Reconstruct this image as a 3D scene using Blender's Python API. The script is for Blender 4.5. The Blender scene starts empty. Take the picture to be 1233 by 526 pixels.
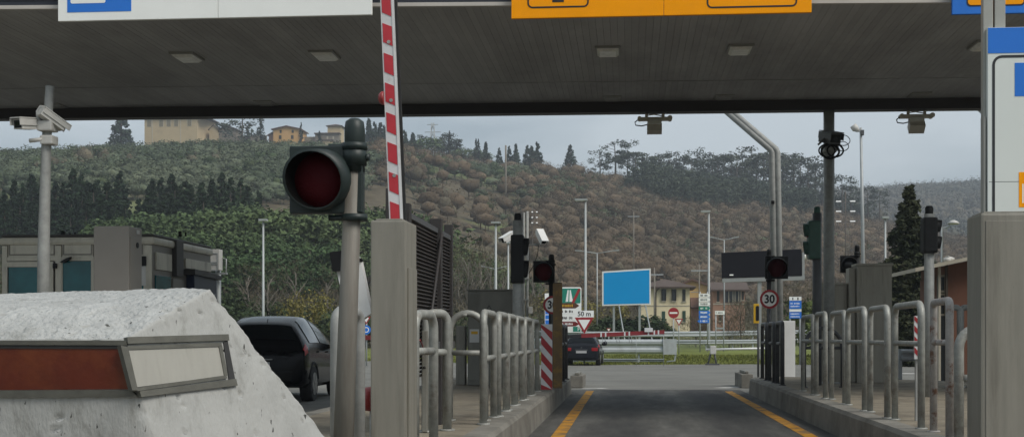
import bpy, bmesh, math, random
import numpy as np
from mathutils import Vector, noise

random.seed(7); rng = np.random.default_rng(11)
scene = bpy.context.scene
col = scene.collection
R = math.radians

# ------------------------------------------------------------------ camera
F_PX, PW, HOR, CAM_H = 1600.0, 1233.0, 405.0, 1.25
YAW = math.atan(140.5 / F_PX)
cam_d = bpy.data.cameras.new('camera'); cam = bpy.data.objects.new('camera', cam_d); col.objects.link(cam)
cam.location = (0, 0, CAM_H); cam.rotation_euler = (R(90), 0, YAW)
cam_d.sensor_width = 36; cam_d.lens = 36 * F_PX / PW
cam_d.shift_y = (HOR - 263.0) / PW
cam_d.clip_start = 0.1; cam_d.clip_end = 6000
scene.camera = cam

# ------------------------------------------------------------------ sky and sun
SUN_EL, SUN_AZ = R(48), R(124)       # azimuth clockwise from +Y (road direction): light from the right, a little behind
world = bpy.data.worlds.new('World'); scene.world = world; world.use_nodes = True
nt = world.node_tree; nt.nodes.clear()
def N(tree, kind, **kw):
    n = tree.nodes.new(kind)
    for k, v in kw.items(): setattr(n, k, v)
    return n
sky = N(nt, 'ShaderNodeTexSky'); sky.sky_type = 'NISHITA'; sky.sun_disc = False
sky.sun_elevation = SUN_EL; sky.sun_rotation = SUN_AZ; sky.air_density = 1.0; sky.dust_density = 2.0
tc = N(nt, 'ShaderNodeTexCoord')
mp = N(nt, 'ShaderNodeMapping'); mp.inputs['Scale'].default_value = (1.0, 1.0, 3.2)
nz = N(nt, 'ShaderNodeTexNoise'); nz.inputs['Scale'].default_value = 4.5; nz.inputs['Detail'].default_value = 5; nz.inputs['Roughness'].default_value = 0.5
cr = N(nt, 'ShaderNodeValToRGB')
cr.color_ramp.elements[0].position = 0.38; cr.color_ramp.elements[0].color = (2.15, 2.55, 2.8, 1)
cr.color_ramp.elements[1].position = 0.62; cr.color_ramp.elements[1].color = (3.75, 4.1, 4.3, 1)
mx = N(nt, 'ShaderNodeMix'); mx.data_type = 'RGBA'; mx.inputs[0].default_value = 0.86
bg = N(nt, 'ShaderNodeBackground'); bg.inputs['Strength'].default_value = 0.1
ow = N(nt, 'ShaderNodeOutputWorld')
L = nt.links.new
L(tc.outputs['Generated'], mp.inputs['Vector']); L(mp.outputs[0], nz.inputs['Vector']); L(nz.outputs[0], cr.inputs[0])
L(sky.outputs[0], mx.inputs[6]); L(cr.outputs[0], mx.inputs[7]); L(mx.outputs[2], bg.inputs[0]); L(bg.outputs[0], ow.inputs[0])
sun_d = bpy.data.lights.new('sun', 'SUN'); sun_d.energy = 1.5; sun_d.angle = R(28); sun_d.color = (1.0, 0.95, 0.88)
sun = bpy.data.objects.new('sun', sun_d); col.objects.link(sun)
sv = Vector((math.sin(SUN_AZ) * math.cos(SUN_EL), math.cos(SUN_AZ) * math.cos(SUN_EL), math.sin(SUN_EL)))
sun.rotation_euler = (-sv).to_track_quat('-Z', 'Y').to_euler(); sun.location = sv * 60
vs = scene.view_settings
vs.view_transform = 'Standard'; vs.look = 'None'; vs.exposure = 0.85; vs.gamma = 1.0; vs.use_curve_mapping = False
scene.cycles.max_bounces = 6; scene.cycles.volume_bounces = 0; scene.cycles.use_denoising = True

# ------------------------------------------------------------------ photo geometry helpers (world: +Y along the lane, z up)
CT, ST = math.cos(YAW), math.sin(YAW)
def ray(px, py):
    u = (px - PW / 2) / F_PX
    return Vector((-ST + u * CT, CT + u * ST, (HOR - py) / F_PX))
def at(px, py, Y):
    d = ray(px, py); t = Y / d.y
    return Vector((d.x * t, Y, CAM_H + d.z * t))
def xat(px, Y): return at(px, HOR, Y).x
def zat(py, Y, px=700): return at(px, py, Y).z
def pix(x, y):
    d = -ST * x + CT * y; r = CT * x + ST * y
    return PW / 2 + F_PX * r / max(d, 0.01)
def pixy(x, y, z):
    d = -ST * x + CT * y
    return HOR - (z - CAM_H) * F_PX / max(d, 0.01)
def on_plane(px, py, p0, n):
    d = ray(px, py); o = Vector((0, 0, CAM_H))
    return o + d * ((p0 - o).dot(n) / d.dot(n))

# ------------------------------------------------------------------ materials
MATS = {}
def mat(name, c, rough=0.6, metal=0.0, var=0.15, scale=6.0, bump=0.0, bscale=40.0, dirt=None, dscale=1.3, dlo=.55, dhi=.75, spec=0.5, isl=0.0, coat=0.0, stretch=None, speck=None):
    if name in MATS: return MATS[name]
    m = bpy.data.materials.new(name); m.use_nodes = True; t = m.node_tree
    b = t.nodes['Principled BSDF']; b.inputs['Roughness'].default_value = rough; b.inputs['Metallic'].default_value = metal
    b.inputs['Specular IOR Level'].default_value = spec
    if coat: b.inputs['Coat Weight'].default_value = coat
    tcn = N(t, 'ShaderNodeTexCoord'); mpn = N(t, 'ShaderNodeMapping'); geo = N(t, 'ShaderNodeNewGeometry')
    if stretch: mpn.inputs['Scale'].default_value = stretch
    t.links.new(geo.outputs['Position'], mpn.inputs[0])
    n1 = N(t, 'ShaderNodeTexNoise'); n1.inputs['Scale'].default_value = scale; n1.inputs['Detail'].default_value = 6; n1.inputs['Roughness'].default_value = .62
    t.links.new(mpn.outputs[0], n1.inputs['Vector'])
    mr = N(t, 'ShaderNodeMapRange'); mr.inputs[1].default_value = .25; mr.inputs[2].default_value = .75
    mr.inputs[3].default_value = 1 - var; mr.inputs[4].default_value = 1 + var
    t.links.new(n1.outputs[0], mr.inputs[0])
    v = mr.outputs[0]
    if isl:
        mi = N(t, 'ShaderNodeMapRange'); mi.inputs[3].default_value = 1 - isl; mi.inputs[4].default_value = 1 + isl
        t.links.new(geo.outputs['Random Per Island'], mi.inputs[0])
        mu = N(t, 'ShaderNodeMath', operation='MULTIPLY'); t.links.new(v, mu.inputs[0]); t.links.new(mi.outputs[0], mu.inputs[1]); v = mu.outputs[0]
    vm = N(t, 'ShaderNodeVectorMath', operation='SCALE'); vm.inputs[0].default_value = c[:3]; t.links.new(v, vm.inputs['Scale'])
    out = vm.outputs[0]
    if dirt:
        n2 = N(t, 'ShaderNodeTexNoise'); n2.inputs['Scale'].default_value = dscale; n2.inputs['Detail'].default_value = 8; n2.inputs['Roughness'].default_value = .7
        t.links.new(mpn.outputs[0], n2.inputs['Vector'])
        md = N(t, 'ShaderNodeMapRange'); md.inputs[1].default_value = dlo; md.inputs[2].default_value = dhi
        t.links.new(n2.outputs[0], md.inputs[0])
        mm = N(t, 'ShaderNodeMix'); mm.data_type = 'RGBA'; mm.inputs[7].default_value = (*dirt[:3], 1)
        t.links.new(md.outputs[0], mm.inputs[0]); t.links.new(out, mm.inputs[6]); out = mm.outputs[2]
    if speck:                                   # small pits and chips with their own dark colour
        n4 = N(t, 'ShaderNodeTexNoise'); n4.inputs['Scale'].default_value = speck[0]; n4.inputs['Detail'].default_value = 3
        t.links.new(mpn.outputs[0], n4.inputs['Vector'])
        m4 = N(t, 'ShaderNodeMapRange'); m4.inputs[1].default_value = speck[1]; m4.inputs[2].default_value = speck[1] + .03
        t.links.new(n4.outputs[0], m4.inputs[0])
        q4 = N(t, 'ShaderNodeMix'); q4.data_type = 'RGBA'; q4.inputs[7].default_value = (*speck[2], 1)
        t.links.new(m4.outputs[0], q4.inputs[0]); t.links.new(out, q4.inputs[6]); out = q4.outputs[2]
    t.links.new(out, b.inputs['Base Color'])
    if bump:
        n3 = N(t, 'ShaderNodeTexNoise'); n3.inputs['Scale'].default_value = bscale; n3.inputs['Detail'].default_value = 5
        t.links.new(mpn.outputs[0], n3.inputs['Vector'])
        bn = N(t, 'ShaderNodeBump'); bn.inputs['Strength'].default_value = bump; bn.inputs['Distance'].default_value = .02
        t.links.new(n3.outputs[0], bn.inputs['Height']); t.links.new(bn.outputs[0], b.inputs['Normal'])
    MATS[name] = m
    return m

def foliage(name, c1, c2, nscale=.05, isl=.35, c3=None):
    """leaf colour: two tones that differ from tree to tree (position noise) with leaf-to-leaf variation"""
    m = bpy.data.materials.new(name); m.use_nodes = True; t = m.node_tree
    b = t.nodes['Principled BSDF']; b.inputs['Roughness'].default_value = .85; b.inputs['Specular IOR Level'].default_value = .15
    geo = N(t, 'ShaderNodeNewGeometry'); oi = N(t, 'ShaderNodeObjectInfo')
    nn = N(t, 'ShaderNodeTexNoise'); nn.inputs['Scale'].default_value = nscale; nn.inputs['Detail'].default_value = 4
    t.links.new(geo.outputs['Position'], nn.inputs['Vector'])
    ra = N(t, 'ShaderNodeMapRange'); ra.inputs[1].default_value = .36; ra.inputs[2].default_value = .64
    t.links.new(nn.outputs[0], ra.inputs[0])
    mm = N(t, 'ShaderNodeMix'); mm.data_type = 'RGBA'; mm.inputs[6].default_value = (*c1, 1); mm.inputs[7].default_value = (*c2, 1)
    t.links.new(ra.outputs[0], mm.inputs[0]); o = mm.outputs[2]
    mi = N(t, 'ShaderNodeMapRange'); mi.inputs[3].default_value = 1 - isl; mi.inputs[4].default_value = 1 + isl
    t.links.new(geo.outputs['Random Per Island'], mi.inputs[0])
    mo = N(t, 'ShaderNodeMapRange'); mo.inputs[3].default_value = .82; mo.inputs[4].default_value = 1.18
    t.links.new(oi.outputs['Random'], mo.inputs[0])
    nf = N(t, 'ShaderNodeTexNoise'); nf.inputs['Scale'].default_value = 1.6; nf.inputs['Detail'].default_value = 5; nf.inputs['Roughness'].default_value = .75
    t.links.new(geo.outputs['Position'], nf.inputs['Vector'])
    bn = N(t, 'ShaderNodeBump'); bn.inputs['Strength'].default_value = .9; bn.inputs['Distance'].default_value = .6
    t.links.new(nf.outputs[0], bn.inputs['Height']); t.links.new(bn.outputs[0], b.inputs['Normal'])
    mu = N(t, 'ShaderNodeMath', operation='MULTIPLY'); t.links.new(mi.outputs[0], mu.inputs[0]); t.links.new(mo.outputs[0], mu.inputs[1])
    vm = N(t, 'ShaderNodeVectorMath', operation='SCALE'); t.links.new(o, vm.inputs[0]); t.links.new(mu.outputs[0], vm.inputs['Scale'])
    t.links.new(vm.outputs[0], b.inputs['Base Color'])
    return m

M = dict(
    galv=mat('galvanised_steel', (.30, .305, .29), .62, .15, .22, 9, .05, 60, dirt=(.10, .09, .08), dscale=3, dlo=.58, dhi=.85),
    galv_far=mat('grey_lamp_steel', (.36, .38, .38), .55, .3, .1, 4),
    rail=mat('railing_steel', (.30, .305, .28), .55, .25, .3, 11, .08, 70, dirt=(.11, .08, .06), dscale=5, dlo=.56, dhi=.78),
    rail_dark=mat('dark_railing_steel', (.07, .07, .072), .5, .3, .3, 11),
    rust=mat('rusty_white_paint', (.36, .34, .32), .6, .1, .25, 14, .1, 60, dirt=(.18, .10, .07), dscale=9, dlo=.54, dhi=.64),
    cabinet=mat('grey_cabinet_paint', (.225, .213, .178), .55, .0, .13, 3, .04, 30, dirt=(.135, .125, .10), dscale=1.3, dlo=.5, dhi=.75, stretch=(6, 6, .5), speck=(60, .70, (.10, .085, .06))),
    cabinet2=mat('olive_grey_cabinet_paint', (.17, .165, .14), .55, 0, .15, 2, .02, 30, dirt=(.095, .09, .075), dscale=1.5, dlo=.5, dhi=.8, stretch=(2, 2, .6)),
    cab_brown=mat('brown_grey_column_paint', (.27, .245, .215), .5, .1, .08, 1.5),
    black=mat('black_plastic', (.008, .0085, .009), .55, 0, .3, 8, spec=.25),
    darkgreen=mat('dark_green_signal_paint', (.011, .020, .0185), .5, 0, .3, 8, .04, 40, dirt=(.026, .032, .03), dscale=6, dlo=.55, dhi=.85),
    signal_side=mat('green_signal_side', (.025, .075, .055), .5, 0, .2, 8),
    lens_red=mat('dark_red_lens', (.05, .004, .006), .6, 0, .15, 3, .3, 90, spec=.08),
    lens_dark=mat('unlit_lens', (.02, .02, .022), .2, 0, .2, 5),
    red_refl=mat('red_plastic', (.28, .03, .03), .4, 0, .15, 9),
    arm_white=mat('barrier_white', (.62, .62, .62), .45, 0, .06, 6, dirt=(.42, .40, .37), dscale=5, dlo=.56, dhi=.8),
    arm_red=mat('barrier_red', (.46, .028, .04), .45, 0, .12, 8),
    arm_red_far=mat('barrier_red_dark', (.22, .018, .022), .5, 0, .15, 5),
    rubber=mat('black_rubber', (.012, .012, .012), .7, 0, .2, 10),
    white=mat('white_sign_face', (.88, .89, .86), .6, 0, .04, 1.2, spec=.2),
    signgrey=mat('pale_sign_face', (.70, .74, .71), .6, 0, .04, 1.0, spec=.2),
    blue=mat('blue_sign_face', (.035, .19, .66), .6, 0, .05, 2, spec=.15),
    blue2=mat('blue_billboard_face', (.004, .29, .66), .6, 0, .03, 1, spec=.15),
    orange=mat('orange_sign_face', (.98, .36, .004), .6, 0, .05, 2, spec=.1),
    yellow=mat('yellow_sign', (.62, .36, .015), .5, 0, .06, 2),
    green=mat('green_sign_face', (.01, .22, .15), .5, 0, .05, 2),
    brown=mat('brown_sign_face', (.09, .035, .015), .5, 0, .08, 4),
    signred=mat('sign_red', (.33, .02, .025), .5, 0, .08, 4),
    maroon=mat('sign_maroon', (.16, .015, .015), .5, 0, .08, 4),
    signblack=mat('sign_black', (.012, .012, .014), .5, 0, .1, 4),
    darkgrey_line=mat('sign_border_dark', (.02, .022, .026), .5, 0, .1, 4),
    led=mat('led_panel_face', (.009, .009, .013), .7, 0, .15, 12, spec=.15),
    led_frame=mat('led_panel_frame', (.30, .31, .31), .5, .2, .1, 4),
    fascia=mat('canopy_fascia_metal', (.03, .033, .045), .5, .3, .12, 1.0),
    gutter=mat('canopy_gutter_white', (.50, .46, .42), .5, .1, .12, 2),
    soffit=mat('soffit_board', (.335, .332, .33), .75, 0, .2, .8, .06, 30, dirt=(.20, .195, .19), dscale=.55, dlo=.45, dhi=.75, isl=.06, stretch=(1, .35, 1)),
    beam=mat('canopy_edge_beam', (.022, .017, .02), .6, 0, .15, 1.0),
    canopy_top=mat('canopy_roof_sheet', (.10, .10, .10), .6, .2, .1, 1),
    lampglass=mat('ceiling_lamp_glass', (.62, .61, .58), .3, 0, .2, 12),
    lampbody=mat('ceiling_lamp_body', (.24, .235, .22), .5, .2, .1, 8),
    cam_white=mat('camera_housing_white', (.52, .51, .48), .5, 0, .08, 9, dirt=(.3, .28, .24), dscale=7, dlo=.58, dhi=.8),
    cam_beige=mat('antenna_beige', (.50, .46, .40), .5, 0, .1, 9),
    cam_dark=mat('camera_housing_dark', (.07, .072, .075), .5, 0, .15, 9),
    bright=mat('bright_white_plastic', (.74, .74, .72), .5, 0, .05, 4),
    asphalt=mat('asphalt', (.175, .172, .155), .9, 0, .16, .9, .25, 90, dirt=(.135, .132, .12), dscale=.25, dlo=.45, dhi=.65, spec=.25),
    lane=mat('lane_dark_asphalt', (.115, .112, .102), .88, 0, .32, 2.2, .45, 120, dirt=(.042, .041, .04), dscale=.32, dlo=.42, dhi=.62, spec=.25, stretch=(2.2, .35, 1)),
    kerb=mat('island_concrete', (.21, .20, .175), .9, 0, .2, 2, .35, 50, dirt=(.10, .094, .08), dscale=1.2, dlo=.45, dhi=.7, spec=.2),
    paving=mat('island_paving', (.235, .205, .155), .9, 0, .22, 3, .4, 70, dirt=(.13, .112, .088), dscale=.9, dlo=.45, dhi=.68, spec=.2),
    yline=mat('yellow_road_paint', (.50, .235, .018), .8, 0, .2, 4, .2, 90, dirt=(.13, .10, .06), dscale=3.2, dlo=.47, dhi=.62, spec=.2),
    wline=mat('white_road_paint', (.5, .49, .46), .8, 0, .15, 4, .2, 90, dirt=(.18, .17, .16), dscale=3, dlo=.5, dhi=.64, spec=.2),
    plaster=mat('white_rough_plaster', (.43, .435, .42), .9, 0, .16, 9, 1.0, 40, speck=(30, .685, (.09, .09, .08)), dirt=(.21, .21, .19), dscale=7, dlo=.55, dhi=.74, spec=.2),
    plaster_flat=mat('white_flat_plaster', (.40, .403, .385), .9, 0, .10, 5, .22, 50, speck=(26, .69, (.06, .06, .055)), dirt=(.22, .22, .20), dscale=3.2, dlo=.53, dhi=.72, spec=.2, stretch=(2.0, 2.0, .7)),
    cabinet_beige=mat('beige_cabinet_paint', (.34, .315, .26), .55, 0, .12, 2, .03, 30, dirt=(.22, .20, .16), dscale=1.3, dlo=.5, dhi=.8, stretch=(5, 5, .5)),
    side_glass_sky=mat('car_side_glass_sky_tone', (.05, .062, .066), .06, 0, .1, 2, spec=.9),  # base colour lightened to stand in for reflected sky
    panel_red=mat('dark_red_reflector', (.095, .015, .005), .35, 0, .3, 3, .1, 30, dirt=(.19, .05, .012), dscale=4, dlo=.5, dhi=.8),
    panel_white=mat('old_white_reflector', (.36, .35, .31), .45, 0, .06, 5, dirt=(.30, .29, .25), dscale=6, dlo=.55, dhi=.85, stretch=(5, 5, .6)),
    alu=mat('dull_aluminium', (.12, .118, .10), .6, .3, .25, 16, .05, 60),
    rebate_shade=mat('painted_rebate_shadow', (.03, .03, .03), .7, 0, .2, 16),  # near-black colour that paints the shadow of a recess
    booth=mat('booth_grey_panel', (.52, .49, .41), .5, .1, .1, 2, dirt=(.17, .155, .13), dscale=1.1, dlo=.5, dhi=.8, stretch=(3, 3, .8)),
    booth_dark=mat('booth_dark_panel', (.18, .165, .145), .5, .1, .1, 2),
    booth_roof=mat('booth_roof_edge', (.045, .042, .038), .6, .1, .15, 3),
    teal=mat('teal_tinted_glass', (.012, .11, .125), .12, 0, .35, 2.5),
    paper=mat('paper_notice', (.55, .55, .53), .7, 0, .05, 8),
    navy=mat('navy_panel', (.012, .02, .05), .4, 0, .1, 4),
    louvre=mat('dark_brown_louvre', (.035, .031, .030), .6, .1, .2, 5),
    carbody=mat('black_car_paint', (.004, .0044, .0055), .16, 0, .1, 4, spec=.16),
    carbody2=mat('grey_blue_car_paint', (.010, .012, .017), .25, 0, .1, 4, spec=.3),
    glass=mat('dark_car_glass', (.004, .006, .008), .05, 0, .1, 4, spec=.3),
    tyre=mat('tyre', (.014, .014, .014), .85, 0, .15, 20),
    rim=mat('alloy_rim', (.28, .28, .28), .35, .6, .1, 10),
    tail=mat('tail_lamp_red', (.40, .015, .02), .25, 0, .1, 10),
    plate=mat('number_plate', (.5, .5, .5), .5, 0, .05, 10),
    terrain=None,
    brownwall=mat('terracotta_booth_wall', (.15, .062, .034), .7, 0, .1, 2, .1, 30),
    housecream=mat('cream_plaster', (.74, .64, .42), .9, 0, .08, .6, dirt=(.36, .29, .17), dscale=.4, dlo=.5, dhi=.75),
    houseyellow=mat('ochre_plaster', (.60, .40, .16), .9, 0, .08, .6),
    housepink=mat('brick_pink_plaster', (.34, .20, .14), .9, 0, .12, .7),
    villa=mat('pale_ochre_villa', (.47, .37, .225), .9, 0, .07, .2, dirt=(.36, .28, .17), dscale=.15, dlo=.5, dhi=.8),
    farm=mat('orange_farm_plaster', (.56, .33, .13), .9, 0, .08, .2),
    stone=mat('grey_stone_wall', (.20, .175, .14), .9, 0, .2, .6),
    roof=mat('terracotta_roof_tiles', (.12, .065, .045), .9, 0, .25, 1.4, .4, 9),
    roof_br=mat('brown_old_roof_tiles', (.085, .06, .048), .9, 0, .25, 1.4, .4, 9),
    shutter=mat('green_brown_shutter', (.03, .03, .022), .7, 0, .15, 5),
    shutter_g=mat('green_shutter', (.02, .06, .035), .7, 0, .15, 5),
    window=mat('dark_window', (.03, .033, .036), .3, 0, .2, 3),
    trim=mat('pale_trim', (.42, .38, .30), .8, 0, .1, 2),
    wood=mat('dark_timber', (.055, .042, .03), .8, 0, .2, 4),
    post_brown=mat('brown_yellow_post', (.17, .11, .05), .7, 0, .2, 5, dirt=(.25, .15, .04), dscale=9, dlo=.5, dhi=.6),
    w_beam=mat('guardrail_zinc', (.42, .45, .46), .5, .35, .1, 3, dirt=(.3, .31, .31), dscale=2, dlo=.5, dhi=.8),
    bark=mat('bark', (.085, .07, .055), .9, 0, .25, 3, .3, 20),
    bark_pale=mat('pale_bark', (.19, .17, .14), .9, 0, .2, 3, .3, 20),
    leaf_conifer=foliage('conifer_needles', (.018, .036, .020), (.034, .056, .028), .03),
    leaf_pine=foliage('pine_needles', (.058, .100, .042), (.110, .150, .064), .04),
    leaf_ridge=foliage('ridge_pine_needles', (.045, .060, .042), (.070, .085, .056), .03),
    leaf_cypress=foliage('cypress_foliage', (.022, .034, .026), (.034, .048, .032), .1),
    leaf_thuja=foliage('column_conifer_foliage', (.036, .048, .026), (.080, .088, .046), .5),
    leaf_bush=foliage('green_bush_leaves', (.075, .11, .035), (.12, .15, .05), .2),
    leaf_darkbush=foliage('dark_bush_leaves', (.038, .062, .028), (.075, .098, .042), .2),
    leaf_willow=foliage('yellow_green_shoots', (.19, .18, .055), (.25, .21, .07), .2),
    leaf_olive=foliage('olive_foliage', (.085, .112, .066), (.145, .168, .105), .035, .25),
    leaf_brown=foliage('bare_brown_twigs', (.112, .086, .056), (.188, .138, .088), .022, .25),
    leaf_brown2=foliage('bare_grey_twigs', (.115, .10, .066), (.165, .142, .095), .05, .35),
    leaf_far=foliage('far_wood_foliage', (.065, .072, .06), (.11, .098, .075), .008, .3),
    leaf_grass=foliage('grass_blades', (.14, .16, .035), (.19, .20, .055), .3),
    weathered=mat('weathered_pole_steel', (.165, .155, .132), .62, .1, .25, 5, .06, 60, dirt=(.12, .10, .08), dscale=2.2, dlo=.5, dhi=.75, stretch=(4, 4, .5)),
    visor_in=mat('matt_black_visor_lining', (.006, .006, .006), .9, 0, .1, 4, spec=.05),
)

# ------------------------------------------------------------------ mesh builder
OFF = {}
class MB:
    def __init__(s): s.v = []; s.f = []; s.sm = []; s.mi = []
    def add(s, vs, fs, smooth=False, mi=0):
        b = len(s.v); s.v += [Vector(v) for v in vs]
        for f in fs: s.f.append([b + i for i in f]); s.sm.append(smooth); s.mi.append(mi)
        return s
    def box(s, x0, x1, y0, y1, z0, z1, bev=0.0, mi=0):
        x0, x1 = min(x0, x1), max(x0, x1); y0, y1 = min(y0, y1), max(y0, y1); z0, z1 = min(z0, z1), max(z0, z1)
        if bev <= 0:
            vs = [(x, y, z) for z in (z0, z1) for y in (y0, y1) for x in (x0, x1)]
            return s.add(vs, [(0, 2, 3, 1), (4, 5, 7, 6), (0, 1, 5, 4), (2, 6, 7, 3), (0, 4, 6, 2), (1, 3, 7, 5)], mi=mi)
        bm = bmesh.new()
        bmesh.ops.create_cube(bm, size=1)
        for v in bm.verts: v.co = Vector(((x0 + x1) / 2 + v.co.x * (x1 - x0), (y0 + y1) / 2 + v.co.y * (y1 - y0), (z0 + z1) / 2 + v.co.z * (z1 - z0)))
        bmesh.ops.bevel(bm, geom=bm.edges[:], offset=bev, segments=2, affect='EDGES', profile=.6)
        bm.verts.ensure_lookup_table(); bm.verts.index_update()
        s.add([v.co.copy() for v in bm.verts], [[v.index for v in f.verts] for f in bm.faces], mi=mi); bm.free(); return s
    def obox(s, c, ax, ay, az, mi=0):
        """oriented box: centre + three half-axis vectors"""
        c = Vector(c); ax, ay, az = Vector(ax), Vector(ay), Vector(az)
        vs = [c + ax * i + ay * j + az * k for k in (-1, 1) for j in (-1, 1) for i in (-1, 1)]
        return s.add(vs, [(0, 2, 3, 1), (4, 5, 7, 6), (0, 1, 5, 4), (2, 6, 7, 3), (0, 4, 6, 2), (1, 3, 7, 5)], mi=mi)
    def tube(s, pts, r, n=10, caps=True, mi=0):
        pts = [Vector(p) for p in pts]; rr = r if isinstance(r, (list, tuple)) else [r] * len(pts)
        rings = []; prev = None
        for i, p in enumerate(pts):
            d = (pts[min(i + 1, len(pts) - 1)] - pts[max(i - 1, 0)]).normalized()
            if prev is None:
                a = Vector((0, 0, 1)) if abs(d.z) < .9 else Vector((1, 0, 0))
                u = d.cross(a).normalized()
            else:
                u = (prev - d * prev.dot(d)).normalized()
            w = d.cross(u); prev = u
            rings.append([p + (u * math.cos(2 * math.pi * k / n) + w * math.sin(2 * math.pi * k / n)) * rr[i] for k in range(n)])
        b = len(s.v)
        for rg in rings: s.v += rg
        for i in range(len(pts) - 1):
            for k in range(n):
                k2 = (k + 1) % n
                s.f.append([b + i * n + k, b + i * n + k2, b + (i + 1) * n + k2, b + (i + 1) * n + k]); s.sm.append(True); s.mi.append(mi)
        if caps:
            s.f.append([b + k for k in range(n)][::-1]); s.sm.append(False); s.mi.append(mi)
            e = b + (len(pts) - 1) * n; s.f.append([e + k for k in range(n)]); s.sm.append(False); s.mi.append(mi)
        return s
    def cyl(s, p0, p1, r, n=16, r1=None, mi=0): return s.tube([p0, p1], [r, r if r1 is None else r1], n, mi=mi)
    def prism(s, pts, y0, y1, mi=0):
        """polygon in X-Z (list of (x,z)) extruded along Y"""
        n = len(pts); ar = sum(pts[i][0] * pts[(i + 1) % n][1] - pts[(i + 1) % n][0] * pts[i][1] for i in range(n))
        if ar < 0: pts = pts[::-1]
        y0, y1 = min(y0, y1), max(y0, y1)
        vs = [(x, y0, z) for x, z in pts] + [(x, y1, z) for x, z in pts]
        return s.add(vs, [list(range(n)), list(range(2 * n - 1, n - 1, -1))] + [(i + n, (i + 1) % n + n, (i + 1) % n, i) for i in range(n)], mi=mi)
    def prism_x(s, pts, x0, x1):
        """polygon in Y-Z extruded along X"""
        n = len(pts); vs = [(x0, y, z) for y, z in pts] + [(x1, y, z) for y, z in pts]
        return s.add(vs, [list(range(n)), list(range(2 * n - 1, n - 1, -1))] + [(i + n, (i + 1) % n + n, (i + 1) % n, i) for i in range(n)])
    def disc(s, c, r, y0, y1, n=28, sx=1.0):
        return s.prism([(c[0] + sx * r * math.cos(2 * math.pi * k / n), c[1] + r * math.sin(2 * math.pi * k / n)) for k in range(n)], y0, y1)
    def ring(s, c, r0, r1, y0, y1, n=28):
        vs = []; fs = []
        for y in (y0, y1):
            for r in (r0, r1):
                vs += [(c[0] + r * math.cos(2 * math.pi * k / n), y, c[1] + r * math.sin(2 * math.pi * k / n)) for k in range(n)]
        for k in range(n):
            q = (k + 1) % n
            fs += [(k, q, n + q, n + k), (2 * n + k, 3 * n + k, 3 * n + q, 2 * n + q), (n + k, n + q, 3 * n + q, 3 * n + k), (k, 2 * n + k, 2 * n + q, q)]
        return s.add(vs, fs)
    def build(s, name, material, parent=None, kind=None, local=False):
        off = OFF.get(parent.name, Vector((0, 0, 0))) if parent else Vector((0, 0, 0))
        if local: off = Vector((0, 0, 0))
        me = bpy.data.meshes.new(name)
        me.from_pydata([tuple(v - off) for v in s.v], [], s.f); me.update()
        me.polygons.foreach_set('use_smooth', s.sm); me.polygons.foreach_set('material_index', s.mi)
        for mm in (material if isinstance(material, (list, tuple)) else [material]): me.materials.append(mm)
        bm = bmesh.new(); bm.from_mesh(me); bmesh.ops.recalc_face_normals(bm, faces=bm.faces); bm.to_mesh(me); bm.free()
        o = bpy.data.objects.new(name, me); col.objects.link(o)
        if parent: o.parent = parent
        OFF[o.name] = off
        if kind: o['kind'] = kind
        return o

def tag(o, label, cat, group=None, kind=None):
    if label: o['label'] = label
    if cat: o['category'] = cat
    if group: o['group'] = group
    if kind: o['kind'] = kind
    return o
def thing(name, label, cat, loc=(0, 0, 0), group=None):
    o = bpy.data.objects.new(name, None); col.objects.link(o); o.location = loc; o.empty_display_size = .2
    OFF[o.name] = Vector(loc)
    return tag(o, label, cat, group)
def copy_tree(o, loc=None, label=None, group=None, rz=None, scale=None, parent=None):
    c = o.copy(); col.objects.link(c)
    if parent is not None: c.parent = parent
    if loc is not None: c.location = loc
    if rz is not None: c.rotation_euler = (0, 0, rz)
    if scale is not None: c.scale = scale
    if label: c['label'] = label
    if group: c['group'] = group
    for ch in list(o.children): copy_tree(ch, parent=c)
    return c
_txt = {}
def text_polys(body, size):
    cu = bpy.data.curves.new('t', 'FONT'); cu.body = body; cu.align_x = 'CENTER'; cu.align_y = 'CENTER'; cu.size = size; cu.resolution_u = 4
    o = bpy.data.objects.new('t', cu); me = o.to_mesh()
    vs = [v.co.copy() for v in me.vertices]; fs = [list(p.vertices) for p in me.polygons]
    o.to_mesh_clear(); bpy.data.objects.remove(o); bpy.data.curves.remove(cu)
    return vs, fs
def text(mb, body, size, cx, cz, y, bold=0.0, sx=1.0, mi=0):
    vs, fs = text_polys(body, size)
    offs = [(0, 0)] if not bold else [(-bold, 0), (bold, 0), (0, bold), (0, -bold)]
    for i, (ox, oz) in enumerate(offs):
        mb.add([(cx + sx * v.x + ox, y - .0003 * i, cz + v.y + oz) for v in vs], fs, mi=mi)
    return mb
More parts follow.
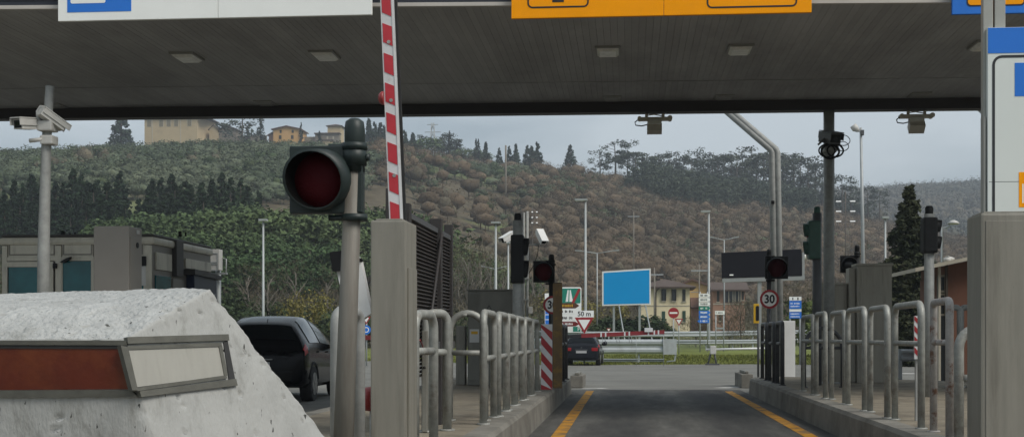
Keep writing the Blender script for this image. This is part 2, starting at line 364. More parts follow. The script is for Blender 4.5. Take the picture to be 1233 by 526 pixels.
# ------------------------------------------------------------------ terrain
def interp(x, xs, ys): return float(np.interp(x, xs, ys))
def sm(t): t = min(max(t, 0), 1); return t * t * (3 - 2 * t)
NS = [-900, 0, 250, 460, 560, 700, 850, 980, 1100, 1300, 2400]
NR = [560, 520, 505, 500, 520, 540, 560, 580, 600, 620, 660]
NZ = [70, 57.5, 61.5, 62, 61, 59.5, 52.5, 48, 38, 25, 18]
S0 = [-900, 0, 300, 450, 600, 800, 1000, 1300]
Q0 = [60, 70, 78, 95, 130, 170, 200, 220]
def terrain(x, y):
    r = math.hypot(x, y)
    if r < 40: return 0.0
    s = pix(x, y) if (-ST * x + CT * y) > .25 * r else (-900 if x < 0 else 2400)
    s = min(max(s, -900), 2400)
    fade = sm((y / r + .15) / .4)                       # open plain behind the viewer
    base = min(max(.0125 * (y - 66), 0), 1.7)
    r0, rr, zz = interp(s, S0, Q0), interp(s, NS, NR), interp(s, NS, NZ)
    t = (r - r0) / (rr - r0)
    zn = zz * sm(t) if t <= 1 else zz * (1 - .6 * sm((r - rr) / 220))
    zf = (interp(s, [-900, 800, 1000, 1233, 2400], [112, 118, 130, 135, 150])) * sm((r - 330) / 1070)
    bump = 0
    if r > 110:
        a = min((r - 110) / 200, 1)
        bump = a * (1.5 * noise.noise((x * .011, y * .011, 3.1)) + .7 * noise.noise((x * .035, y * .035, 7.7)))
        bump += a * 2.2 * noise.noise((x * .004, y * .004, 1.3)) * min(r / 700, 1)
    return base + fade * (max(zn, zf) + bump)

def build_terrain():
    az = np.concatenate([np.arange(-180, -60, 5), np.arange(-60, -32, 2), np.arange(-32, 34, .5), np.arange(34, 60, 2), np.arange(60, 180, 5)])
    rs = np.concatenate([[1.0, 20, 35, 45, 52], np.arange(58, 130, 6), np.arange(130, 300, 8), np.arange(300, 640, 12), np.arange(640, 1000, 30), np.arange(1000, 1500, 40), [1560, 1700, 2000, 2600]])
    vs = [(0, 0, -.035)]; nA, nR = len(az), len(rs)
    for r in rs:
        for a in az:
            x = r * math.sin(R(float(a))); y = r * math.cos(R(float(a)))
            vs.append((x, y, terrain(x, y) - .035))
    fs = []
    for j in range(nA):
        fs.append((0, 1 + (j + 1) % nA, 1 + j))
    for i in range(nR - 1):
        for j in range(nA):
            k = (j + 1) % nA
            fs.append((1 + i * nA + j, 1 + i * nA + k, 1 + (i + 1) * nA + k, 1 + (i + 1) * nA + j))
    m = bpy.data.materials.new('grass_and_woodland_floor'); m.use_nodes = True; t = m.node_tree
    b = t.nodes['Principled BSDF']; b.inputs['Roughness'].default_value = .95; b.inputs['Specular IOR Level'].default_value = .1
    geo = N(t, 'ShaderNodeNewGeometry')
    n1 = N(t, 'ShaderNodeTexNoise'); n1.inputs['Scale'].default_value = .016; n1.inputs['Detail'].default_value = 6
    n2 = N(t, 'ShaderNodeTexNoise'); n2.inputs['Scale'].default_value = .35; n2.inputs['Detail'].default_value = 8; n2.inputs['Roughness'].default_value = .7
    t.links.new(geo.outputs['Position'], n1.inputs[0]); t.links.new(geo.outputs['Position'], n2.inputs[0])
    ra = N(t, 'ShaderNodeMapRange'); ra.inputs[1].default_value = .44; ra.inputs[2].default_value = .56; t.links.new(n1.outputs[0], ra.inputs[0])
    mm = N(t, 'ShaderNodeMix'); mm.data_type = 'RGBA'; mm.inputs[6].default_value = (.105, .088, .058, 1); mm.inputs[7].default_value = (.125, .15, .06, 1)
    t.links.new(ra.outputs[0], mm.inputs[0])
    # the verge near the plaza is mown grass: by distance along the road
    sx = N(t, 'ShaderNodeSeparateXYZ'); t.links.new(geo.outputs['Position'], sx.inputs[0])
    rg = N(t, 'ShaderNodeMapRange'); rg.inputs[1].default_value = 105; rg.inputs[2].default_value = 85; t.links.new(sx.outputs[1], rg.inputs[0])
    mg = N(t, 'ShaderNodeMix'); mg.data_type = 'RGBA'; mg.inputs[7].default_value = (.15, .172, .042, 1)
    t.links.new(rg.outputs[0], mg.inputs[0]); t.links.new(mm.outputs[2], mg.inputs[6])
    rb = N(t, 'ShaderNodeMapRange'); rb.inputs[1].default_value = .3; rb.inputs[2].default_value = .7; rb.inputs[3].default_value = .6; rb.inputs[4].default_value = 1.35; t.links.new(n2.outputs[0], rb.inputs[0])
    vm = N(t, 'ShaderNodeVectorMath', operation='SCALE'); t.links.new(mg.outputs[2], vm.inputs[0]); t.links.new(rb.outputs[0], vm.inputs['Scale'])
    t.links.new(vm.outputs[0], b.inputs['Base Color'])
    M['terrain'] = m
    mb = MB(); mb.add(vs, fs, smooth=True)
    o = mb.build('ground', m, kind='structure')
build_terrain()

# ------------------------------------------------------------------ road surfaces
def sheet(name, pts, z, m, kind='structure', parent=None, zf=None):
    mb = MB(); mb.add([(x, y, z if zf is None else zf(x, y) + z) for x, y in pts], [list(range(len(pts)))])
    return mb.build(name, m, parent, kind=kind)
# the plaza opens onto the cross road; its far side runs along the grass verge
sheet('road', [(-60, -25), (60, -25), (60, 52), (20, 56), (xat(905, 61), 61), (xat(810, 60), 60), (xat(690, 58.5), 58.5), (-9, 64), (-20, 84), (-60, 96)], 0.0, M['asphalt'])
LX0, LX1 = -1.25, 2.6
def tyre_tracks(m):
    """two rubber-darkened wheel tracks worn into the lane"""
    t = m.node_tree; b = t.nodes['Principled BSDF']; src = b.inputs['Base Color'].links[0].from_socket
    geo = N(t, 'ShaderNodeNewGeometry'); sx = N(t, 'ShaderNodeSeparateXYZ'); t.links.new(geo.outputs['Position'], sx.inputs[0])
    nz2 = N(t, 'ShaderNodeTexNoise'); nz2.inputs['Scale'].default_value = .5; nz2.inputs['Detail'].default_value = 6; t.links.new(geo.outputs['Position'], nz2.inputs['Vector'])
    tot = None
    for cx in (-.12, 1.52):
        d = N(t, 'ShaderNodeMath', operation='SUBTRACT'); t.links.new(sx.outputs[0], d.inputs[0]); d.inputs[1].default_value = cx
        a = N(t, 'ShaderNodeMath', operation='ABSOLUTE'); t.links.new(d.outputs[0], a.inputs[0])
        r = N(t, 'ShaderNodeMapRange'); r.interpolation_type = 'SMOOTHSTEP'; r.inputs[1].default_value = .55; r.inputs[2].default_value = .12; t.links.new(a.outputs[0], r.inputs[0])
        if tot is None: tot = r.outputs[0]
        else: s_ = N(t, 'ShaderNodeMath', operation='ADD'); t.links.new(tot, s_.inputs[0]); t.links.new(r.outputs[0], s_.inputs[1]); tot = s_.outputs[0]
    f = N(t, 'ShaderNodeMath', operation='MULTIPLY'); t.links.new(tot, f.inputs[0]); t.links.new(nz2.outputs[0], f.inputs[1])
    mm = N(t, 'ShaderNodeMix'); mm.data_type = 'RGBA'; mm.inputs[7].default_value = (.03, .03, .031, 1)
    t.links.new(f.outputs[0], mm.inputs[0]); t.links.new(src, mm.inputs[6]); t.links.new(mm.outputs[2], b.inputs['Base Color'])
tyre_tracks(M['lane'])
sheet('toll_lane', [(LX0, -6), (LX1, -6), (LX1, 31.6), (LX0 - .15, 31.2)], .004, M['lane'])
def strip(name, p0, p1, w, z, m, n=10):
    a, b = Vector((*p0, 0)), Vector((*p1, 0)); d = (b - a).normalized(); q = Vector((-d.y, d.x, 0)) * w / 2
    mb = MB()
    for i in range(n):
        u0, u1 = a.lerp(b, i / n), a.lerp(b, (i + 1) / n)
        mb.add([u0 - q, u1 - q, u1 + q, u0 + q], [(0, 1, 2, 3)])
    for v in mb.v: v.z = z
    return mb.build(name, m, kind='structure')
strip('lane_edge_line', (-.88, -6), (-.88, 30.5), .17, .008, M['yline'])
strip('lane_edge_line', (2.26, -6), (2.26, 30.5), .17, .008, M['yline'])
strip('stop_line', (-1.1, 31.9), (-.55, 32.2), .35, .004, M['wline'], 2)
strip('stop_line', (2.2, 32.6), (2.75, 33.4), .4, .004, M['wline'], 2)
strip('road_marking', (-8, 50), (-3, 47), .15, .004, M['wline'], 4)
strip('road_marking', (7.2, 46), (11.5, 46), .9, .004, M['wline'], 4)

# ------------------------------------------------------------------ islands (raised kerbed pavements)
ISL = .35
def island(name, outline, m_top, m_side, h=ISL):
    """outline: CCW list of (x,y); kerb with a chamfered lip, paving sheet inside"""
    n = len(outline); c = Vector((sum(p[0] for p in outline) / n, sum(p[1] for p in outline) / n, 0))
    def off(d, z):
        out = []
        for i in range(n):
            p, a, b = Vector((*outline[i], 0)), Vector((*outline[i - 1], 0)), Vector((*outline[(i + 1) % n], 0))
            e1, e2 = (p - a).normalized(), (b - p).normalized()
            n1, n2 = Vector((-e1.y, e1.x, 0)), Vector((-e2.y, e2.x, 0))
            bis = (n1 + n2).normalized(); k = d / max(bis.dot(n1), .35)
            q = p + bis * k; out.append(Vector((q.x, q.y, z)))
        return out
    rings = [off(0, -.02), off(.015, h - .05), off(.045, h - .008), off(.25, h), off(.262, h - .012)]
    mb = MB(); vs = [v for rg in rings for v in rg]; fs = []
    for i in range(len(rings) - 1):
        for k in range(n): q = (k + 1) % n; fs.append((i * n + k, i * n + q, (i + 1) * n + q, (i + 1) * n + k))
    mb.add(vs, fs)
    o = mb.build(name, m_side, kind='structure')
    mb2 = MB(); mb2.add(off(.258, h - .006), [list(range(n))])
    mb2.build('paving', m_top, o)
    return o
def nose(x0, x1, y, n=6, up=True):
    cx, r = (x0 + x1) / 2, abs(x1 - x0) / 2
    return [(cx + r * math.cos(math.pi * k / n), y + r * .55 * math.sin(math.pi * k / n)) for k in range(1, n)]
island('toll_island', [(-3.9, 2.6), (-1.25, 2.6), (-1.25, 12), (-1.25, 22), (-1.25, 29.2), (-1.6, 30.3), (-2.5, 30.8), (-3.4, 30.3), (-3.9, 29.2), (-3.9, 15)], M['paving'], M['kerb'])
island('toll_island', [(2.6, 2.6), (7.2, 2.6), (7.2, 15), (7.2, 26.5), (6.4, 28.2), (4.6, 30), (3.4, 30.6), (2.8, 30.2), (2.6, 29.2), (2.6, 20), (2.6, 10)], M['paving'], M['kerb'])
island('toll_island', [(-13.5, 6), (-7.45, 6), (-7.45, 16), (-7.45, 22), (-7.95, 23.3), (-7.95, 28), (-8.3, 29.4), (-10, 30), (-13, 29.4), (-13.5, 28)], M['paving'], M['kerb'])
# precast end blocks just beyond the island tips
def end_block(x0, x1, y0, y1, h, label):
    t = thing('kerb_end_block', label, 'kerb block', ((x0 + x1) / 2, (y0 + y1) / 2, 0), 'low blocks at the island tips')
    MB().box(x0, x1, y0, y1, 0, h, .02).build('block', M['kerb'], t)
    MB().box(x0 + .1, x1 - .1, y0 + .1, y1 - .2, h, h + .07, .02).build('cap', M['cabinet2'], t)
end_block(xat(688, 33), xat(703, 33), 32.4, 34.4, .30, 'low dark concrete block past the tip of the island by the striped board')
end_block(xat(891, 33), xat(905, 33), 32.6, 34.6, .34, 'low grey concrete block past the tip of the island with the 30 sign')

# ------------------------------------------------------------------ toll canopy
HS = 5.8
N0, N1 = at(0, 11, 1), at(1145, 3, 1)
def edge_pt(px, py, z):
    d = ray(px, py); t = (z - CAM_H) / d.z; return Vector((d.x * t, d.y * t, z))
nl, nr = edge_pt(0, 11, HS), edge_pt(1145, 3, HS)
fl, fr = edge_pt(0, 131, HS), edge_pt(1185, 117.5, HS)
CX0, CX1 = -24.0, 19.0
def lineY(a, b, x): return a.y + (b.y - a.y) * (x - a.x) / (b.x - a.x)
nearY = lambda x: lineY(nl, nr, x)
farY = lambda x: lineY(fl, fr, x)
can = thing('toll_canopy', 'wide dark grey canopy roof spanning the toll lanes', 'canopy', (0, 22, HS))
mb = MB()   # roof body above the boards
mb.add([(CX0, nearY(CX0) + .05, HS + .03), (CX1, nearY(CX1) + .05, HS + .03), (CX1, farY(CX1) + .3, HS + .03), (CX0, farY(CX0) + .3, HS + .03),
        (CX0, nearY(CX0) + .05, HS + 1.3), (CX1, nearY(CX1) + .05, HS + 1.3), (CX1, farY(CX1) + .3, HS + 1.3), (CX0, farY(CX0) + .3, HS + 1.3)],
       [(0, 3, 2, 1), (4, 5, 6, 7), (0, 1, 5, 4), (1, 2, 6, 5), (2, 3, 7, 6), (3, 0, 4, 7)])
mb.build('roof', M['canopy_top'], can)
sb = MB(); bw = .105
seam = [edge_pt(px, py, HS) for px, py in ((0, 107), (1185, 93.5))]
seamY = lambda x: lineY(seam[0], seam[1], x)
x = CX0
while x < CX1:
    xa, xb = x + .0016, x + bw - .0016; dz = random.uniform(0, .002)
    for (ya, yb) in ((nearY(x) + .06, seamY(x) - .025), (seamY(x) + .025, farY(x) - .004)):
        sb.add([(xa, ya, HS + dz), (xb, ya, HS + dz), (xb, yb, HS + dz), (xa, yb, HS + dz), (xa, ya, HS + .028), (xb, ya, HS + .028), (xb, yb, HS + .028), (xa, yb, HS + .028)],
               [(0, 3, 2, 1), (0, 1, 5, 4), (1, 2, 6, 5), (2, 3, 7, 6), (3, 0, 4, 7)])
    x += bw
so = sb.build('soffit_boards', M['soffit'], can, kind='stuff')
def skew_bar(name, yf, y0, y1, z0, z1, m, par):
    b = MB()
    b.add([(CX0, yf(CX0) + y0, z0), (CX1, yf(CX1) + y0, z0), (CX1, yf(CX1) + y1, z0), (CX0, yf(CX0) + y1, z0),
           (CX0, yf(CX0) + y0, z1), (CX1, yf(CX1) + y0, z1), (CX1, yf(CX1) + y1, z1), (CX0, yf(CX0) + y1, z1)],
          [(0, 3, 2, 1), (4, 5, 6, 7), (0, 1, 5, 4), (1, 2, 6, 5), (2, 3, 7, 6), (3, 0, 4, 7)])
    return b.build(name, m, par)
skew_bar('edge_beam', farY, 0, .30, HS - .205, HS + .02, M['beam'], can)
fo = skew_bar('fascia', nearY, .0, .045, HS + .045, HS + 1.35, M['fascia'], can)
skew_bar('gutter_trim', nearY, -.03, .04, HS - .01, HS + .04, M['gutter'], can)
rb = MB()
for k in range(10):
    zz = HS + .10 + k * .12
    rb.add([(CX0, nearY(CX0) - .004, zz), (CX1, nearY(CX1) - .004, zz), (CX1, nearY(CX1) - .014, zz + .035), (CX0, nearY(CX0) - .014, zz + .035),
            (CX1, nearY(CX1) - .004, zz + .07), (CX0, nearY(CX0) - .004, zz + .07)], [(0, 1, 2, 3), (3, 2, 4, 5)])
rb.build('fascia_ribs', M['fascia'], fo, kind='stuff')
# canopy columns: one in view on the right island, the others beyond the frame
for cx, cy in ((at(998.5, 200, 26.1).x, 26.14), (-19.5, 27.0), (10.5, 27.3)):
    b = MB(); b.cyl((cx, cy, ISL - .02 if cx < 8 else -.02), (cx, cy, HS - .19), .105, 14)
    b.box(cx - .2, cx + .2, cy - .2, cy + .2, ISL - .02 if cx < 8 else -.02, ISL + .02 if cx < 8 else .02)
    b.build('column', M['galv'], can)

# ceiling lights
def ceiling_light(px, py, w, small, label):
    p = edge_pt(px, py, HS); hw = w / 2
    t = thing('ceiling_light', label, 'ceiling light', (p.x, p.y, HS), 'lamps under the canopy')
    d = .26 if small else .3; hh = .035 if small else .075
    MB().box(p.x - hw, p.x + hw, p.y - d, p.y + d, HS - hh * .5, HS + .004, .004).build('body', M['lampbody'], t)
    b = MB(); b.add([(p.x - hw + .03, p.y - d + .03, HS - hh * .5 - .001), (p.x + hw - .03, p.y - d + .03, HS - hh * .5 - .001), (p.x + hw - .03, p.y + d - .03, HS - hh * .5 - .001), (p.x - hw + .03, p.y + d - .03, HS - hh * .5 - .001),
                     (p.x - hw + .07, p.y - d + .08, HS - hh), (p.x + hw - .07, p.y - d + .08, HS - hh), (p.x + hw - .07, p.y + d - .08, HS - hh), (p.x - hw + .07, p.y + d - .08, HS - hh)],
            [(4, 7, 6, 5), (0, 1, 5, 4), (1, 2, 6, 5), (2, 3, 7, 6), (3, 0, 4, 7)])
    b.build('lens', M['lampglass'] if not small else M['lampbody'], t)
for px, py, nm in ((225, 67, 'rectangular ceiling lamp under the canopy right of the camera pole'), (391, 65, 'rectangular ceiling lamp just left of the raised striped barrier arm'),
                   (732, 60, 'rectangular ceiling lamp under the left half of the orange sign'), (891, 58, 'rectangular ceiling lamp under the right half of the orange sign'),
                   (1186, 53, 'ceiling lamp half hidden behind the double sign posts')):
    ceiling_light(px, py, .40, False, nm)
for px, py, nm in ((66, 127, 'thin flush lamp near the canopy edge behind the camera pole'), (320, 124, 'thin flush lamp near the canopy edge above the hilltop farmhouse'),
                   (737, 118.5, 'thin flush lamp near the canopy edge left of the toll antenna'), (872, 117, 'thin flush lamp near the canopy edge above the bent pole'), (1107, 114, 'thin flush lamp near the canopy edge above the right toll antenna')):
    ceiling_light(px, py, .36, True, nm)

# ------------------------------------------------------------------ signs hanging on the fascia
def fascia_sign(px0, px1, pyb, label, face, deco, joints=()):
    yc = min(nearY(xat(px0, 18)), nearY(xat(px1, 18))) - .12
    x0, x1 = xat(px0, yc), xat(px1, yc); zb = (zat(pyb, yc, (px0 + px1) / 2)); zt = zb + 1.9
    t = thing('fascia_sign', label, 'sign', ((x0 + x1) / 2, yc, zb))
    n = len(joints) + 1; xs = [x0] + [xat(j, yc) for j in joints] + [x1]
    for i in range(n):
        MB().box(xs[i] + (.006 if i else 0), xs[i + 1], yc - .03, yc + .03, zb, zt, .004).build('panel', face, t)
    MB().box(x0 + .1, x1 - .1, yc + .03, yc + .105, zb + .5, zb + .6).build('bracket', M['galv'], t)
    deco(t, yc - .030, zb)
    return t
def rrect(x0, x1, z0, z1, r, n=5):
    pts = []
    for cx, cz, a0 in ((x1 - r, z1 - r, 0), (x0 + r, z1 - r, 90), (x0 + r, z0 + r, 180), (x1 - r, z0 + r, 270)):
        pts += [(cx + r * math.cos(R(a0 + 90 * k / n)), cz + r * math.sin(R(a0 + 90 * k / n))) for k in range(n + 1)]
    return pts
def border(mb, x0, x1, z0, z1, r, w, y0, y1):
    o, i = rrect(x0, x1, z0, z1, r), rrect(x0 + w, x1 - w, z0 + w, z1 - w, max(r - w, .005)); n = len(o)
    vs = [(x, y0, z) for x, z in o] + [(x, y0, z) for x, z in i] + [(x, y1, z) for x, z in o] + [(x, y1, z) for x, z in i]; fs = []
    for k in range(n):
        q = (k + 1) % n; fs += [(k, q, n + q, n + k), (k, 2 * n + k, 2 * n + q, q), (n + k, n + q, 3 * n + q, 3 * n + k)]
    mb.add(vs, fs)
def deco_white(t, y, zb):
    yy = y - .003; X = lambda px: xat(px, yy)
    b = zat(15, yy, 100); MB().box(X(81), X(158), yy - .001, y, b, b + 1.5).build('blue_square', M['blue'], t)
    b2 = zat(4.5, yy, 100); mb = MB(); mb.prism(rrect(X(85), X(127), b2, b2 + .5, .025), yy - .003, yy - .001); mb.build('white_symbol', M['white'], t)
fascia_sign(71, 448, 22.5, 'long white sign with a blue square hung on the left of the canopy front', M['white'], deco_white, (263,))
def deco_orange(t, y, zb):
    yy = y - .003; X = lambda px: xat(px, yy)
    for a, c in ((635, 709), (851, 980)):
        b = zat(10.5, yy, a); mb = MB(); border(mb, X(a), X(c) if c < 900 else X(960), b, b + 1.2, .07, .022, yy - .001, y); mb.build('panel_outline', M['signblack'], t)
    b = zat(3, yy, 672); mb = MB(); mb.box(X(665), X(679), yy - .001, y, b, b + .6); mb.box(X(655), X(690), yy - .002, y, b + .28, b + .4); mb.build('arrow_symbol', M['signblack'], t)
fascia_sign(616, 977, 19.5, 'orange sign with black outlines hung at the middle of the canopy front', M['orange'], deco_orange, (799,))
def deco_blue(t, y, zb):
    yy = y - .003; X = lambda px: xat(px, yy); b = zat(7.5, yy, 1200)
    mb = MB(); mb.prism(rrect(X(1164), X(1234), b, b + 1.2, .05), yy - .001, y); mb.build('dark_outline', M['signblack'], t)
    mb = MB(); mb.prism(rrect(X(1165.5), X(1232.5), b + .018, b + 1.18, .045), yy - .003, yy - .001); mb.build('orange_field', M['orange'], t)
fascia_sign(1146, 1265, 17, 'blue sign with an orange field at the right of the canopy front', M['blue'], deco_blue)
# ------------------------------------------------------------------ concrete island nose (foreground left)
def block_nose():
    B1 = at(152, 407, 4.75); A1 = Vector((B1.x - 1.45, 4.75, B1.z)); P1 = at(152, 367, 5.0); P0 = Vector((A1.x, 5.0, P1.z))
    D1 = at(396, 528, 5.5); Bm = at(184, 526, 4.78); n = (Bm - B1).cross(D1 - B1).normalized(); C1 = on_plane(254, 346.5, B1, n)
    k = (B1.z - .34) / (B1.z - Bm.z); B0 = B1 + (Bm - B1) * k
    D0 = Vector((D1.x + .02, D1.y, .34)); E = at(46, 352, 5.9); Fp = at(-60, 392, 5.6)
    A0 = Vector((A1.x, B0.y + .0, .34)); F0 = Vector((A1.x, 5.9, .34)); C0 = Vector((D1.x - .06, 6.1, .34))
    Fp = Vector((A1.x, Fp.y, Fp.z))
    vs = [A0, B0, D0, C0, F0, A1, B1, P0, P1, C1, E, Fp, D1]
    idx = {k: i for i, k in enumerate('A0 B0 D0 C0 F0 A1 B1 P0 P1 C1 E F D1'.split())}
    faces = ['A0 B0 B1 A1', 'A1 B1 P1 P0', 'B1 C1 P1', 'B1 D1 C1', 'B0 D1 B1', 'B0 D0 D1', 'P0 P1 C1 E F', 'D1 D0 C0', 'C1 D1 C0', 'E C1 C0', 'F E C0 F0', 'A0 A1 P0 F F0', 'A0 F0 C0 D0 B0']
    bm = bmesh.new(); bv = [bm.verts.new(v) for v in vs]
    for f in faces: bm.faces.new([bv[idx[k]] for k in f.split()])
    bmesh.ops.recalc_face_normals(bm, faces=bm.faces)
    bmesh.ops.triangulate(bm, faces=bm.faces)
    crease = [(vs[idx[a]], vs[idx[b]]) for a, b in (('A1', 'B1'), ('B1', 'P1'), ('P0', 'P1'), ('P1', 'C1'), ('C1', 'D1'), ('B1', 'B0'))]
    for it in range(9):
        es = [e for e in bm.edges if e.calc_length() > .017]
        if not es: break
        bmesh.ops.subdivide_edges(bm, edges=es, cuts=1)
        bmesh.ops.triangulate(bm, faces=bm.faces)
        if len(bm.faces) > 70000: break
    bm.normal_update()
    for v in bm.verts:
        p = v.co
        dmin = 9
        for a, b in crease:
            ab = b - a; t = max(0, min(1, (p - a).dot(ab) / ab.length_squared)); dmin = min(dmin, (a + ab * t - p).length)
        near = max(0, 1 - dmin / .09)
        up = max(v.normal.z, 0)
        h = .004 * noise.noise(p * 6) + (.0006 + .0024 * up) * noise.noise(p * 30) + (.0006 + .0022 * up) * noise.noise(p * 75)
        chip = max(0, noise.noise(p * 17 + Vector((3, 1, 2))) + .05) * .012 * near * near
        pit = -.012 if noise.noise(p * 48 + Vector((9, 4, 1))) > .60 else 0
        v.co = p + v.normal * (h - chip - near * near * .006 + pit)
    t = thing('concrete_barrier_nose', 'big white rough concrete block with red and white reflectors at the lower left', 'concrete block', (A1.x + 1, 6.0, .35))
    OFFV = OFF[t.name]
    me = bpy.data.meshes.new('block')
    for v in bm.verts: v.co -= OFFV
    bm.to_mesh(me); bm.free(); me.materials.append(M['plaster']); me.materials.append(M['plaster_flat'])
    for p in me.polygons: p.use_smooth = True; p.material_index = 0 if p.normal.z > .42 else 1
    o = bpy.data.objects.new('block', me); col.objects.link(o); o.parent = t; OFF[o.name] = OFFV
    # red reflector on the front facet (plane through A0,B0,B1)
    nf = (B1 - A1).cross(B0 - A1).normalized(); nf = nf if nf.y < 0 else -nf
    def quad_bar(mb, quad, p0, n, d0, d1):
        base = [on_plane(px, py, p0, n) for px, py in quad]
        lo = [b + n * d0 for b in base]; hi = [b + n * d1 for b in base]
        k = len(base)
        mb.add(lo + hi, [list(range(k))[::-1], [k + i for i in range(k)]] + [(i, (i + 1) % k, k + (i + 1) % k, k + i) for i in range(k)])
    mb = MB(); quad_bar(mb, [(-140, 418), (149, 418), (159, 468), (-140, 470)], B1, nf, -.01, .004); mb.build('red_reflector', M['panel_red'], t)
    fr = MB()
    for q in ([(-140, 409.5), (152, 409.5), (154, 415), (-140, 414.5)], [(-140, 470), (160, 469), (166, 477), (-140, 479)]): quad_bar(fr, q, B1, nf, -.01, .011)
    fo = fr.build('reflector_frame', M['alu'], t)
    mb = MB(); quad_bar(mb, [(-140, 415), (146, 416), (147, 419.5), (-140, 418.5)], B1, nf, -.01, .007); mb.build('shadow_strip', M['rebate_shade'], fo)  # raised dark bar painting the shadow under the frame's top lip
    nr_ = n if n.y < 0 else -n
    mb = MB(); quad_bar(mb, [(153, 420), (263, 417), (270, 452), (163, 466)], B1, nr_, -.012, .004); mb.build('white_reflector', M['panel_white'], t)
    fr = MB()
    for q in ([(151, 406), (273, 402.5), (274, 410), (152, 414)], [(166, 471), (282, 456), (284, 464), (168, 478)],
              [(143, 416), (152, 418), (164, 470), (157, 470)]): quad_bar(fr, q, B1, nr_, -.012, .012)
    for q in ([(152, 416.5), (265, 412.5), (266, 417), (153, 421)], [(262, 416), (266, 416), (273, 452), (269, 453)], [(161, 467), (271, 451.5), (272, 455.5), (163, 471)]): quad_bar(fr, q, B1, nr_, -.012, .008)
    fo = fr.build('reflector_frame', M['alu'], t)
    mb = MB(); quad_bar(mb, [(268, 412), (273, 410), (282, 456), (275, 457)], B1, nr_, -.012, .006); mb.build('shadow_strip', M['rebate_shade'], fo)  # dark bar painting shade inside the frame's right edge
block_nose()

# ------------------------------------------------------------------ traffic signals
def single_signal(x, y, zb, ztop, rp, s, hx, hz, label, pole_mat, body, lens_m, face=1, cap=True, visor_n=26, tilt=0.0, skew=0.0, tunnel=False):
    """pole at (x,y); square backplate of half-size s centred (hx,hz); round visor and lens facing the driver (face=1) or away"""
    t = thing('traffic_signal', label, 'traffic signal', (x, y, zb), 'round single-lamp lane signals')
    b = MB(); b.tube([(x - tilt, y, zb - .01), (x, y, ztop)], [rp * 1.12, rp * .88] if tunnel else rp, 18)
    b.tube([(x - tilt, y, zb), (x - tilt, y, zb + .03)], rp * 1.7, 18); b.build('pole', pole_mat, t)
    if cap:
        c = MB(); c.tube([(x, y, ztop - .16), (x, y, ztop + .05), (x, y, ztop + .085), (x, y, ztop + .1)], [rp * 1.06, rp * 1.06, rp * .95, rp * .5], 18); c.build('cap', body, t)
        c = MB(); c.tube([(x, y, ztop - .13), (x, y, ztop - .04)], rp * 1.25, 18); c.tube([(x + rp * 1.1, y, ztop - .09), (x + rp * 1.6, y, ztop - .09)], .018, 10); c.build('clamp', body, t)
    sg = -face
    bp = MB(); bp.box(hx - s, hx + s * (1.2 if tunnel else 1.0), y - .03, y + .03, hz - s, hz + s, .008); hs = bp.build('backplate', body, t)
    h = MB(); h.tube([(hx, y + .03, hz), (hx, y + .16, hz), (hx, y + .2, hz)], [s * .8, s * .72, s * .4], 20); h.build('housing', body, t)
    ys = y + sg * .03; rr = s * .90; v = MB(); n = visor_n; dl = s * .85
    ring_in, ring_out = [], []
    vs = []; fs = []
    for k in range(n + 1):     # visor: open at the bottom
        a = R(-62 + 304 * k / n) if not tunnel else R(-90 + 360 * k / n); ca, sa = math.cos(a), math.sin(a)
        ln = dl * (.55 + .45 * (sa * .5 + .5))
        for rad in (rr, rr - .012 * s / .16):
            vs += [(hx + rad * ca, ys, hz + rad * sa), (hx + rad * ca - ln * skew, ys + sg * ln, hz + rad * sa - ln * .12)]
    for k in range(n):
        i = k * 4; j = i + 4
        fs += [(i, j, j + 1, i + 1), (i + 1, j + 1, j + 3, i + 3)]
    v.add(vs, fs, smooth=True); vo = v.build('visor', body, t)
    v = MB(); v.add(vs, [(k * 4 + 2, k * 4 + 3, k * 4 + 7, k * 4 + 6) for k in range(n)], smooth=True); v.build('visor_lining', M['visor_in'], vo)
    l = MB(); ringn = 24; vs = [(hx, ys + sg * .055, hz)]
    for q, (fr_, dy) in enumerate(((.5, .045), (.85, .02), (.97, .004))):
        vs += [(hx + rr * .97 * fr_ * math.cos(2 * math.pi * k / ringn), ys + sg * dy, hz + rr * .97 * fr_ * math.sin(2 * math.pi * k / ringn)) for k in range(ringn)]
    fs = [(0, 1 + k, 1 + (k + 1) % ringn) for k in range(ringn)]
    for q in range(2): fs += [(1 + q * ringn + k, 1 + (q + 1) * ringn + k, 1 + (q + 1) * ringn + (k + 1) % ringn, 1 + q * ringn + (k + 1) % ringn) for k in range(ringn)]
    l.add(vs, fs, smooth=True); l.build('lens', lens_m, t)
    br = MB()
    for z in (hz + s * .98, hz - s * 1.12):
        br = MB(); br.tube([(x, y, z), (hx + (.15 * s if hx < x else -.15 * s), y, z)], s * .09 if s > .1 else .012, 10)
        br.tube([(x, y, z - s * .1), (x, y, z + s * .1)], rp * 1.35, 14); br.build('bracket', body, t)
    return t
# big one in the foreground
pY = 6.4
bx = xat(427, pY)
single_signal(bx, pY, ISL, zat(143, pY, 427) - .1, .047, .165, xat(390, pY), zat(217, pY, 390), 'large dark red traffic signal on a thick galvanised pole in the foreground', M['weathered'], M['darkgreen'], M['lens_red'], tilt=.07, skew=.2, tunnel=True)
def mini_signal(px_pole, px_h, py_h, hs_px, Y, py_top, zb, label, body, lens_m, pole_m, face=1, rp=.05):
    s = hs_px * Y / F_PX
    return single_signal(xat(px_pole, Y), Y, zb, zat(py_top, Y, px_pole) - .1, rp, s, xat(px_h, Y), zat(py_h, Y, px_h), label, pole_m, body, lens_m, face)
mini_signal(664, 655, 327, 13, 24.6, 306, ISL, 'red signal lamp on a black pole above the half-hidden speed sign', M['black'], M['lens_red'], M['black'])
mini_signal(926, 935, 322, 13.5, 28.6, 300, ISL, 'red signal lamp on a black pole above the full 30 speed sign', M['black'], M['lens_red'], M['black'])
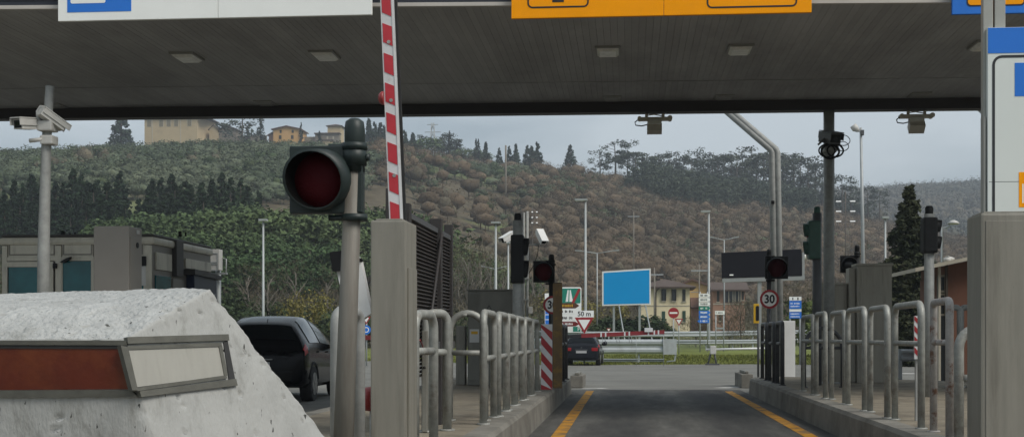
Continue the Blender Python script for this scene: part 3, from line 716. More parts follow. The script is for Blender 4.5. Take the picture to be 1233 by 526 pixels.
mini_signal(1032, 1022, 318, 10, 29.2, 295, ISL - .01, 'black signal lamp poking up behind the grey cabinets', M['black'], M['lens_dark'], M['black'])

def double_signal(px, py0, py1, Y, w_px, py_pole_top, zb, label, body, pole_m, rp, side, lens=('lens_dark', 'lens_dark')):
    """two-lamp vertical head seen edge-on: body, visors to one side"""
    x = xat(px, Y); z1, z0 = zat(py0, Y, px), zat(py1, Y, px); w = w_px * Y / F_PX; zt = zat(py_pole_top, Y, px)
    t = thing('traffic_signal', label, 'traffic signal', (x, Y, zb), 'two-lamp signals seen from the side')
    b = MB(); b.cyl((x - side * w * .1, Y, zb - .01), (x - side * w * .1, Y, zt - .12), rp, 12); b.build('pole', pole_m, t)
    b = MB(); b.tube([(x - side * w * .1, Y, z1 - .05), (x - side * w * .1, Y, zt - .03), (x - side * w * .1, Y, zt)], [.062, .062, .045], 12); b.build('cap', body, t)
    h = MB(); h.box(x - w * .5, x + w * .28, Y - .14, Y + .14, z0, z1, .03); h.build('housing', body, t)
    hh = (z1 - z0)
    for i, zc in enumerate((z1 - hh * .27, z1 - hh * .73)):
        v = MB(); r = hh * .21
        vs = []; fs = []; n = 14
        xs = x + (w * .28 if side > 0 else -w * .5)
        for k in range(n + 1):
            a = R(-40 + 260 * k / n)
            ln = w * .30 * (.75 + .25 * math.sin(a))
            for rad in (r, r * .92): vs += [(xs - side * .02, Y + rad * .75 * math.cos(a), zc + rad * math.sin(a)), (xs + side * ln, Y + rad * .75 * math.cos(a), zc + rad * math.sin(a) - ln * .05)]
        for k in range(n):
            q = k * 4; j = q + 4; fs += [(q, j, j + 1, q + 1), (q + 2, q + 3, j + 3, j + 2), (q + 1, j + 1, j + 3, q + 3)]
        v.add(vs, fs, smooth=True); v.build('visor', body, t)
        l = MB(); l.cyl((xs - side * .01, Y, zc), (xs + side * .03, Y, zc), r * .74, 16); l.build('lens', M[lens[i]], t)
    return t
double_signal(625.5, 283, 341, 22.2, 20, 257, ISL, 'black two-lamp signal on a grey pole between two white cameras', M['black'], M['galv'], .085, 1)
double_signal(982, 266, 312, 25.2, 18, 249, ISL, 'dark green two-lamp signal on a pole left of the tall canopy column', M['signal_side'], M['cam_dark'], .085, -1, ('red_refl', 'lens_dark'))
double_signal(1121, 262, 305, 20.5, 21, 248, ISL, 'black two-lamp signal on a thick pole in front of the terracotta booth', M['black'], M['galv'], .075, 1)

# ------------------------------------------------------------------ barrier gates in the near foreground
def barrier_left():
    Y = 8.4; x0, x1 = xat(446, Y), xat(489, Y); zt = zat(265, Y, 470)
    t = thing('barrier_gate', 'grey barrier column with a raised red and white striped arm', 'barrier gate', ((x0 + x1) / 2, Y + .2, ISL))
    MB().box(x0, x1, Y, Y + .42, ISL, zt, .012).build('cabinet', M['cabinet'], t)
    MB().box(x0 + .03, x1 - .03, Y + .03, Y + .39, zt, zt + .012, .004).build('lid', M['cabinet'], t)
    MB().box(x1, x1 + .012, Y + .05, Y + .37, ISL + .15, zt - .3, .004).build('door', M['cabinet'], t)
    # arm: rises almost vertically behind the cabinet front, leaning left
    Ya = Y + .16
    p0 = at(478.5, 300, Ya); p1 = at(463, -70, Ya); d = (p1 - p0); ln = d.length; d.normalize(); u = Vector((d.z, 0, -d.x))
    def bar(o0, o1, w0, w1, y0, y1):   # along, across, depth
        a, b_ = p0 + d * o0, p0 + d * o1
        vs = [q + u * w + Vector((0, yy, 0)) for yy in (y0, y1) for q in (a, b_) for w in (w0, w1)]
        return vs, [(0, 1, 3, 2), (4, 6, 7, 5), (0, 2, 6, 4), (1, 5, 7, 3), (0, 4, 5, 1), (2, 3, 7, 6)]
    m = MB(); m.add(*bar(0, ln, -.045, .045, 0, .05)); arm = m.build('arm', M['arm_white'], t)
    m = MB(); m.add(*bar(0, ln, .045, .062, .01, .045)); m.build('rubber_edge', M['rubber'], arm)
    m = MB(); m.add(*bar(0, ln, .028, .034, -.004, .002)); m.build('edge_bead', M['arm_white'], arm)
    pitch = 36.2 * Ya / F_PX; zz = -.02
    start = (at(478, 252, Ya) - p0).dot(d)
    k = -1
    while start + k * pitch < ln:
        c = start + k * pitch; hl = pitch * .30
        vs = []
        for yy in (-.003, .001):
            for (al, w) in ((c - hl - .012, -.036), (c - hl - .012 - .03, .024), (c + hl - .03, .024), (c + hl - .004, -.036)):
                vs.append(p0 + d * al + u * w + Vector((0, yy, 0)))
        if c - hl > .02:
            m = MB(); m.add(vs, [(0, 1, 2, 3), (4, 7, 6, 5), (0, 4, 5, 1), (1, 5, 6, 2), (2, 6, 7, 3), (3, 7, 4, 0)]); m.build('red_stripe', M['arm_red'], arm)
        k += 1
    c = p0 + d * (at(468, 118, Ya) - p0).dot(d)
    m = MB(); m.tube([c - u * .045, c - u * .06, c - u * .078, c - u * .085], [.045, .044, .03, .008], 16); m.build('red_lamp', M['red_refl'], t)
    m = MB()
    for al in (.48, .97, 1.35): q = p0 + d * al; m.cyl(q + Vector((0, -.006, 0)), q + Vector((0, .0, 0)), .012, 10)
    m.build('bolt', M['galv'], arm)
barrier_left()
def barrier_right():
    Y = 10.2; x0, x1 = xat(1181, Y), xat(1188, Y) + .32; zt = zat(256, Y, 1200)
    t = thing('barrier_gate', 'grey barrier column cut by the right edge in front of the tall sign', 'barrier gate', ((x0 + x1) / 2, Y + .2, ISL))
    MB().box(x0, x1, Y, Y + .42, ISL, zt, .02).build('cabinet', M['cabinet'], t)
    MB().box(x0 + .035, x1 - .03, Y - .006, Y, ISL + .1, zt - .06, .003).build('door', M['cabinet'], t)
    MB().box(x0 + .03, x1 - .03, Y + .03, Y + .39, zt, zt + .012, .004).build('lid', M['cabinet'], t)
barrier_right()

# tall direction panel on two posts behind the right barrier
def big_sign():
    Y = 11.6; X = lambda p: xat(p, Y); Z = lambda p: zat(p, Y, 1200)
    t = thing('lane_sign', 'tall white lane sign with blue band and dark border at the right edge', 'sign', (X(1197), Y, ISL))
    pm = mat('grey_post_paint', (.36, .36, .33), .5, .2, .1, 3)
    for a, b in ((1185, 1197), (1199, 1212)):
        MB().box(X(a), X(b), Y + .03, Y + .11, ISL - .01, Z(-60), .006).build('post', pm, t)
    MB().box(X(1184.5), X(1187), Y + .0, Y + .10, Z(262), Z(140)).build('post_edge', pm, t)
    x0, x1 = X(1188.5), X(1188.5) + 1.3
    MB().box(x0, x1, Y - .02, Y + .026, Z(300), Z(34), .004).build('panel', M['signgrey'], t)
    MB().box(x0 + .002, x1 - .002, Y - .0235, Y - .02, Z(65), Z(34.5)).build('blue_band', M['blue'], t)
    b = MB(); border(b, X(1194), x1 - .05, Z(292), Z(67.5), .08, .022, Y - .0225, Y - .02); b.build('dark_border', M['darkgrey_line'], t)
    MB().box(X(1221), X(1221) + .6, Y - .0225, Y - .02, Z(117), Z(77)).build('blue_square', M['blue'], t)
    MB().box(X(1226), X(1226) + .5, Y - .0225, Y - .02, Z(250), Z(208)).build('orange_square', M['orange'], t)
    b = MB(); b.box(X(1230), X(1231.5), Y - .0235, Y - .0226, Z(245), Z(222)); b.build('white_symbol', M['white'], t)
    MB().box(x0 + .01, x1 - .01, Y - .0208, Y - .0195, Z(219.5), Z(219)).build('panel_joint', M['darkgrey_line'], t)
big_sign()

# ------------------------------------------------------------------ hoop railings
def hoop_path(a, b, zb, zt, r, n=6, full=False):
    a, b = Vector((*a, 0)), Vector((*b, 0)); d = (b - a); L_ = d.length; d.normalize()
    if full: r = L_ / 2
    pts = [a + Vector((0, 0, zb))]
    for k in range(n + 1):
        th = math.pi / 2 * k / n; pts.append(a + d * (r - r * math.cos(th)) + Vector((0, 0, zt - r + r * math.sin(th))))
    for k in range(n + 1):
        th = math.pi / 2 * k / n; pts.append(b - d * (r - r * math.sin(th)) + Vector((0, 0, zt - r + r * math.cos(th))))
    pts.append(b + Vector((0, 0, zb)))
    return pts
def railing(a, b, zt, mid, label, m, group='hoop railings on the toll islands', zb=ISL, r=.036, rc=.13, full=False, extra=None):
    t = thing('hoop_railing', label, 'railing', ((a[0] + b[0]) / 2, (a[1] + b[1]) / 2, zb), group)
    o = MB(); o.tube(hoop_path(a, b, zb - .012, zt, rc, full=full), r, 10); o.build('hoop', m, t)
    if mid: q = MB(); q.cyl((*a, mid), (*b, mid), r * .8, 10); q.build('mid_rail', m, t)
    f = MB()
    for p in (a, b): f = MB(); f.cyl((*p, zb - .01), (*p, zb + .012), r * 1.7, 12); f.build('foot_collar', m, t)
    if extra: extra(t)
    return t
ORD = ['first', 'second', 'third', 'fourth', 'fifth', 'sixth', 'seventh', 'eighth']
# right island, along the lane kerb
RX = 2.86
railing((2.80, 11.6), (4.0, 11.75), zat(396, 11.6, 1140) + .0, zat(455, 11.6, 1140), 'low wide hoop railing beside the right barrier column', M['rail'], rc=.16, r=.042)
railing((RX - .02, 12.1), (RX + .02, 12.9), zat(363, 12.5, 1120), zat(412, 12.5, 1120), 'rusty flaking white hoop railing on the right island', M['rust'], rc=.06)
ys = [(13.3, 14.75), (14.98, 16.2), (16.42, 17.85), (18.08, 19.45), (19.65, 20.8), (20.95, 22.4)]
for i, (a, b) in enumerate(ys):
    dx = random.uniform(-.02, .02)
    railing((RX + dx, a), (RX + .03 + dx, b), 1.575 + random.uniform(-.015, .015), 1.18, f'{ORD[i]} grey hoop along the right island kerb counting away from the rusty one', M['rail'])
ys = [(24.9, 26.0), (26.3, 27.4), (27.7, 28.9)]
for i, (a, b) in enumerate(ys):
    railing((RX - .03, a), (RX, b), 1.51, 1.12, f'{ORD[i]} black hoop at the far end of the right island kerb row', M['rail_dark'], r=.04)
railing((RX + .25, 24.0), (RX + .95, 24.2), 1.40, 1.05, 'black round-topped hoop behind the black kerb railings by the white panel', M['rail_dark'], full=True)
# second row at the back of the right island
for i, (p0, p1) in enumerate(((1143, 1156), (1157, 1171), (1175, 1189))):
    Y = 24.2 + i * .25
    railing((xat(p0, Y), Y), (xat(p1, Y), Y), zat(370, Y, p0), None, ['curved grey hoop behind the rusty railing, leftmost of the three at the back', 'middle grey hoop of the three in front of the terracotta booth', 'rightmost grey hoop of the three, cut by the right barrier column'][i], M['galv'], r=.055, rc=.08)
# left island
LXk = -1.47
railing((xat(499, 10.4), 10.4), (xat(511, 10.4), 10.9), zat(378, 10.4, 500), zat(423, 10.4, 500), 'grey hoop half hidden behind the left barrier column', M['rail'], r=.04)
def plate_(t):
    MB().box(xat(510, 12.5), xat(516, 12.5), 12.40, 12.60, ISL, zat(398, 12.5, 513), .006).build('post_plate', M['cabinet2'], t)
railing((xat(513, 12.5), 12.5), (xat(535, 12.5), 12.7), zat(377, 12.5, 520), zat(424, 12.5, 520), 'square grey hoop with a thick post plate in front of the louvred fence', M['rail'], r=.044, rc=.09, extra=plate_)
railing((xat(541.5, 14.2), 14.2), (xat(584, 14.2), 14.2), zat(377, 14.2, 560), zat(424.5, 14.2, 560), 'round-arched grey hoop in front of the grey electric cabinet', M['rail'], r=.038, full=True)
ys = [(13.6, 14.75), (14.95, 16.0), (16.2, 17.3), (17.5, 18.7), (18.95, 20.2), (20.45, 21.8)]
for i, (a, b) in enumerate(ys):
    dx = random.uniform(-.02, .02)
    railing((LXk + dx, a), (LXk - .01 + dx, b), 1.50 + random.uniform(-.012, .012), 1.02, f'{ORD[i]} grey hoop along the left island kerb counting away from the round arch', M['rail'], r=.04)
ys = [(24.2, 25.3), (25.6, 26.8), (27.1, 28.3)]
for i, (a, b) in enumerate(ys):
    railing((-1.335, a), (-1.335, b), 1.46, 1.1, f'{ORD[i]} black hoop past the striped board on the left island', M['rail_dark'], r=.045)
railing((xat(405, 7.6), 7.6), (xat(420, 7.6), 7.9), zat(375, 7.6, 410), None, 'tall grey hoop close behind the big foreground signal pole', M['galv'], r=.036, rc=.07)
# red round marker beside the left barrier column
t = thing('red_marker_lamp', 'round red marker lamp beside the foot of the left barrier column', 'marker lamp', (xat(441, 8.9), 8.9, ISL))
xx = xat(443, 8.9); zc = zat(480, 8.9, 440)
MB().tube([(xx + .03, 8.9, zc), (xx - .02, 8.9, zc), (xx - .045, 8.9, zc)], [.085, .08, .05], 18).build('lens', M['red_refl'], t)
MB().cyl((xx + .04, 8.9, ISL - .01), (xx + .04, 8.9, zc + .04), .028, 10).build('stem', M['galv'], t)

# ------------------------------------------------------------------ louvred fence
def louvre_fence():
    X = -1.98; y0, y1 = 11.3, 14.7
    t = thing('louvre_fence', 'dark brown louvred screen fence behind the left barrier column', 'fence', (X, (y0 + y1) / 2, ISL))
    top = lambda y: 2.33 + (y - 11.5) * .02
    for y, w in ((11.05, .05), (11.62, .06), (13.6, .06), (14.55, .045)):
        MB().box(X - w, X + w, y - w, y + w, ISL - .01, top(y) + (.09 if y > 11.5 else .17), .005).build('post', M['louvre'], t)
    n = 40
    for k in range(n):
        z = .86 + k * (1.46 / n)
        b = MB()
        b.obox((X, (y0 + y1) / 2 + .1, z + .02), (.020, 0, .011), (0, (y1 - y0) / 2 - .1, 0), (-.004, 0, .006)); b.build('slat', M['louvre'], t)
    b = MB(); b.box(X - .03, X + .03, y0, y1, top(12) - .03, top(12) + .02); b.build('top_rail', M['cam_dark'], t)
    b = MB(); b.box(X + .03, X + .05, y0, y1, 1.12, 1.20); b.build('middle_rail', M['cam_dark'], t)
    b = MB(); b.cyl((X + .06, 12.4, .95), (X + .06, 13.6, top(13) - .05), .016, 8); b.build('brace', M['louvre'], t)
    b = MB(); b.tube([(X + .05, 11.5, 1.30), (X + .08, 11.8, 1.2), (X + .07, 12.1, 1.22), (X + .06, 12.4, 1.12)], .007, 6); b.build('red_cable', M['arm_red_far'], t)
louvre_fence()

# ------------------------------------------------------------------ cabinets
def cabinet(x0, x1, y0, y1, z0, z1, name, label, m, doors=1, tri=False, inset=False, roof=True):
    t = thing(name, label, 'cabinet', ((x0 + x1) / 2, (y0 + y1) / 2, z0))
    MB().box(x0, x1, y0, y1, z0 - .005, z1, .012).build('body', m, t)
    if roof: MB().box(x0 - .02, x1 + .02, y0 - .03, y1 + .02, z1, z1 + .03, .008).build('roof_lid', m, t)
    w = (x1 - x0) / doors
    for i in range(doors):
        if inset:
            b = MB(); e = .12 * (x1 - x0)
            border(b, x0 + i * w + e, x0 + (i + 1) * w - e, z0 + .35 * (z1 - z0), z1 - .12 * (z1 - z0), .01, .02, y0 - .012, y0); b.build('door_frame', m, t)
        else:
            d = MB().box(x0 + i * w + .02, x0 + (i + 1) * w - .02, y0 - .014, y0, z0 + .08, z1 - .06, .004).build('door', m, t)
            MB().box(x0 + (i + 1) * w - .07, x0 + (i + 1) * w - .045, y0 - .035, y0 - .014, (z0 + z1) / 2 - .08, (z0 + z1) / 2 + .04, .004).build('handle', M['black'], d)
    return t
Y = 24.6; X = lambda p: xat(p, Y)
c = cabinet(X(563), X(617), Y, Y + .6, ISL, zat(350, Y, 590), 'electric_cabinet', 'tall grey electric cabinet with a warning triangle behind the hoop railings', M['cabinet2'])
zc = zat(371, Y, 592); xc = X(589)
b = MB(); b.prism([(xc - .065, zc - .05), (xc + .065, zc - .05), (xc, zc + .065)], Y - .018, Y - .0145); wt = b.build('warning_triangle', M['signblack'], c)
b = MB(); b.prism([(xc - .042, zc - .038), (xc + .042, zc - .038), (xc, zc + .04)], Y - .020, Y - .0185); b.build('triangle_field', M['cabinet2'], wt)
zn = zat(404, Y, 575)
MB().box(X(565.5), X(577), Y - .02, Y - .0145, zat(412, Y), zat(396, Y), .001).build('notice', M['paper'], c)
MB().box(X(567.5), X(575.5), Y - .022, Y - .0205, zat(402, Y), zat(398.5, Y)).build('notice_band', M['yellow'], c)
t = thing('meter_box', 'narrow grey meter box left of the electric cabinet', 'meter box', (X(551), Y + .3, ISL))
MB().box(X(548), X(559), Y + .1, Y + .4, ISL, zat(392, Y, 553), .01).build('body', M['cabinet'], t)
MB().box(X(549.5), X(557.5), Y + .092, Y + .1, zat(440, Y), zat(396, Y), .002).build('door', M['cabinet'], t)
# right island cabinets
Y = 26.6
t = thing('switch_cabinet', 'tall olive grey cabinet with a recessed door panel left of the dark conical tree', 'cabinet', (X(1053), Y, ISL))
Y = 26.6
MB().box(X(1032), X(1074), Y, Y + .5, ISL - .005, zat(320, Y, 1050), .012).build('body', M['cabinet_beige'], t)
MB().box(X(1030.5), X(1075.5), Y - .03, Y + .52, zat(320, Y, 1050), zat(317, Y, 1050), .006).build('roof_lid', M['cabinet_beige'], t)
b = MB(); border(b, X(1037), X(1065), zat(346, Y), zat(323, Y), .01, .03, Y - .014, Y); b.build('door_frame', M['cabinet_beige'], t)
b = MB(); border(b, X(1036), X(1068), zat(445, Y), zat(352, Y), .01, .03, Y - .014, Y); b.build('door_frame', M['cabinet_beige'], t)
t = thing('switch_cabinet', 'slim grey cabinet squeezed between the low boxes and the tall olive cabinet', 'cabinet', (X(1027), Y + .2, ISL))
MB().box(X(1023.5), X(1031.4), Y + .1, Y + .5, ISL - .005, zat(322, Y, 1027), .01).build('body', M['cabinet_beige'], t)
MB().box(X(1024.5), X(1030.5), Y + .092, Y + .1, ISL + .3, zat(327, Y, 1027), .002).build('door', M['cabinet_beige'], t)
t = thing('switch_cabinet', 'low wide grey cabinet right of the canopy column', 'cabinet', (X(1005), Y + .4, ISL))
MB().box(X(987), X(1022.6), Y + .25, Y + .7, ISL - .005, zat(342, Y, 1005), .012).build('body', M['cabinet_beige'], t)
MB().box(X(986), X(1023), Y + .22, Y + .72, zat(342, Y, 1005), zat(340, Y, 1005), .006).build('roof_lid', M['cabinet_beige'], t)
for a, b_ in ((988.5, 1004), (1006, 1021)):
    MB().box(X(a), X(b_), Y + .237, Y + .25, ISL + .08, zat(346, Y, 1005), .003).build('door', M['cabinet_beige'], t)
# tall ticket column, left island two
Y = 20.0
t = thing('ticket_column', 'tall brown-grey ticket column standing before the toll booth', 'ticket column', (X(135), Y + .3, ISL))
x0, x1 = X(112.5), X(155.5); zt = zat(272, Y, 135); xs = x1
MB().box(x0, x1, Y, Y + .55, ISL - .005, zt, .02).build('body', M['cab_brown'], t)
MB().box(x1, x1 + .008, Y + .04, Y + .5, zt - 1.5, zt - .16, .003).build('side_door', M['cab_brown'], t)
MB().box(x1 + .002, x1 + .01, Y + .3, Y + .42, zt - .10, zt - .04).build('badge', M['paper'], t)
b = MB(); b.tube([(x1 + .004, Y + .32, zt - .28), (x1 + .02, Y + .32, zt - .28)], .045, 12); b.build('lock', M['black'], t)
# small white equipment box on a pole, past the booth
Y = 29.0
t = thing('equipment_box', 'small white equipment box on a pole right of the toll booth', 'equipment box', (X(259), Y, 0))
MB().box(X(251), X(264), Y, Y + .25, zat(325, Y, 258), zat(300, Y, 258), .01).build('body', M['cam_white'], t)
b = MB(); border(b, X(252.5), X(262.5), zat(314, Y), zat(302, Y), .005, .02, Y - .012, Y); border(b, X(252.5), X(262.5), zat(324, Y), zat(315, Y), .005, .02, Y - .012, Y); b.build('frame', M['galv_far'], t)
b = MB(); b.cyl((X(258), Y + .3, -.01), (X(258), Y + .3, zat(301, Y, 258)), .06, 10)
b.box(X(251), X(271), Y + .1, Y + .2, zat(328, Y), zat(326, Y)); b.build('pole', M['galv_far'], t)
b = MB(); b.tube([(X(265), Y + .15, zat(326, Y)), (X(270), Y + .15, zat(326, Y)), (X(270), Y + .15, zat(309, Y)), (X(265), Y + .15, zat(308, Y))], .015, 6); b.build('side_rail', M['galv_far'], t)

# ------------------------------------------------------------------ toll booth (left)
def toll_booth():
    Yf = 22.4; Xr = -8.22; Xl = xat(3, Yf); Yb = 25.6; zt = 2.96; z0 = ISL
    t = thing('toll_booth', 'grey toll booth with teal tinted windows behind the concrete block', 'toll booth', ((Xl + Xr) / 2, (Yf + Yb) / 2, z0))
    X = lambda p: xat(p, Yf); Z = lambda p: zat(p, Yf, 100)
    MB().box(Xl, Xr, Yf, Yb, z0 - .005, zt - .12).build('wall', M['booth_dark'], t)
    # rounded roof edge
    b = MB(); b.box(Xl - .05, Xr + .05, Yf - .05, Yb + .05, zt - .12, zt + .02, .05); rf = b.build('roof', M['booth'], t)
    b = MB(); b.box(Xl - .02, Xr + .02, Yf - .02, Yb + .02, zt + .02, zt + .07, .02); b.build('roof_edge', M['booth_roof'], rf)
    b = MB()
    for k, (px, s) in enumerate(((61, .07), (70, .03), (76, .03), (155, .05), (205, .05), (212, .03))):
        xq = X(px); b.tube([(xq, Yf + .5, zt + .06), (xq, Yf + .5, zt + .10 + s)], s * .6, 8)
    b.build('roof_fittings', M['black'], rf)
    def panel(x0, x1, z0_, z1_, y, m, name, par, th=.02): return MB().box(x0, x1, y - th, y, z0_, z1_, .004).build(name, m, par)
    # front frames and panels
    for a, c in ((4, 10), (68, 75), (174, 183.5)): panel(X(a), X(c), z0, zt - .13, Yf, M['booth'], 'mullion', t, .05)
    for p0, p1 in ((10, 68), (75, 113), (113, 174)):
        panel(X(p0 + .6), X(p1 - .6), Z(309), Z(291), Yf, M['booth'], 'upper_panel', t)
        b = MB(); border(b, X(p0 + 1.5), X(p1 - 1.5), Z(307), Z(293), .01, .02, Yf - .028, Yf - .02); b.build('panel_bead', M['booth_dark'], t)
        panel(X(p0), X(p1), Z(291), Z(287), Yf, M['booth'], 'rail', t, .045)
        panel(X(p0), X(p1), Z(314), Z(309), Yf, M['booth'], 'rail', t, .045)
    # left window in its own frame, hung lower
    b = MB(); border(b, X(5), X(66), Z(430), Z(315), .02, .09, Yf - .07, Yf - .045); wf = b.build('window', M['booth'], t)
    panel(X(11.5), X(60), Z(425), Z(320.5), Yf - .03, M['teal'], 'pane', wf, .012)
    b = MB(); b.box(X(66.5), X(70.5), Yf - .11, Yf - .05, Z(323), Z(317), .005); b.build('latch', M['black'], wf)
    b = MB(); border(b, X(73), X(114), Z(430), Z(309.5), .01, .05, Yf - .04, Yf - .001); w2 = b.build('window', M['booth'], t)
    panel(X(74.5), X(113), Z(425), Z(314), Yf - .008, M['teal'], 'pane', w2, .012)
    b = MB(); b.prism([(X(75), Z(316)), (X(83), Z(311)), (X(88), Z(309.5)), (X(87), Z(312)), (X(81), Z(316))], Yf - .12, Yf - .045); b.build('window_handle', M['black'], w2)
    panel(X(114), X(174), Z(420), Z(322), Yf - .006, M['teal'], 'pane', w2, .012)
    panel(X(171), X(177), Z(344), Z(321), Yf - .051, M['paper'], 'notice', t, .006)
    panel(X(170.5), X(177.5), Z(320.5), Z(309), Yf - .051, M['black'], 'black_box', t, .03)
    # right side: panels, window, dark booth hatch with hood
    b = MB(); b.box(Xr, Xr + .03, Yf + .12, Yf + .9, 2.42, 2.72, .004); b.build('upper_panel', M['booth'], t)
    b = MB(); b.box(Xr, Xr + .025, Yf + .1, Yf + .85, 1.3, 2.32, .004); b.build('side_window', M['teal'], t)
    b = MB(); b.box(Xr, Xr + .03, Yf + .95, Yf + 1.5, 1.2, 2.3, .004); b.build('side_door', M['booth_dark'], t)
    b = MB(); b.box(Xr, Xr + .09, Yf + .98, Yf + 1.35, 2.34, zt + .03, .01); b.build('roof_bracket', M['booth_roof'], t)
    b = MB(); b.box(Xr, Xr + .035, Yf + 1.65, Yb - .06, 2.52, 2.70, .004); b.build('upper_panel', M['booth'], t)
    b = MB(); b.box(Xr, Xr + .16, Yf + 1.75, Yb - .1, 1.1, 2.40, .01); hb = b.build('ticket_hatch', M['navy'], t)
    b = MB(); b.prism_x([(Yf + 1.6, 2.40), (Yb + .02, 2.36), (Yb + .06, 2.44), (Yf + 1.6, 2.50)], Xr, Xr + .22); b.build('hood', M['booth_roof'], t)
    b = MB()
    for (y_, z_, dy, dz) in ((2.4, 1.62, .05, .10), (2.55, 1.68, .10, .02), (2.68, 1.58, .025, .11), (2.62, 1.9, .02, .16), (2.95, 1.9, .02, .18), (2.8, 1.64, .08, .035), (3.1, 1.6, .03, .05)):
        b.box(Xr + .16, Xr + .168, Yf + y_ - dy, Yf + y_ + dy, z_ - dz, z_ + dz)
    b.build('hatch_decal', M['paper'], hb)
toll_booth()

# terracotta booth right with a tilted roof
def brown_booth():
    Y = 33.5; X = lambda p: xat(p, Y); Z = lambda p: zat(p, Y, 1140)
    t = thing('service_booth', 'terracotta service booth with a pale sloping roof behind the right railings', 'booth', (X(1165), Y + 1.5, 0))
    MB().box(X(1140), X(1250), Y, Y + 3, -.01, Z(331)).build('wall', M['brownwall'], t)
    b = MB(); pts = [(X(1097), Z(328)), (X(1250), Z(296)), (X(1250), Z(292.5)), (X(1097), Z(323.5))]
    b.prism(pts, Y - .5, Y + 3.4); b.build('roof', M['trim'], t)
    b = MB(); b.prism([(X(1140), Z(332)), (X(1250), Z(332)), (X(1250), Z(297)), (X(1140), Z(319.6))], Y + .01, Y + 2.9); b.build('gable', M['brownwall'], t)
    for i, p in enumerate((1128, 1136.5)):
        MB().box(X(p), X(p + 2.6), Y - .2, Y - .1, -.01, Z(322 - (p - 1097) * .2)).build('post', M['trim'] if i == 0 else M['wood'], t)
    MB().box(X(1128), X(1140), Y - .05, Y, .0, Z(332)).build('glazed_panel', M['window'], t)
    b = MB(); border(b, X(1129), X(1139), Z(352), Z(331), .01, .05, Y - .09, Y - .05); border(b, X(1129), X(1139), Z(380), Z(353), .01, .05, Y - .09, Y - .05); b.build('window_frame', M['trim'], t)
    b = MB(); b.tube([(X(1137), Y - .3, Z(316)), (X(1137), Y - .3, Z(311))], .09, 12); b.tube([(X(1137), Y - .3, Z(313)), (X(1146), Y - .2, Z(312))], [.09, .03], 10); b.build('roof_vent', M['cam_white'], t)
brown_booth()

# ------------------------------------------------------------------ surveillance cameras
def cam_box(c, d, ln, w, h, mat_, par, hood=True, name='camera_housing'):
    """box camera aimed along d with a sunshield and a dark front glass"""
    c = Vector(c); d = Vector(d).normalized(); u = d.cross(Vector((0, 0, 1))).normalized(); v = u.cross(d)
    b = MB(); b.obox(c, d * ln / 2, u * w / 2, v * h / 2); body = b.build(name, mat_, par)
    b = MB()
    if hood:
        b.obox(c + v * (h * .5 + .018) + d * ln * .10, d * ln * .58, u * (w * .5 + .012), v * .008)
        for s in (-1, 1): b.obox(c + v * (h * .2) + u * s * (w * .5 + .012) + d * ln * .10, d * ln * .58, u * .005, v * (h * .32))
        b.build('sunshield', mat_, body)
    b = MB(); b.obox(c + d * (ln / 2 + .002), d * .004, u * w * .40, v * h * .38); g = b.build('front_glass', M['black'], body)
    b = MB(); b.cyl(c + d * (ln / 2 + .004), c + d * (ln / 2 + .012), h * .22, 12); b.build('objective', M['glass'], body)
    return body
def camera_pole():
    Y = 18.4; x = xat(55, Y); X = lambda p: xat(p, Y); Z = lambda p: zat(p, Y, 55)
    t = thing('camera_pole', 'galvanised pole with two white surveillance cameras before the toll booth', 'camera pole', (x, Y, ISL))
    b = MB(); b.tube([(X(51.5), Y, ISL - .01), (X(52.5), Y, Z(300)), (X(55.5), Y, Z(180)), (X(60), Y, Z(104))], [.088, .085, .068, .06], 18); b.build('pole', M['galv'], t)
    b = MB()
    b.box(X(49), X(67), Y - .14, Y + .1, Z(159), Z(147), .02); b.box(X(52), X(67), Y - .12, Y + .1, Z(175), Z(164), .02)
    b.tube([(X(55), Y - .1, Z(169)), (X(40), Y - .12, Z(171))], .03, 8); b.build('clamp', M['cam_white'], t)
    cam_box((X(40), Y - .25, Z(153)), (-.30, -1, -.12), .30, .15, .14, M['cam_white'], t)
    cam_box((X(64), Y - .05, Z(145)), (.6, .8, -.55), .40, .13, .11, M['cam_white'], t)
    b = MB(); b.tube([(X(52), Y - .05, Z(150)), (X(47.5), Y - .06, Z(142)), (X(47), Y - .06, Z(135)), (X(51), Y - .06, Z(129)), (X(56), Y - .06, Z(130))], .02, 8); b.build('conduit', M['cam_white'], t)
camera_pole()
def column_camera():
    Y = 25.85; X = lambda p: xat(p, Y); Z = lambda p: zat(p, Y, 1000)
    t = thing('surveillance_camera', 'dark surveillance camera with coiled cables on the canopy column', 'camera', (X(998.5), Y, Z(185)))
    cam_box((X(998), Y - .12, Z(167)), (.35, -1, -.25), .44, .24, .20, M['cam_dark'], t)
    b = MB(); b.box(X(992), X(1009), Y - .12, Y + .45, Z(182), Z(173), .02); b.build('bracket', M['galv'], t)
    b = MB(); b.obox((X(992), Y - .1, Z(168)), (.11, 0, .10), (0, .12, 0), (-.012, 0, .014)); b.build('sunshield_plate', M['cam_dark'], t)
    for (px, py, r, rr) in ((998, 184, .165, .022), (1004, 183, .15, .018), (994, 183, .15, .016), (1014, 171, .12, .008), (1013, 178, .11, .008)):
        c = Vector((X(px), Y - .18, Z(py))); b = MB()
        b.tube([c + Vector((r * math.cos(a), .02 * math.sin(3 * a), r * .8 * math.sin(a))) for a in [2 * math.pi * k / 20 for k in range(21)]], rr, 6, caps=False); b.build('cable_coil', M['black'], t)
    b = MB(); b.tube([(X(1003), Y - .18, Z(176)), (X(1008), Y - .18, Z(172))], .008, 6); b.tube([(X(998), Y - .18, Z(192)), (X(998), Y + .2, Z(187))], .01, 6); b.build('cable', M['black'], t)
column_camera()
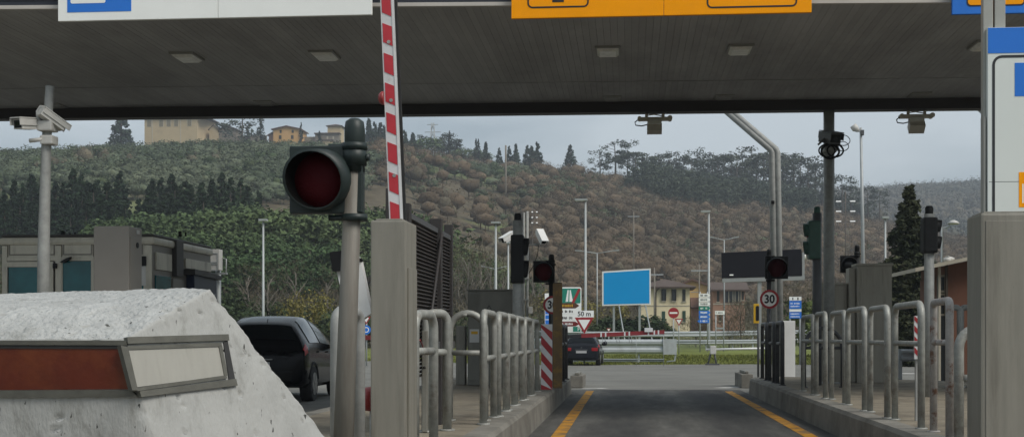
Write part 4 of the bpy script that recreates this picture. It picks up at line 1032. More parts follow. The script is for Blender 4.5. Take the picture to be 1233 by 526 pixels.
def twin_cameras():
    Y = 29.3; X = lambda p: xat(p, Y); Z = lambda p: zat(p, Y, 630)
    t = thing('camera_pole', 'slim galvanised double pole with two bright white cameras behind the black signal', 'camera pole', (X(634), Y, ISL))
    for p, top, r in ((631, 256, .022), (635, 255, .03)):
        b = MB(); b.cyl((X(p), Y, ISL - .01), (X(p), Y, Z(top)), r, 10); b.build('pole', M['galv'], t)
    b = MB()
    for z in (335, 360): b.box(X(629.5), X(637), Y - .05, Y + .05, Z(z + 1.5), Z(z))
    b.cyl((X(632), Y, Z(295.5)), (X(653), Y, Z(294)), .012, 8); b.cyl((X(616), Y, Z(296)), (X(634), Y, Z(296)), .012, 8); b.build('bracket', M['galv'], t)
    cam_box((X(652), Y - .1, Z(285.5)), (.42, -.8, -.85), .36, .14, .12, M['bright'], t)
    cam_box((X(613), Y - .1, Z(286)), (-.75, -.8, -.55), .34, .14, .12, M['bright'], t)
    b = MB(); b.tube([(X(649), Y, Z(293)), (X(647), Y, Z(308)), (X(641), Y, Z(322)), (X(636), Y, Z(330))], .008, 6); b.build('cable', M['black'], t)
    b = MB(); b.box(X(636.5), X(641), Y - .06, Y + .04, Z(377), Z(369), .005); b.build('junction_box', M['cam_white'], t)
twin_cameras()
# toll antennas hung under the far edge of the canopy
def antenna(px, label, pitch):
    Y = farY(xat(px, 27)) + .22; X = lambda p: xat(px + p, Y); zc = HS - .205; k = Y / F_PX
    t = thing('toll_antenna', label, 'toll antenna', (X(0), Y, zc), 'toll antennas under the canopy edge')
    b = MB()
    for p in (-9, 11): b.cyl((X(p), Y, zc + .02), (X(p), Y, zc - 4.5 * k), .03, 8)
    b.tube([(X(-9), Y, zc - 2 * k), (X(0), Y, zc - 1 * k), (X(11), Y, zc - 3 * k)], .012, 6); b.build('hanger', M['cam_beige'], t)
    b = MB(); b.box(X(-17), X(19), Y - .08, Y + .08, zc - 8.5 * k, zc - 4.5 * k, .01); b.cyl((X(19), Y - .1, zc - 6 * k), (X(19), Y + .1, zc - 6 * k), .05, 10); b.cyl((X(-17.5), Y - .1, zc - 6 * k), (X(-17.5), Y + .1, zc - 6 * k), .04, 10); b.build('mount_bar', M['cam_beige'], t)
    b = MB(); b.box(X(-8), X(9), Y - .14, Y + .1, zc - 14 * k, zc - 8.4 * k, .012); b.build('neck', M['cam_white'], t)
    b = MB(); b.obox((X(0.5), Y - .04, zc - 18.5 * k), (8.8 * k, 0, 0), (0, .08, -.03 * pitch), (0, .03 * pitch, 4.4 * k)); b.build('radome', M['cam_beige'], t)
    b = MB(); b.tube([(X(-18), Y, zc - 6 * k), (X(-23), Y, zc - 10 * k), (X(-22), Y, zc - 13.5 * k), (X(-15), Y, zc - 14.5 * k), (X(-8), Y, zc - 13 * k)], .012, 6); b.build('cable', M['black'], t)
antenna(787.5, 'beige toll antenna hung from the canopy edge left of the bent pole', 1.0)
antenna(1102.5, 'beige toll antenna hung from the canopy edge above the dark conical tree', 2.2)
# bent gantry poles beyond the canopy
def bent_pole(px_v, label):
    Y = 33.0; X = lambda p: xat(px_v - 932 + p, Y); Z = lambda p: zat(p, Y, 930)
    t = thing('gantry_pole', label, 'gantry pole', (X(937), Y, 0), 'cranked galvanised gantry poles')
    for dx, nm in ((-2.8, 'pole'), (3.4, 'pole')):
        b = MB(); b.tube([(X(937 + dx), Y, -.01), (X(932.5 + dx), Y, Z(184)), (X(931.2 + dx), Y, Z(180.5)), (X(845 + dx), Y, Z(105))], [.085, .08, .08, .075], 12); b.build('pole', M['galv'], t)
    b = MB()
    for z in (182, 250, 320, 384): b.box(X(930.5), X(938.5), Y - .05, Y + .05, Z(z + 2), Z(z))
    b.build('spacer_plate', M['galv'], t)
    b = MB(); b.box(X(928), X(932), Y - .13, Y - .08, Z(246), Z(242), .01); b.build('fitting', M['black'], t)
    b = MB(); b.box(X(929.5), X(944.5), Y - .25, Y + .25, -.01, .03); b.build('base_plate', M['galv'], t)
bent_pole(932, 'cranked double galvanised pole bending left under the canopy edge')
bent_pole(1236, 'cranked galvanised pole mostly hidden behind the tall lane sign')
# white tapering panel and black box behind the foreground signal pole
def white_wing():
    Y = 12.5; X = lambda p: xat(p, Y); Z = lambda p: zat(p, Y, 420)
    t = thing('white_screen_panel', 'white tapering panel with a small black box behind the foreground signal pole', 'panel', (X(430), Y, ISL))
    b = MB(); b.prism([(X(405), Z(326)), (X(431), Z(309)), (X(434), Z(313)), (X(447), Z(377)), (X(434), Z(386)), (X(430), Z(410)), (X(429), ISL), (X(412), ISL), (X(413), Z(358))], Y, Y + .12); b.build('panel', M['bright'], t)
    b = MB(); b.prism([(X(399), Z(304)), (X(415), Z(302)), (X(415), Z(326)), (X(402.5), Z(327))], Y - .08, Y + .14); b.build('black_box', M['black'], t)
    b = MB(); b.cyl((X(433.5), Y + .06, Z(313)), (X(433.5), Y - .03, Z(313)), .02, 10); b.build('hinge_bolt', M['black'], t)
white_wing()

# striped boards and small posts on the islands
def striped_board(px0, px1, py0, py1, Y, label, flip=1, n=4):
    X = lambda p: xat(p, Y); x0, x1 = X(px0), X(px1); z1, z0 = zat(py0, Y, px0), max(zat(py1, Y, px0), ISL)
    t = thing('striped_marker_board', label, 'marker board', ((x0 + x1) / 2, Y, ISL), 'red and white hazard boards')
    MB().box(x0, x1, Y, Y + .03, z0, z1).build('board', M['arm_white'], t)
    MB().box(x0 + .02, x0 + .07, Y + .03, Y + .08, ISL - .01, z1 - .05).build('post', M['galv'], t)
    w = x1 - x0; pitch = (z1 - z0) / n; k = -1
    while z0 + k * pitch < z1:
        za = z0 + k * pitch; s = w * 1.15 * flip
        poly = [(x0, za + (s if s > 0 else 0)), (x1, za + (0 if s > 0 else -s)), (x1, za + (0 if s > 0 else -s) + pitch * .52), (x0, za + (s if s > 0 else 0) + pitch * .52)]
        poly = [(a, min(max(b_, z0), z1)) for a, b_ in poly]
        ar = abs(sum(poly[i][0] * poly[(i + 1) % 4][1] - poly[(i + 1) % 4][0] * poly[i][1] for i in range(4)))
        if ar > 1e-3:
            b = MB(); b.prism(poly, Y - .003, Y); b.build('red_stripe', M['signred'], t)
        k += 1
striped_board(651.5, 665, 390, 470, 22.6, 'red and white striped board at the end of the left grey railings', 1, 4)
striped_board(1101, 1108, 380, 432, 14.6, 'narrow red and white striped board behind the rusty railing', 1, 4)
Y = 23.4
t = thing('timber_post', 'brown post with yellow flecks partly covering the half-hidden speed sign', 'post', (xat(673, Y), Y, ISL))
MB().box(xat(665.8, Y), xat(676.8, Y), Y, Y + .1, ISL - .01, zat(341, Y, 673), .004).build('post_body', M['post_brown'], t)
MB().box(xat(666.3, Y), xat(676.3, Y), Y + .01, Y + .09, zat(341, Y, 673), zat(340, Y, 673)).build('cap', M['wood'], t)

# speed limit signs
def speed_sign(px, py, r_px, Y, zb, label, txt, post=True):
    x, z, r = xat(px, Y), zat(py, Y, px), r_px * Y / F_PX
    t = thing('speed_limit_sign', label, 'road sign', (x, Y, zb), 'speed limit signs')
    b = MB(); b.disc((x, z), r, Y, Y + .02); b.build('plate', M['white'], t)
    b = MB(); b.ring((x, z), r * .76, r * 1.0, Y - .004, Y - .0005); b.build('red_ring', M['signred'], t)
    b = MB(); text(b, txt, r * 1.22, x, z - r * .02, Y - .003, bold=r * .035, sx=.9); b.build('number', M['signblack'], t)
    b = MB(); b.cyl((x, Y + .06, zb - .01), (x, Y + .06, z + r * .7), .035, 10); b.box(x - .06, x + .06, Y + .02, Y + .1, z - .02, z + .02); b.build('post', M['cam_dark'], t)
speed_sign(926.5, 360, 11.3, 28.3, ISL, 'round 30 speed limit sign with a red ring on the right island', '30')
speed_sign(665, 367, 11.0, 24.3, ISL, 'round speed limit sign half covered by the brown post on the left island', '30')
# ------------------------------------------------------------------ helpers for far things
def gz(x, y): return terrain(x, y) - .05
def G(px, Y): x = xat(px, Y); return x, gz(x, Y)

# ------------------------------------------------------------------ guardrails (W-beam on posts)
def guardrail(pts, h, label, post_step=4.0, beams=1, m='w_beam', name='guardrail', ph=.32, terminal=False):
    """pts: list of (x,y); beams follow the ground"""
    P = [Vector((x, y, gz(x, y) if math.hypot(x, y) > 50 else 0)) for x, y in pts]
    t = thing(name, label, 'guardrail', P[0], 'steel guardrails')
    prof = [(-.155, .0), (-.11, -.075), (-.06, -.075), (-.02, -.012), (.02, -.012), (.06, -.075), (.11, -.075), (.155, .0)]
    for k in range(beams):
        b = MB(); vs = []; n = len(prof)
        for i, p in enumerate(P):
            d = (P[min(i + 1, len(P) - 1)] - P[max(i - 1, 0)]); d.z = 0; d.normalize(); q = Vector((d.y, -d.x, 0))
            if q.y > 0: q = -q
            for dz, dy in prof:
                vs.append(p + Vector((0, 0, h - .16 - k * .42 + dz * ph / .31)) - q * (dy * 1.0))
        fs = [(i * n + j, i * n + j + 1, (i + 1) * n + j + 1, (i + 1) * n + j) for i in range(len(P) - 1) for j in range(n - 1)]
        # give thickness
        vb = len(vs); vs2 = vs + [v + Vector((0, .006, 0)) for v in vs]
        b.add(vs2, fs + [(a + vb, b_ + vb, c + vb, d_ + vb) for a, b_, c, d_ in fs]); b.build('beam', M[m], t)
    tot = 0; prev = P[0]; acc = 0
    for i in range(len(P) - 1):
        seg = P[i + 1] - P[i]; L_ = seg.length; s = acc
        while s < L_:
            p = P[i] + seg * (s / L_); b = MB(); b.box(p.x - .05, p.x + .05, p.y + .10, p.y + .2, p.z - .1, p.z + h, .0)
            b.box(p.x - .06, p.x + .06, p.y + .01, p.y + .10, p.z + h - .25, p.z + h - .05); b.build('post', M[m], t); s += post_step
        acc = s - L_
    if terminal:
        p = P[-1]; b = MB()
        b.obox(p + Vector((.12, 0, h - .16)), (.32, .05, 0), (-.02, .10, 0), (0, 0, ph * .52))
        b.tube([p + Vector((.35, .05, h - .05)), p + Vector((.44, .05, h - .2)), p + Vector((.38, .05, .15)), p + Vector((.0, .05, .1))], .05, 8)
        b.build('terminal', M[m], t)
    return t
# near heavy rail on the verge behind the grey car
Yg = 63.5
guardrail([(xat(640, Yg + 6), Yg + 6), (xat(690, Yg), Yg), (xat(745, Yg), Yg), (xat(803, Yg), Yg)], .98, 'bright double guardrail with a rounded end behind the parked dark car', 3.2, 1, terminal=True, ph=.7)
guardrail([(xat(690, Yg), Yg + .5), (xat(800, Yg), Yg + .5)], .32, 'low second rail under the bright guardrail on the grass verge', 6, 1, ph=.16)
Yh = 96
guardrail([(xat(500, 120), 120), (xat(640, 103), 103), (xat(700, Yh), Yh), (xat(800, Yh), Yh), (xat(860, Yh + 2), Yh + 2), (xat(910, Yh + 8), Yh + 8), (xat(1000, 112), 112)], 1.25, 'long grey guardrail along the road in front of the houses', 3.5, 1, ph=.4)
guardrail([(xat(780, 92), 92), (xat(850, 92), 92), (xat(905, 94), 94), (xat(960, 99), 99)], .75, 'lower grey guardrail in front of the long one by the blue direction signs', 4, 1, ph=.3)
Yr = 36.0
guardrail([(xat(1085, Yr), Yr), (xat(1140, Yr), Yr), (xat(1210, Yr), Yr), (xat(1300, Yr + 3), Yr + 3)], .92, 'blue-grey guardrail in front of the terracotta service booth', 2.2, 1, ph=.32)

# ------------------------------------------------------------------ far barriers
def far_barrier_red():
    Y = 57.0; X = lambda p: xat(p, Y); Z = lambda p: zat(p, Y, 750)
    t = thing('barrier_boom', 'dark red barrier boom with white bands lowered in front of the billboard', 'barrier boom', (X(694), Y, 0))
    p0, p1 = Vector((X(700), Y, Z(404))), Vector((X(800), Y, Z(399.5)))
    d = (p1 - p0)
    def seg(a, b, r, m, nm):
        q = MB(); q.obox(p0 + d * ((a + b) / 2), d * ((b - a) / 2), (0, .03 + (r - .085) * .6 if r > .08 else .026, 0), (0, 0, r)); return q.build(nm, m, t)
    seg(0, 1, .085, M['arm_red_far'], 'boom')
    for a in (.23, .285, .515, .57, .80, .87, .92): seg(a, a + .018, .092, M['arm_white'], 'white_band')
    seg(-.26, .02, .07, M['signblack'], 'boom_root')
    MB().box(X(671), X(680), Y - .2, Y + .3, 0, Z(398), .02).build('cabinet', M['cabinet'], t)
    MB().box(X(776), X(786), Y - .10, Y - .04, Z(399.5), Z(394.5), .01).build('boom_lamp', M['arm_white'], t)
    for p in (766, 799): MB().cyl((X(p), Y, Z(402)), (X(p), Y, .0), .012, 6).build('hanging_strut', M['galv_far'], t)
    for p in (725, 728, 742, 745, 757, 760):   # hanging skirt rods of the boom
        q = MB(); q.cyl((X(p), Y, Z(403)), (X(p + 1), Y, Z(413)), .012, 6); q.build('skirt_rod', M['galv_far'], t)
far_barrier_red()
def far_barrier_white():
    Y = 59.0; X = lambda p: xat(p, Y); Z = lambda p: zat(p, Y, 880)
    t = thing('barrier_boom', 'thin white barrier boom lowered on the grass verge at right', 'barrier boom', (X(860), Y, gz(X(860), Y)))
    q = MB(); q.cyl((X(850), Y, Z(420.5)), (X(935), Y, Z(418.8)), .045, 8); q.build('boom', M['bright'], t)
    g = -.05
    q = MB(); q.box(X(855), X(862), Y - .2, Y + .2, Z(426), Z(416), .02); q.build('drive_head', M['cam_white'], t)
    q = MB(); q.cyl((X(852), Y, g), (X(856), Y, Z(424)), .04, 8); q.cyl((X(863), Y, g), (X(860), Y, Z(424)), .04, 8); q.box(X(849), X(866), Y - .12, Y + .12, g, g + .12); q.build('stand', M['cam_dark'], t)
far_barrier_white()

# ------------------------------------------------------------------ signs beyond the plaza
def posts(t, xs, y, zt, r=.04, m='galv_far'):
    for x in xs:
        g = gz(x, y) if y > 50 else 0
        MB().cyl((x, y, g - .1), (x, y, zt), r, 8).build('post', M[m], t)
def strokes(mb, x0, x1, z, h, y, seed, n=6):
    """illegible far lettering: short upright strokes"""
    rd = random.Random(seed); w = (x1 - x0) / n
    for k in range(n):
        if rd.random() < .12: continue
        mb.box(x0 + k * w, x0 + k * w + w * rd.uniform(.45, .78), y - .002, y, z - h * rd.uniform(.35, .5), z + h * rd.uniform(.3, .5))
def motorway_end_sign():
    Y = 62.0; X = lambda p: xat(p, Y); Z = lambda p: zat(p, Y, 690)
    t = thing('motorway_sign', 'green motorway end sign with direction arrows beneath it', 'road sign', (X(687), Y, 0))
    posts(t, [X(677), X(696)], Y + .06, Z(347))
    b = MB(); b.prism(rrect(X(672), X(700), Z(400), Z(345.5), .08), Y, Y + .03); b.build('plate', M['white'], t)
    b = MB(); b.prism(rrect(X(673), X(699), Z(365), Z(347), .06), Y - .004, Y); b.build('green_field', M['green'], t)
    b = MB(); b.prism([(X(681), Z(363)), (X(683.4), Z(349)), (X(684.8), Z(349)), (X(684.2), Z(363))], Y - .007, Y - .0045); b.prism([(X(685.6), Z(363)), (X(685.9), Z(349)), (X(687.2), Z(349)), (X(690), Z(363))], Y - .007, Y - .0045); b.build('carriageway_symbol', M['white'], t)
    b = MB(); b.prism([(X(688), Z(364.5)), (X(691.5), Z(364.5)), (X(698.8), Z(349.5)), (X(698.8), Z(347.5)), (X(696.2), Z(347.5))], Y - .0095, Y - .0072); b.build('red_bar', M['signred'], t)
    def arrow(z0, z1, m, nm, txtm, seed):
        b = MB(); zm = (Z(z0) + Z(z1)) / 2; b.prism([(X(674), Z(z1)), (X(693), Z(z1)), (X(697.5), zm), (X(693), Z(z0)), (X(674), Z(z0))], Y - .008, Y - .0042); o = b.build(nm, m, t)
        b = MB(); strokes(b, X(677), X(690), zm, (Z(z0) - Z(z1)) * .5, Y - .0085, seed, 8); b.build('lettering', txtm, o)
    arrow(364.5, 371, M['brown'], 'brown_arrow', M['yellow'], 3)
    arrow(371.5, 378, M['white'], 'white_arrow', M['signblack'], 4)
    arrow(379, 386, M['white'], 'white_arrow', M['signblack'], 5)
    arrow(387, 392.5, M['maroon'], 'maroon_arrow', M['white'], 6)
    b = MB(); b.box(X(690), X(699), Y - .006, Y - .0005, Z(399), Z(393)); b.build('green_panel', M['green'], t)
    b = MB(); text(b, 'P', .28, X(697), Z(396), Y - .0085); b.build('letter', M['white'], t)
motorway_end_sign()
def yield_sign(px, py_top, w_px, Y, label, caption=None, group='give way signs', post_to=None, extra=None, top_plate=None):
    X = lambda p: xat(p, Y); x = X(px); k = Y / F_PX; w = w_px * k; zt = zat(py_top, Y, px); h = w * .86
    t = thing('give_way_sign', label, 'road sign', (x, Y, 0), group)
    def tri(s, m, y0, y1, nm):
        cx, cz = x, zt - h * .36; pts = [(cx - w / 2 * s, cz + h * .36 * s), (cx + w / 2 * s, cz + h * .36 * s), (cx, cz - h * .64 * s)]
        b = MB(); b.prism(pts, y0, y1); b.build(nm, m, t)
    tri(1, M['signred'], Y, Y + .02, 'red_triangle'); tri(.62, M['white'], Y - .004, Y - .0005, 'white_field')
    if top_plate:
        MB().box(x - w * .5, x + w * .5, Y, Y + .02, zt + .01, zt + h * .42).build('distance_plate', M['white'], t)
        b = MB(); text(b, top_plate, h * .40, x, zt + h * .21, Y - .003, bold=.006); b.build('lettering', M['signblack'], t)
    posts(t, [x], Y + .06, zt + (h * .4 if top_plate else 0), .035)
    if extra: extra(t, x, zt, h, k)
    return t
yield_sign(703.5, 382, 23, 61.0, 'red and white give way triangle with a 50 m plate', top_plate='50 m')
yield_sign(817.5, 383.5, 10, 82.0, 'small give way triangle just right of the no entry disc')
yield_sign(733, 395, 5.5, 84.0, 'tiny give way triangle behind the dark red boom')
def rb_extra(t, x, zt, h, k):
    Y = 56.0; c = (x, zt - h - 6.5 * k)
    b = MB(); b.disc(c, 5.6 * k, Y, Y + .02); b.build('blue_disc', M['blue'], t)
    b = MB(); b.ring(c, 2.4 * k, 3.4 * k, Y - .003, Y - .0005, 18); b.build('roundabout_arrows', M['white'], t)
    MB().box(x - 14 * k, x + 8 * k, Y - .04, Y - .01, zat(409, Y, 440), zat(403.5, Y, 440)).build('red_board', M['maroon'], t)
yield_sign(441, 381, 11, 56.0, 'give way triangle over a blue roundabout disc seen behind the signal pole', extra=rb_extra)
def no_entry():
    Y = 80.0; x, z, k = xat(811, Y), zat(376.5, Y, 811), Y / F_PX
    t = thing('no_entry_sign', 'round red no entry sign with a white bar on a thin post', 'road sign', (x, Y, 0))
    b = MB(); b.disc((x, z), 6.4 * k, Y, Y + .02); b.build('plate', M['signred'], t)
    MB().box(x - 4.6 * k, x + 4.6 * k, Y - .004, Y - .0005, z - 1.0 * k, z + 1.0 * k).build('white_bar', M['white'], t)
    posts(t, [x], Y + .06, z)
    # second thin post reaching the verge
no_entry()
def dir_stack():
    Y = 88.0; X = lambda p: xat(p, Y); Z = lambda p: zat(p, Y, 848)
    t = thing('direction_sign_stack', 'stack of white, green and blue direction arrows before the houses', 'direction signs', (X(848), Y, gz(X(848), Y)))
    posts(t, [X(843), X(852)], Y + .06, Z(351))
    rows = [('white', 'signblack', 1)] * 3 + [('green', 'white', 1)] + [('blue', 'white', 1)] * 2 + [('blue', 'white', -1)]
    for i, (m, tm, dr) in enumerate(rows):
        za, zb = Z(353.2 + i * 5.15), Z(353.2 + i * 5.15 + 4.5); zm = (za + zb) / 2
        pts = [(X(841.5), zb), (X(853), zb), (X(855.5), zm), (X(853), za), (X(841.5), za)] if dr > 0 else [(X(842.5), zb), (X(854), zb), (X(854), za), (X(842.5), za), (X(839.5), zm)]
        b = MB(); b.prism(pts, Y, Y + .03); o = b.build('direction_arrow', M[m], t)
        b = MB(); strokes(b, X(843.5), X(852), zm, (za - zb) * .55, Y - .0005, 20 + i, 7); b.build('lettering', M[tm], o)
dir_stack()
def blue_pair():
    Y = 60.0; X = lambda p: xat(p, Y); Z = lambda p: zat(p, Y, 957)
    t = thing('direction_sign', 'blue direction sign with a white top panel right of the 30 sign', 'road sign', (X(957), Y, 0))
    posts(t, [X(951.5), X(963.5)], Y + .06, Z(357), .04)
    for z0, z1, m, nm in ((361.5, 357, 'white', 'top_panel'), (371.5, 362, 'blue', 'blue_panel'), (375, 372, 'white', 'middle_panel'), (383, 375.4, 'blue', 'blue_panel')):
        o = MB().box(X(950.5), X(965), Y, Y + .03, Z(z0), Z(z1)).build(nm, M[m], t)
        if m == 'blue':
            for dz, sd in ((-1.6, int(z0)), (1.8, int(z1))): b = MB(); strokes(b, X(952), X(963), Z((z0 + z1) / 2 + dz), .07, Y - .0005, sd, 8); b.build('lettering', M['white'], o)
    b = MB(); b.box(X(954), X(955.2), Y - .002, Y, Z(361), Z(358)); b.box(X(960), X(961.5), Y - .002, Y, Z(361), Z(358)); b.build('symbol', M['signblack'], t)
blue_pair()
def blue_edge_sign():
    Y = 58.0; X = lambda p: xat(p, Y); Z = lambda p: zat(p, Y, 660)
    t = thing('direction_sign', 'narrow white and blue sign mostly hidden behind the half-covered speed sign', 'road sign', (X(660), Y, 0))
    posts(t, [X(659), X(668)], Y + .06, Z(355))
    MB().box(X(656), X(671), Y, Y + .03, Z(392), Z(353)).build('plate', M['white'], t)
    for i, (a, b_) in enumerate(((378, 372), (384, 379), (390, 385))): MB().box(X(656.6), X(670), Y - .004, Y - .0005, Z(a), Z(b_)).build('blue_arrow', M['blue'], t)
blue_edge_sign()
def yellow_sign():
    Y = 36.0; X = lambda p: xat(p, Y); Z = lambda p: zat(p, Y, 910)
    t = thing('yellow_sign', 'narrow yellow sign board left of the 30 sign post', 'road sign', (X(911), Y, 0))
    MB().box(X(907.5), X(914), Y, Y + .08, Z(389), Z(365.5), .01).build('board', M['yellow'], t)
    b = MB(); border(b, X(910), X(914), Z(386), Z(368), .03, .05, Y - .006, Y); b.build('dark_symbol', M['signblack'], t)
    posts(t, [X(913.5)], Y + .12, Z(367), .03, 'cam_dark')
yellow_sign()
def small_board():
    Y = 90.0; X = lambda p: xat(p, Y); Z = lambda p: zat(p, Y, 868)
    t = thing('information_board', 'small pale board on posts between the direction arrows and the bare shrub', 'road sign', (X(868), Y, 0))
    MB().box(X(861), X(872.5), Y, Y + .04, Z(378.5), Z(374)).build('board', M['white'], t)
    b = MB(); strokes(b, X(862), X(871.5), Z(376.2), .12, Y - .0005, 77, 8); b.build('lettering', M['signblack'], t)
    posts(t, [X(862), X(871.5)], Y + .08, Z(375))
    b = MB(); b.box(X(862), X(871), Y + .06, Y + .1, Z(396), Z(394)); b.build('cross_bar', M['galv_far'], t)
small_board()

# white panel behind the black railings (right island)
Y = 33.2; X = lambda p: xat(p, Y)
t = thing('white_board', 'plain white board standing behind the black railings', 'board', (X(945), Y, 0))
MB().box(X(931), X(957.5), Y, Y + .06, .05, zat(386, Y, 945), .01).build('panel', M['bright'], t)
for p in (933, 955): MB().box(X(p), X(p + 1.4), Y + .06, Y + .12, -.01, zat(388, Y, 945)).build('leg', M['galv'], t)

# billboard and message panel
def billboard():
    Y = 104.0; X = lambda p: xat(p, Y); Z = lambda p: zat(p, Y, 755)
    g = gz(X(755), Y)
    t = thing('billboard', 'plain bright blue billboard with a white frame on four legs', 'billboard', (X(755), Y, g))
    pts = [(X(725), Z(326.5)), (X(783.7), Z(323)), (X(783.7), Z(366.5)), (X(725), Z(368))]
    b = MB(); b.prism(pts, Y, Y + .12); b.build('frame', M['bright'], t)
    b = MB(); b.prism([(X(726.8), Z(328.3)), (X(782), Z(325)), (X(782), Z(365)), (X(726.8), Z(366.3))], Y - .01, Y - .001); b.build('blue_face', M['blue2'], t)
    for p in (739, 770): MB().box(X(p - 1.2), X(p + 1.4), Y + .13, Y + .3, g - .2, Z(330)).build('leg', M['galv_far'], t)
    for p, q in ((745, 754), (777, 786)):
        b = MB(); b.cyl((X(p), Y + .1, Z(366)), (X(q), Y - 3.5, gz(X(q), Y - 3.5)), .05, 8); b.build('brace', M['galv_far'], t)
billboard()
def led_panel():
    Y = 70.0; X = lambda p: xat(p, Y); Z = lambda p: zat(p, Y, 918); g = gz(X(930), Y)
    t = thing('message_panel', 'wide dark electronic message panel on a grey frame', 'message panel', (X(935), Y, g))
    b = MB(); b.prism([(X(869), Z(304)), (X(965), Z(300)), (X(965.5), Z(332)), (X(869.5), Z(334.5))], Y, Y + .35); b.build('screen', M['led'], t)
    b = MB(); b.prism([(X(870), Z(335)), (X(969), Z(332.3)), (X(969), Z(337)), (X(870), Z(339.5))], Y + .02, Y + .3); b.box(X(966), X(969), Y + .05, Y + .25, Z(337), Z(304)); b.build('frame', M['led_frame'], t)
    for p in (915, 938): MB().box(X(p - 2.2), X(p + 2.2), Y + .1, Y + .4, g - .1, Z(338)).build('leg', M['led_frame'], t)
    MB().box(X(878.5), X(883), Y - .006, Y - .001, Z(331.5), Z(330)).build('maker_plate', M['white'], t)
    b = MB(); b.cyl((X(969), Y + .15, Z(304)), (X(969), Y + .15, Z(312)), .08, 10); b.build('beacon', M['bright'], t)
led_panel()

# ------------------------------------------------------------------ street lamps
def lamp_single(px, py_top, Y, label, head=-1, r=.07, w_px=None):
    x, g = G(px, Y); zt = zat(py_top, Y, px); k = Y / F_PX
    t = thing('street_lamp', label, 'street lamp', (x, Y, g), 'single-head street lamps')
    b = MB(); b.tube([(x, Y, g - .1), (x, Y, g + 1), (x, Y, zt)], [r * 1.25, r * 1.2, r * .75], 10); b.build('pole', M['galv_far'], t)
    b = MB(); L_ = (w_px or 10) * k
    if head: b.obox((x + head * L_ * .35, Y, zt + .02), (L_ * .5, 0, 0), (0, .16, 0), (0, 0, .06))
    else: b.obox((x, Y, zt), (L_ * .5, 0, 0), (0, .2, 0), (0, 0, .06))
    hd = b.build('lamp_head', M['galv_far'], t)
    b = MB(); b.obox((x + head * L_ * .4, Y, zt - .045), (L_ * .35, 0, 0), (0, .12, 0), (0, 0, .012)); b.build('lamp_glass', M['lampglass'], hd)
def lamp_double(px, py_top, half_px, Y, label, r=.06):
    x, g = G(px, Y); zt = zat(py_top, Y, px); k = Y / F_PX
    t = thing('street_lamp', label, 'street lamp', (x, Y, g), 'double-arm street lamps')
    b = MB(); b.tube([(x, Y, g - .1), (x, Y, zt - 2.5 * k)], [r * 1.2, r * .8], 10); b.build('pole', M['galv_far'], t)
    for s in (-1, 1):
        b = MB(); b.tube([(x, Y, zt - 3 * k), (x + s * half_px * .45 * k, Y, zt - 1.2 * k), (x + s * half_px * .75 * k, Y, zt)], r * .6, 8); a = b.build('arm', M['galv_far'], t)
        b = MB(); b.obox((x + s * half_px * .85 * k, Y, zt + .02), (half_px * .17 * k, 0, .03 * s), (0, .14, 0), (0, 0, .045)); b.build('lamp_head', M['galv_far'], a)
lamp_single(317, 265, 78, 'slim street lamp above the black car roof', 0, .075, 10)
lamp_single(597, 268, 92, 'street lamp left of the black signal with the white cameras', 0, .09, 11)
lamp_single(705, 241, 84, 'tall street lamp above the motorway end sign', -1, .085, 15)
lamp_single(853.5, 255, 95, 'tall street lamp left of the dark message panel', -1, .085, 11)
lamp_single(1066, 262, 82, 'street lamp just left of the dark conical tree', 0, .07, 7)
lamp_single(612, 292, 75, 'short lamp pole close to the left white camera', 0, .06, 4)
lamp_double(596, 321, 16, 118, 'double-arm street lamp between the louvred fence and the black signal')
lamp_double(719, 302, 26, 112, 'double-arm street lamp beside the blue billboard')
lamp_double(872, 286, 17, 120, 'double-arm street lamp over the left end of the message panel')
# tall camera mast at the right
def mast():
    Y = 48.0; x = xat(1038, Y); g = 0; Z = lambda p: zat(p, Y, 1037); X = lambda p: xat(p, Y)
    t = thing('camera_mast', 'tall thin mast with a camera and a lamp on top against the sky', 'mast', (x, Y, g))
    b = MB(); b.tube([(X(1041), Y, -.1), (X(1038.5), Y, Z(260)), (X(1036.5), Y, Z(154))], [.075, .06, .045], 10); b.build('pole', M['galv_far'], t)
    b = MB(); b.tube([(X(1034), Y, Z(158)), (X(1030), Y, Z(155)), (X(1027), Y, Z(151))], [.05, .13, .12], 12); b.cyl((X(1036.5), Y, Z(158)), (X(1033), Y, Z(158)), .03, 8); b.build('dome_camera', M['cam_white'], t)
    b = MB(); b.box(X(1036), X(1040), Y - .1, Y + .1, Z(163), Z(157), .01); b.build('control_box', M['cam_dark'], t)
mast()
# small swan-neck lamps by the right signal, thin masts on the slope
def swan(px, py, Y, label):
    X = lambda p: xat(px + p, Y); Z = lambda p: zat(p, Y, px); x, g = G(px, Y)
    t = thing('globe_lamp', label, 'street lamp', (X(-8), Y, g), 'bowl-headed lamps')
    b = MB(); b.tube([(X(-14), Y, g - .1), (X(-14), Y, Z(py + 8)), (X(-8), Y, Z(py + 8)), (X(-5), Y, Z(py + 6)), (X(-5), Y, Z(py + 2)), (X(0), Y, Z(py))], .05, 8); b.build('pole', M['galv_far'], t)
    b = MB(); b.tube([(X(0), Y, Z(py - 1)), (X(0), Y, Z(py)), (X(0), Y, Z(py + 3.0)), (X(0), Y, Z(py + 4))], [.05, .15, .28, .2], 14); b.build('lamp_bowl', M['cam_white'], t)
swan(1148, 266, 62, 'small bowl-headed lamp just right of the black signal near the terracotta booth')
def thin_mast(px, py0, Y, label, cross=True, r=.1):
    x, g = G(px, Y); zt = zat(py0, Y, px)
    t = thing('utility_pole', label, 'utility pole', (x, Y, g), 'pale poles on the hillside')
    MB().cyl((x, Y, g - .3), (x, Y, zt), r, 8).build('pole', M['bark_pale'], t)
    if cross: MB().obox((x, Y, zt - .8), (1.0, 0, 0), (0, .08, 0), (0, 0, .08)).build('crossarm', M['galv_far'], t)
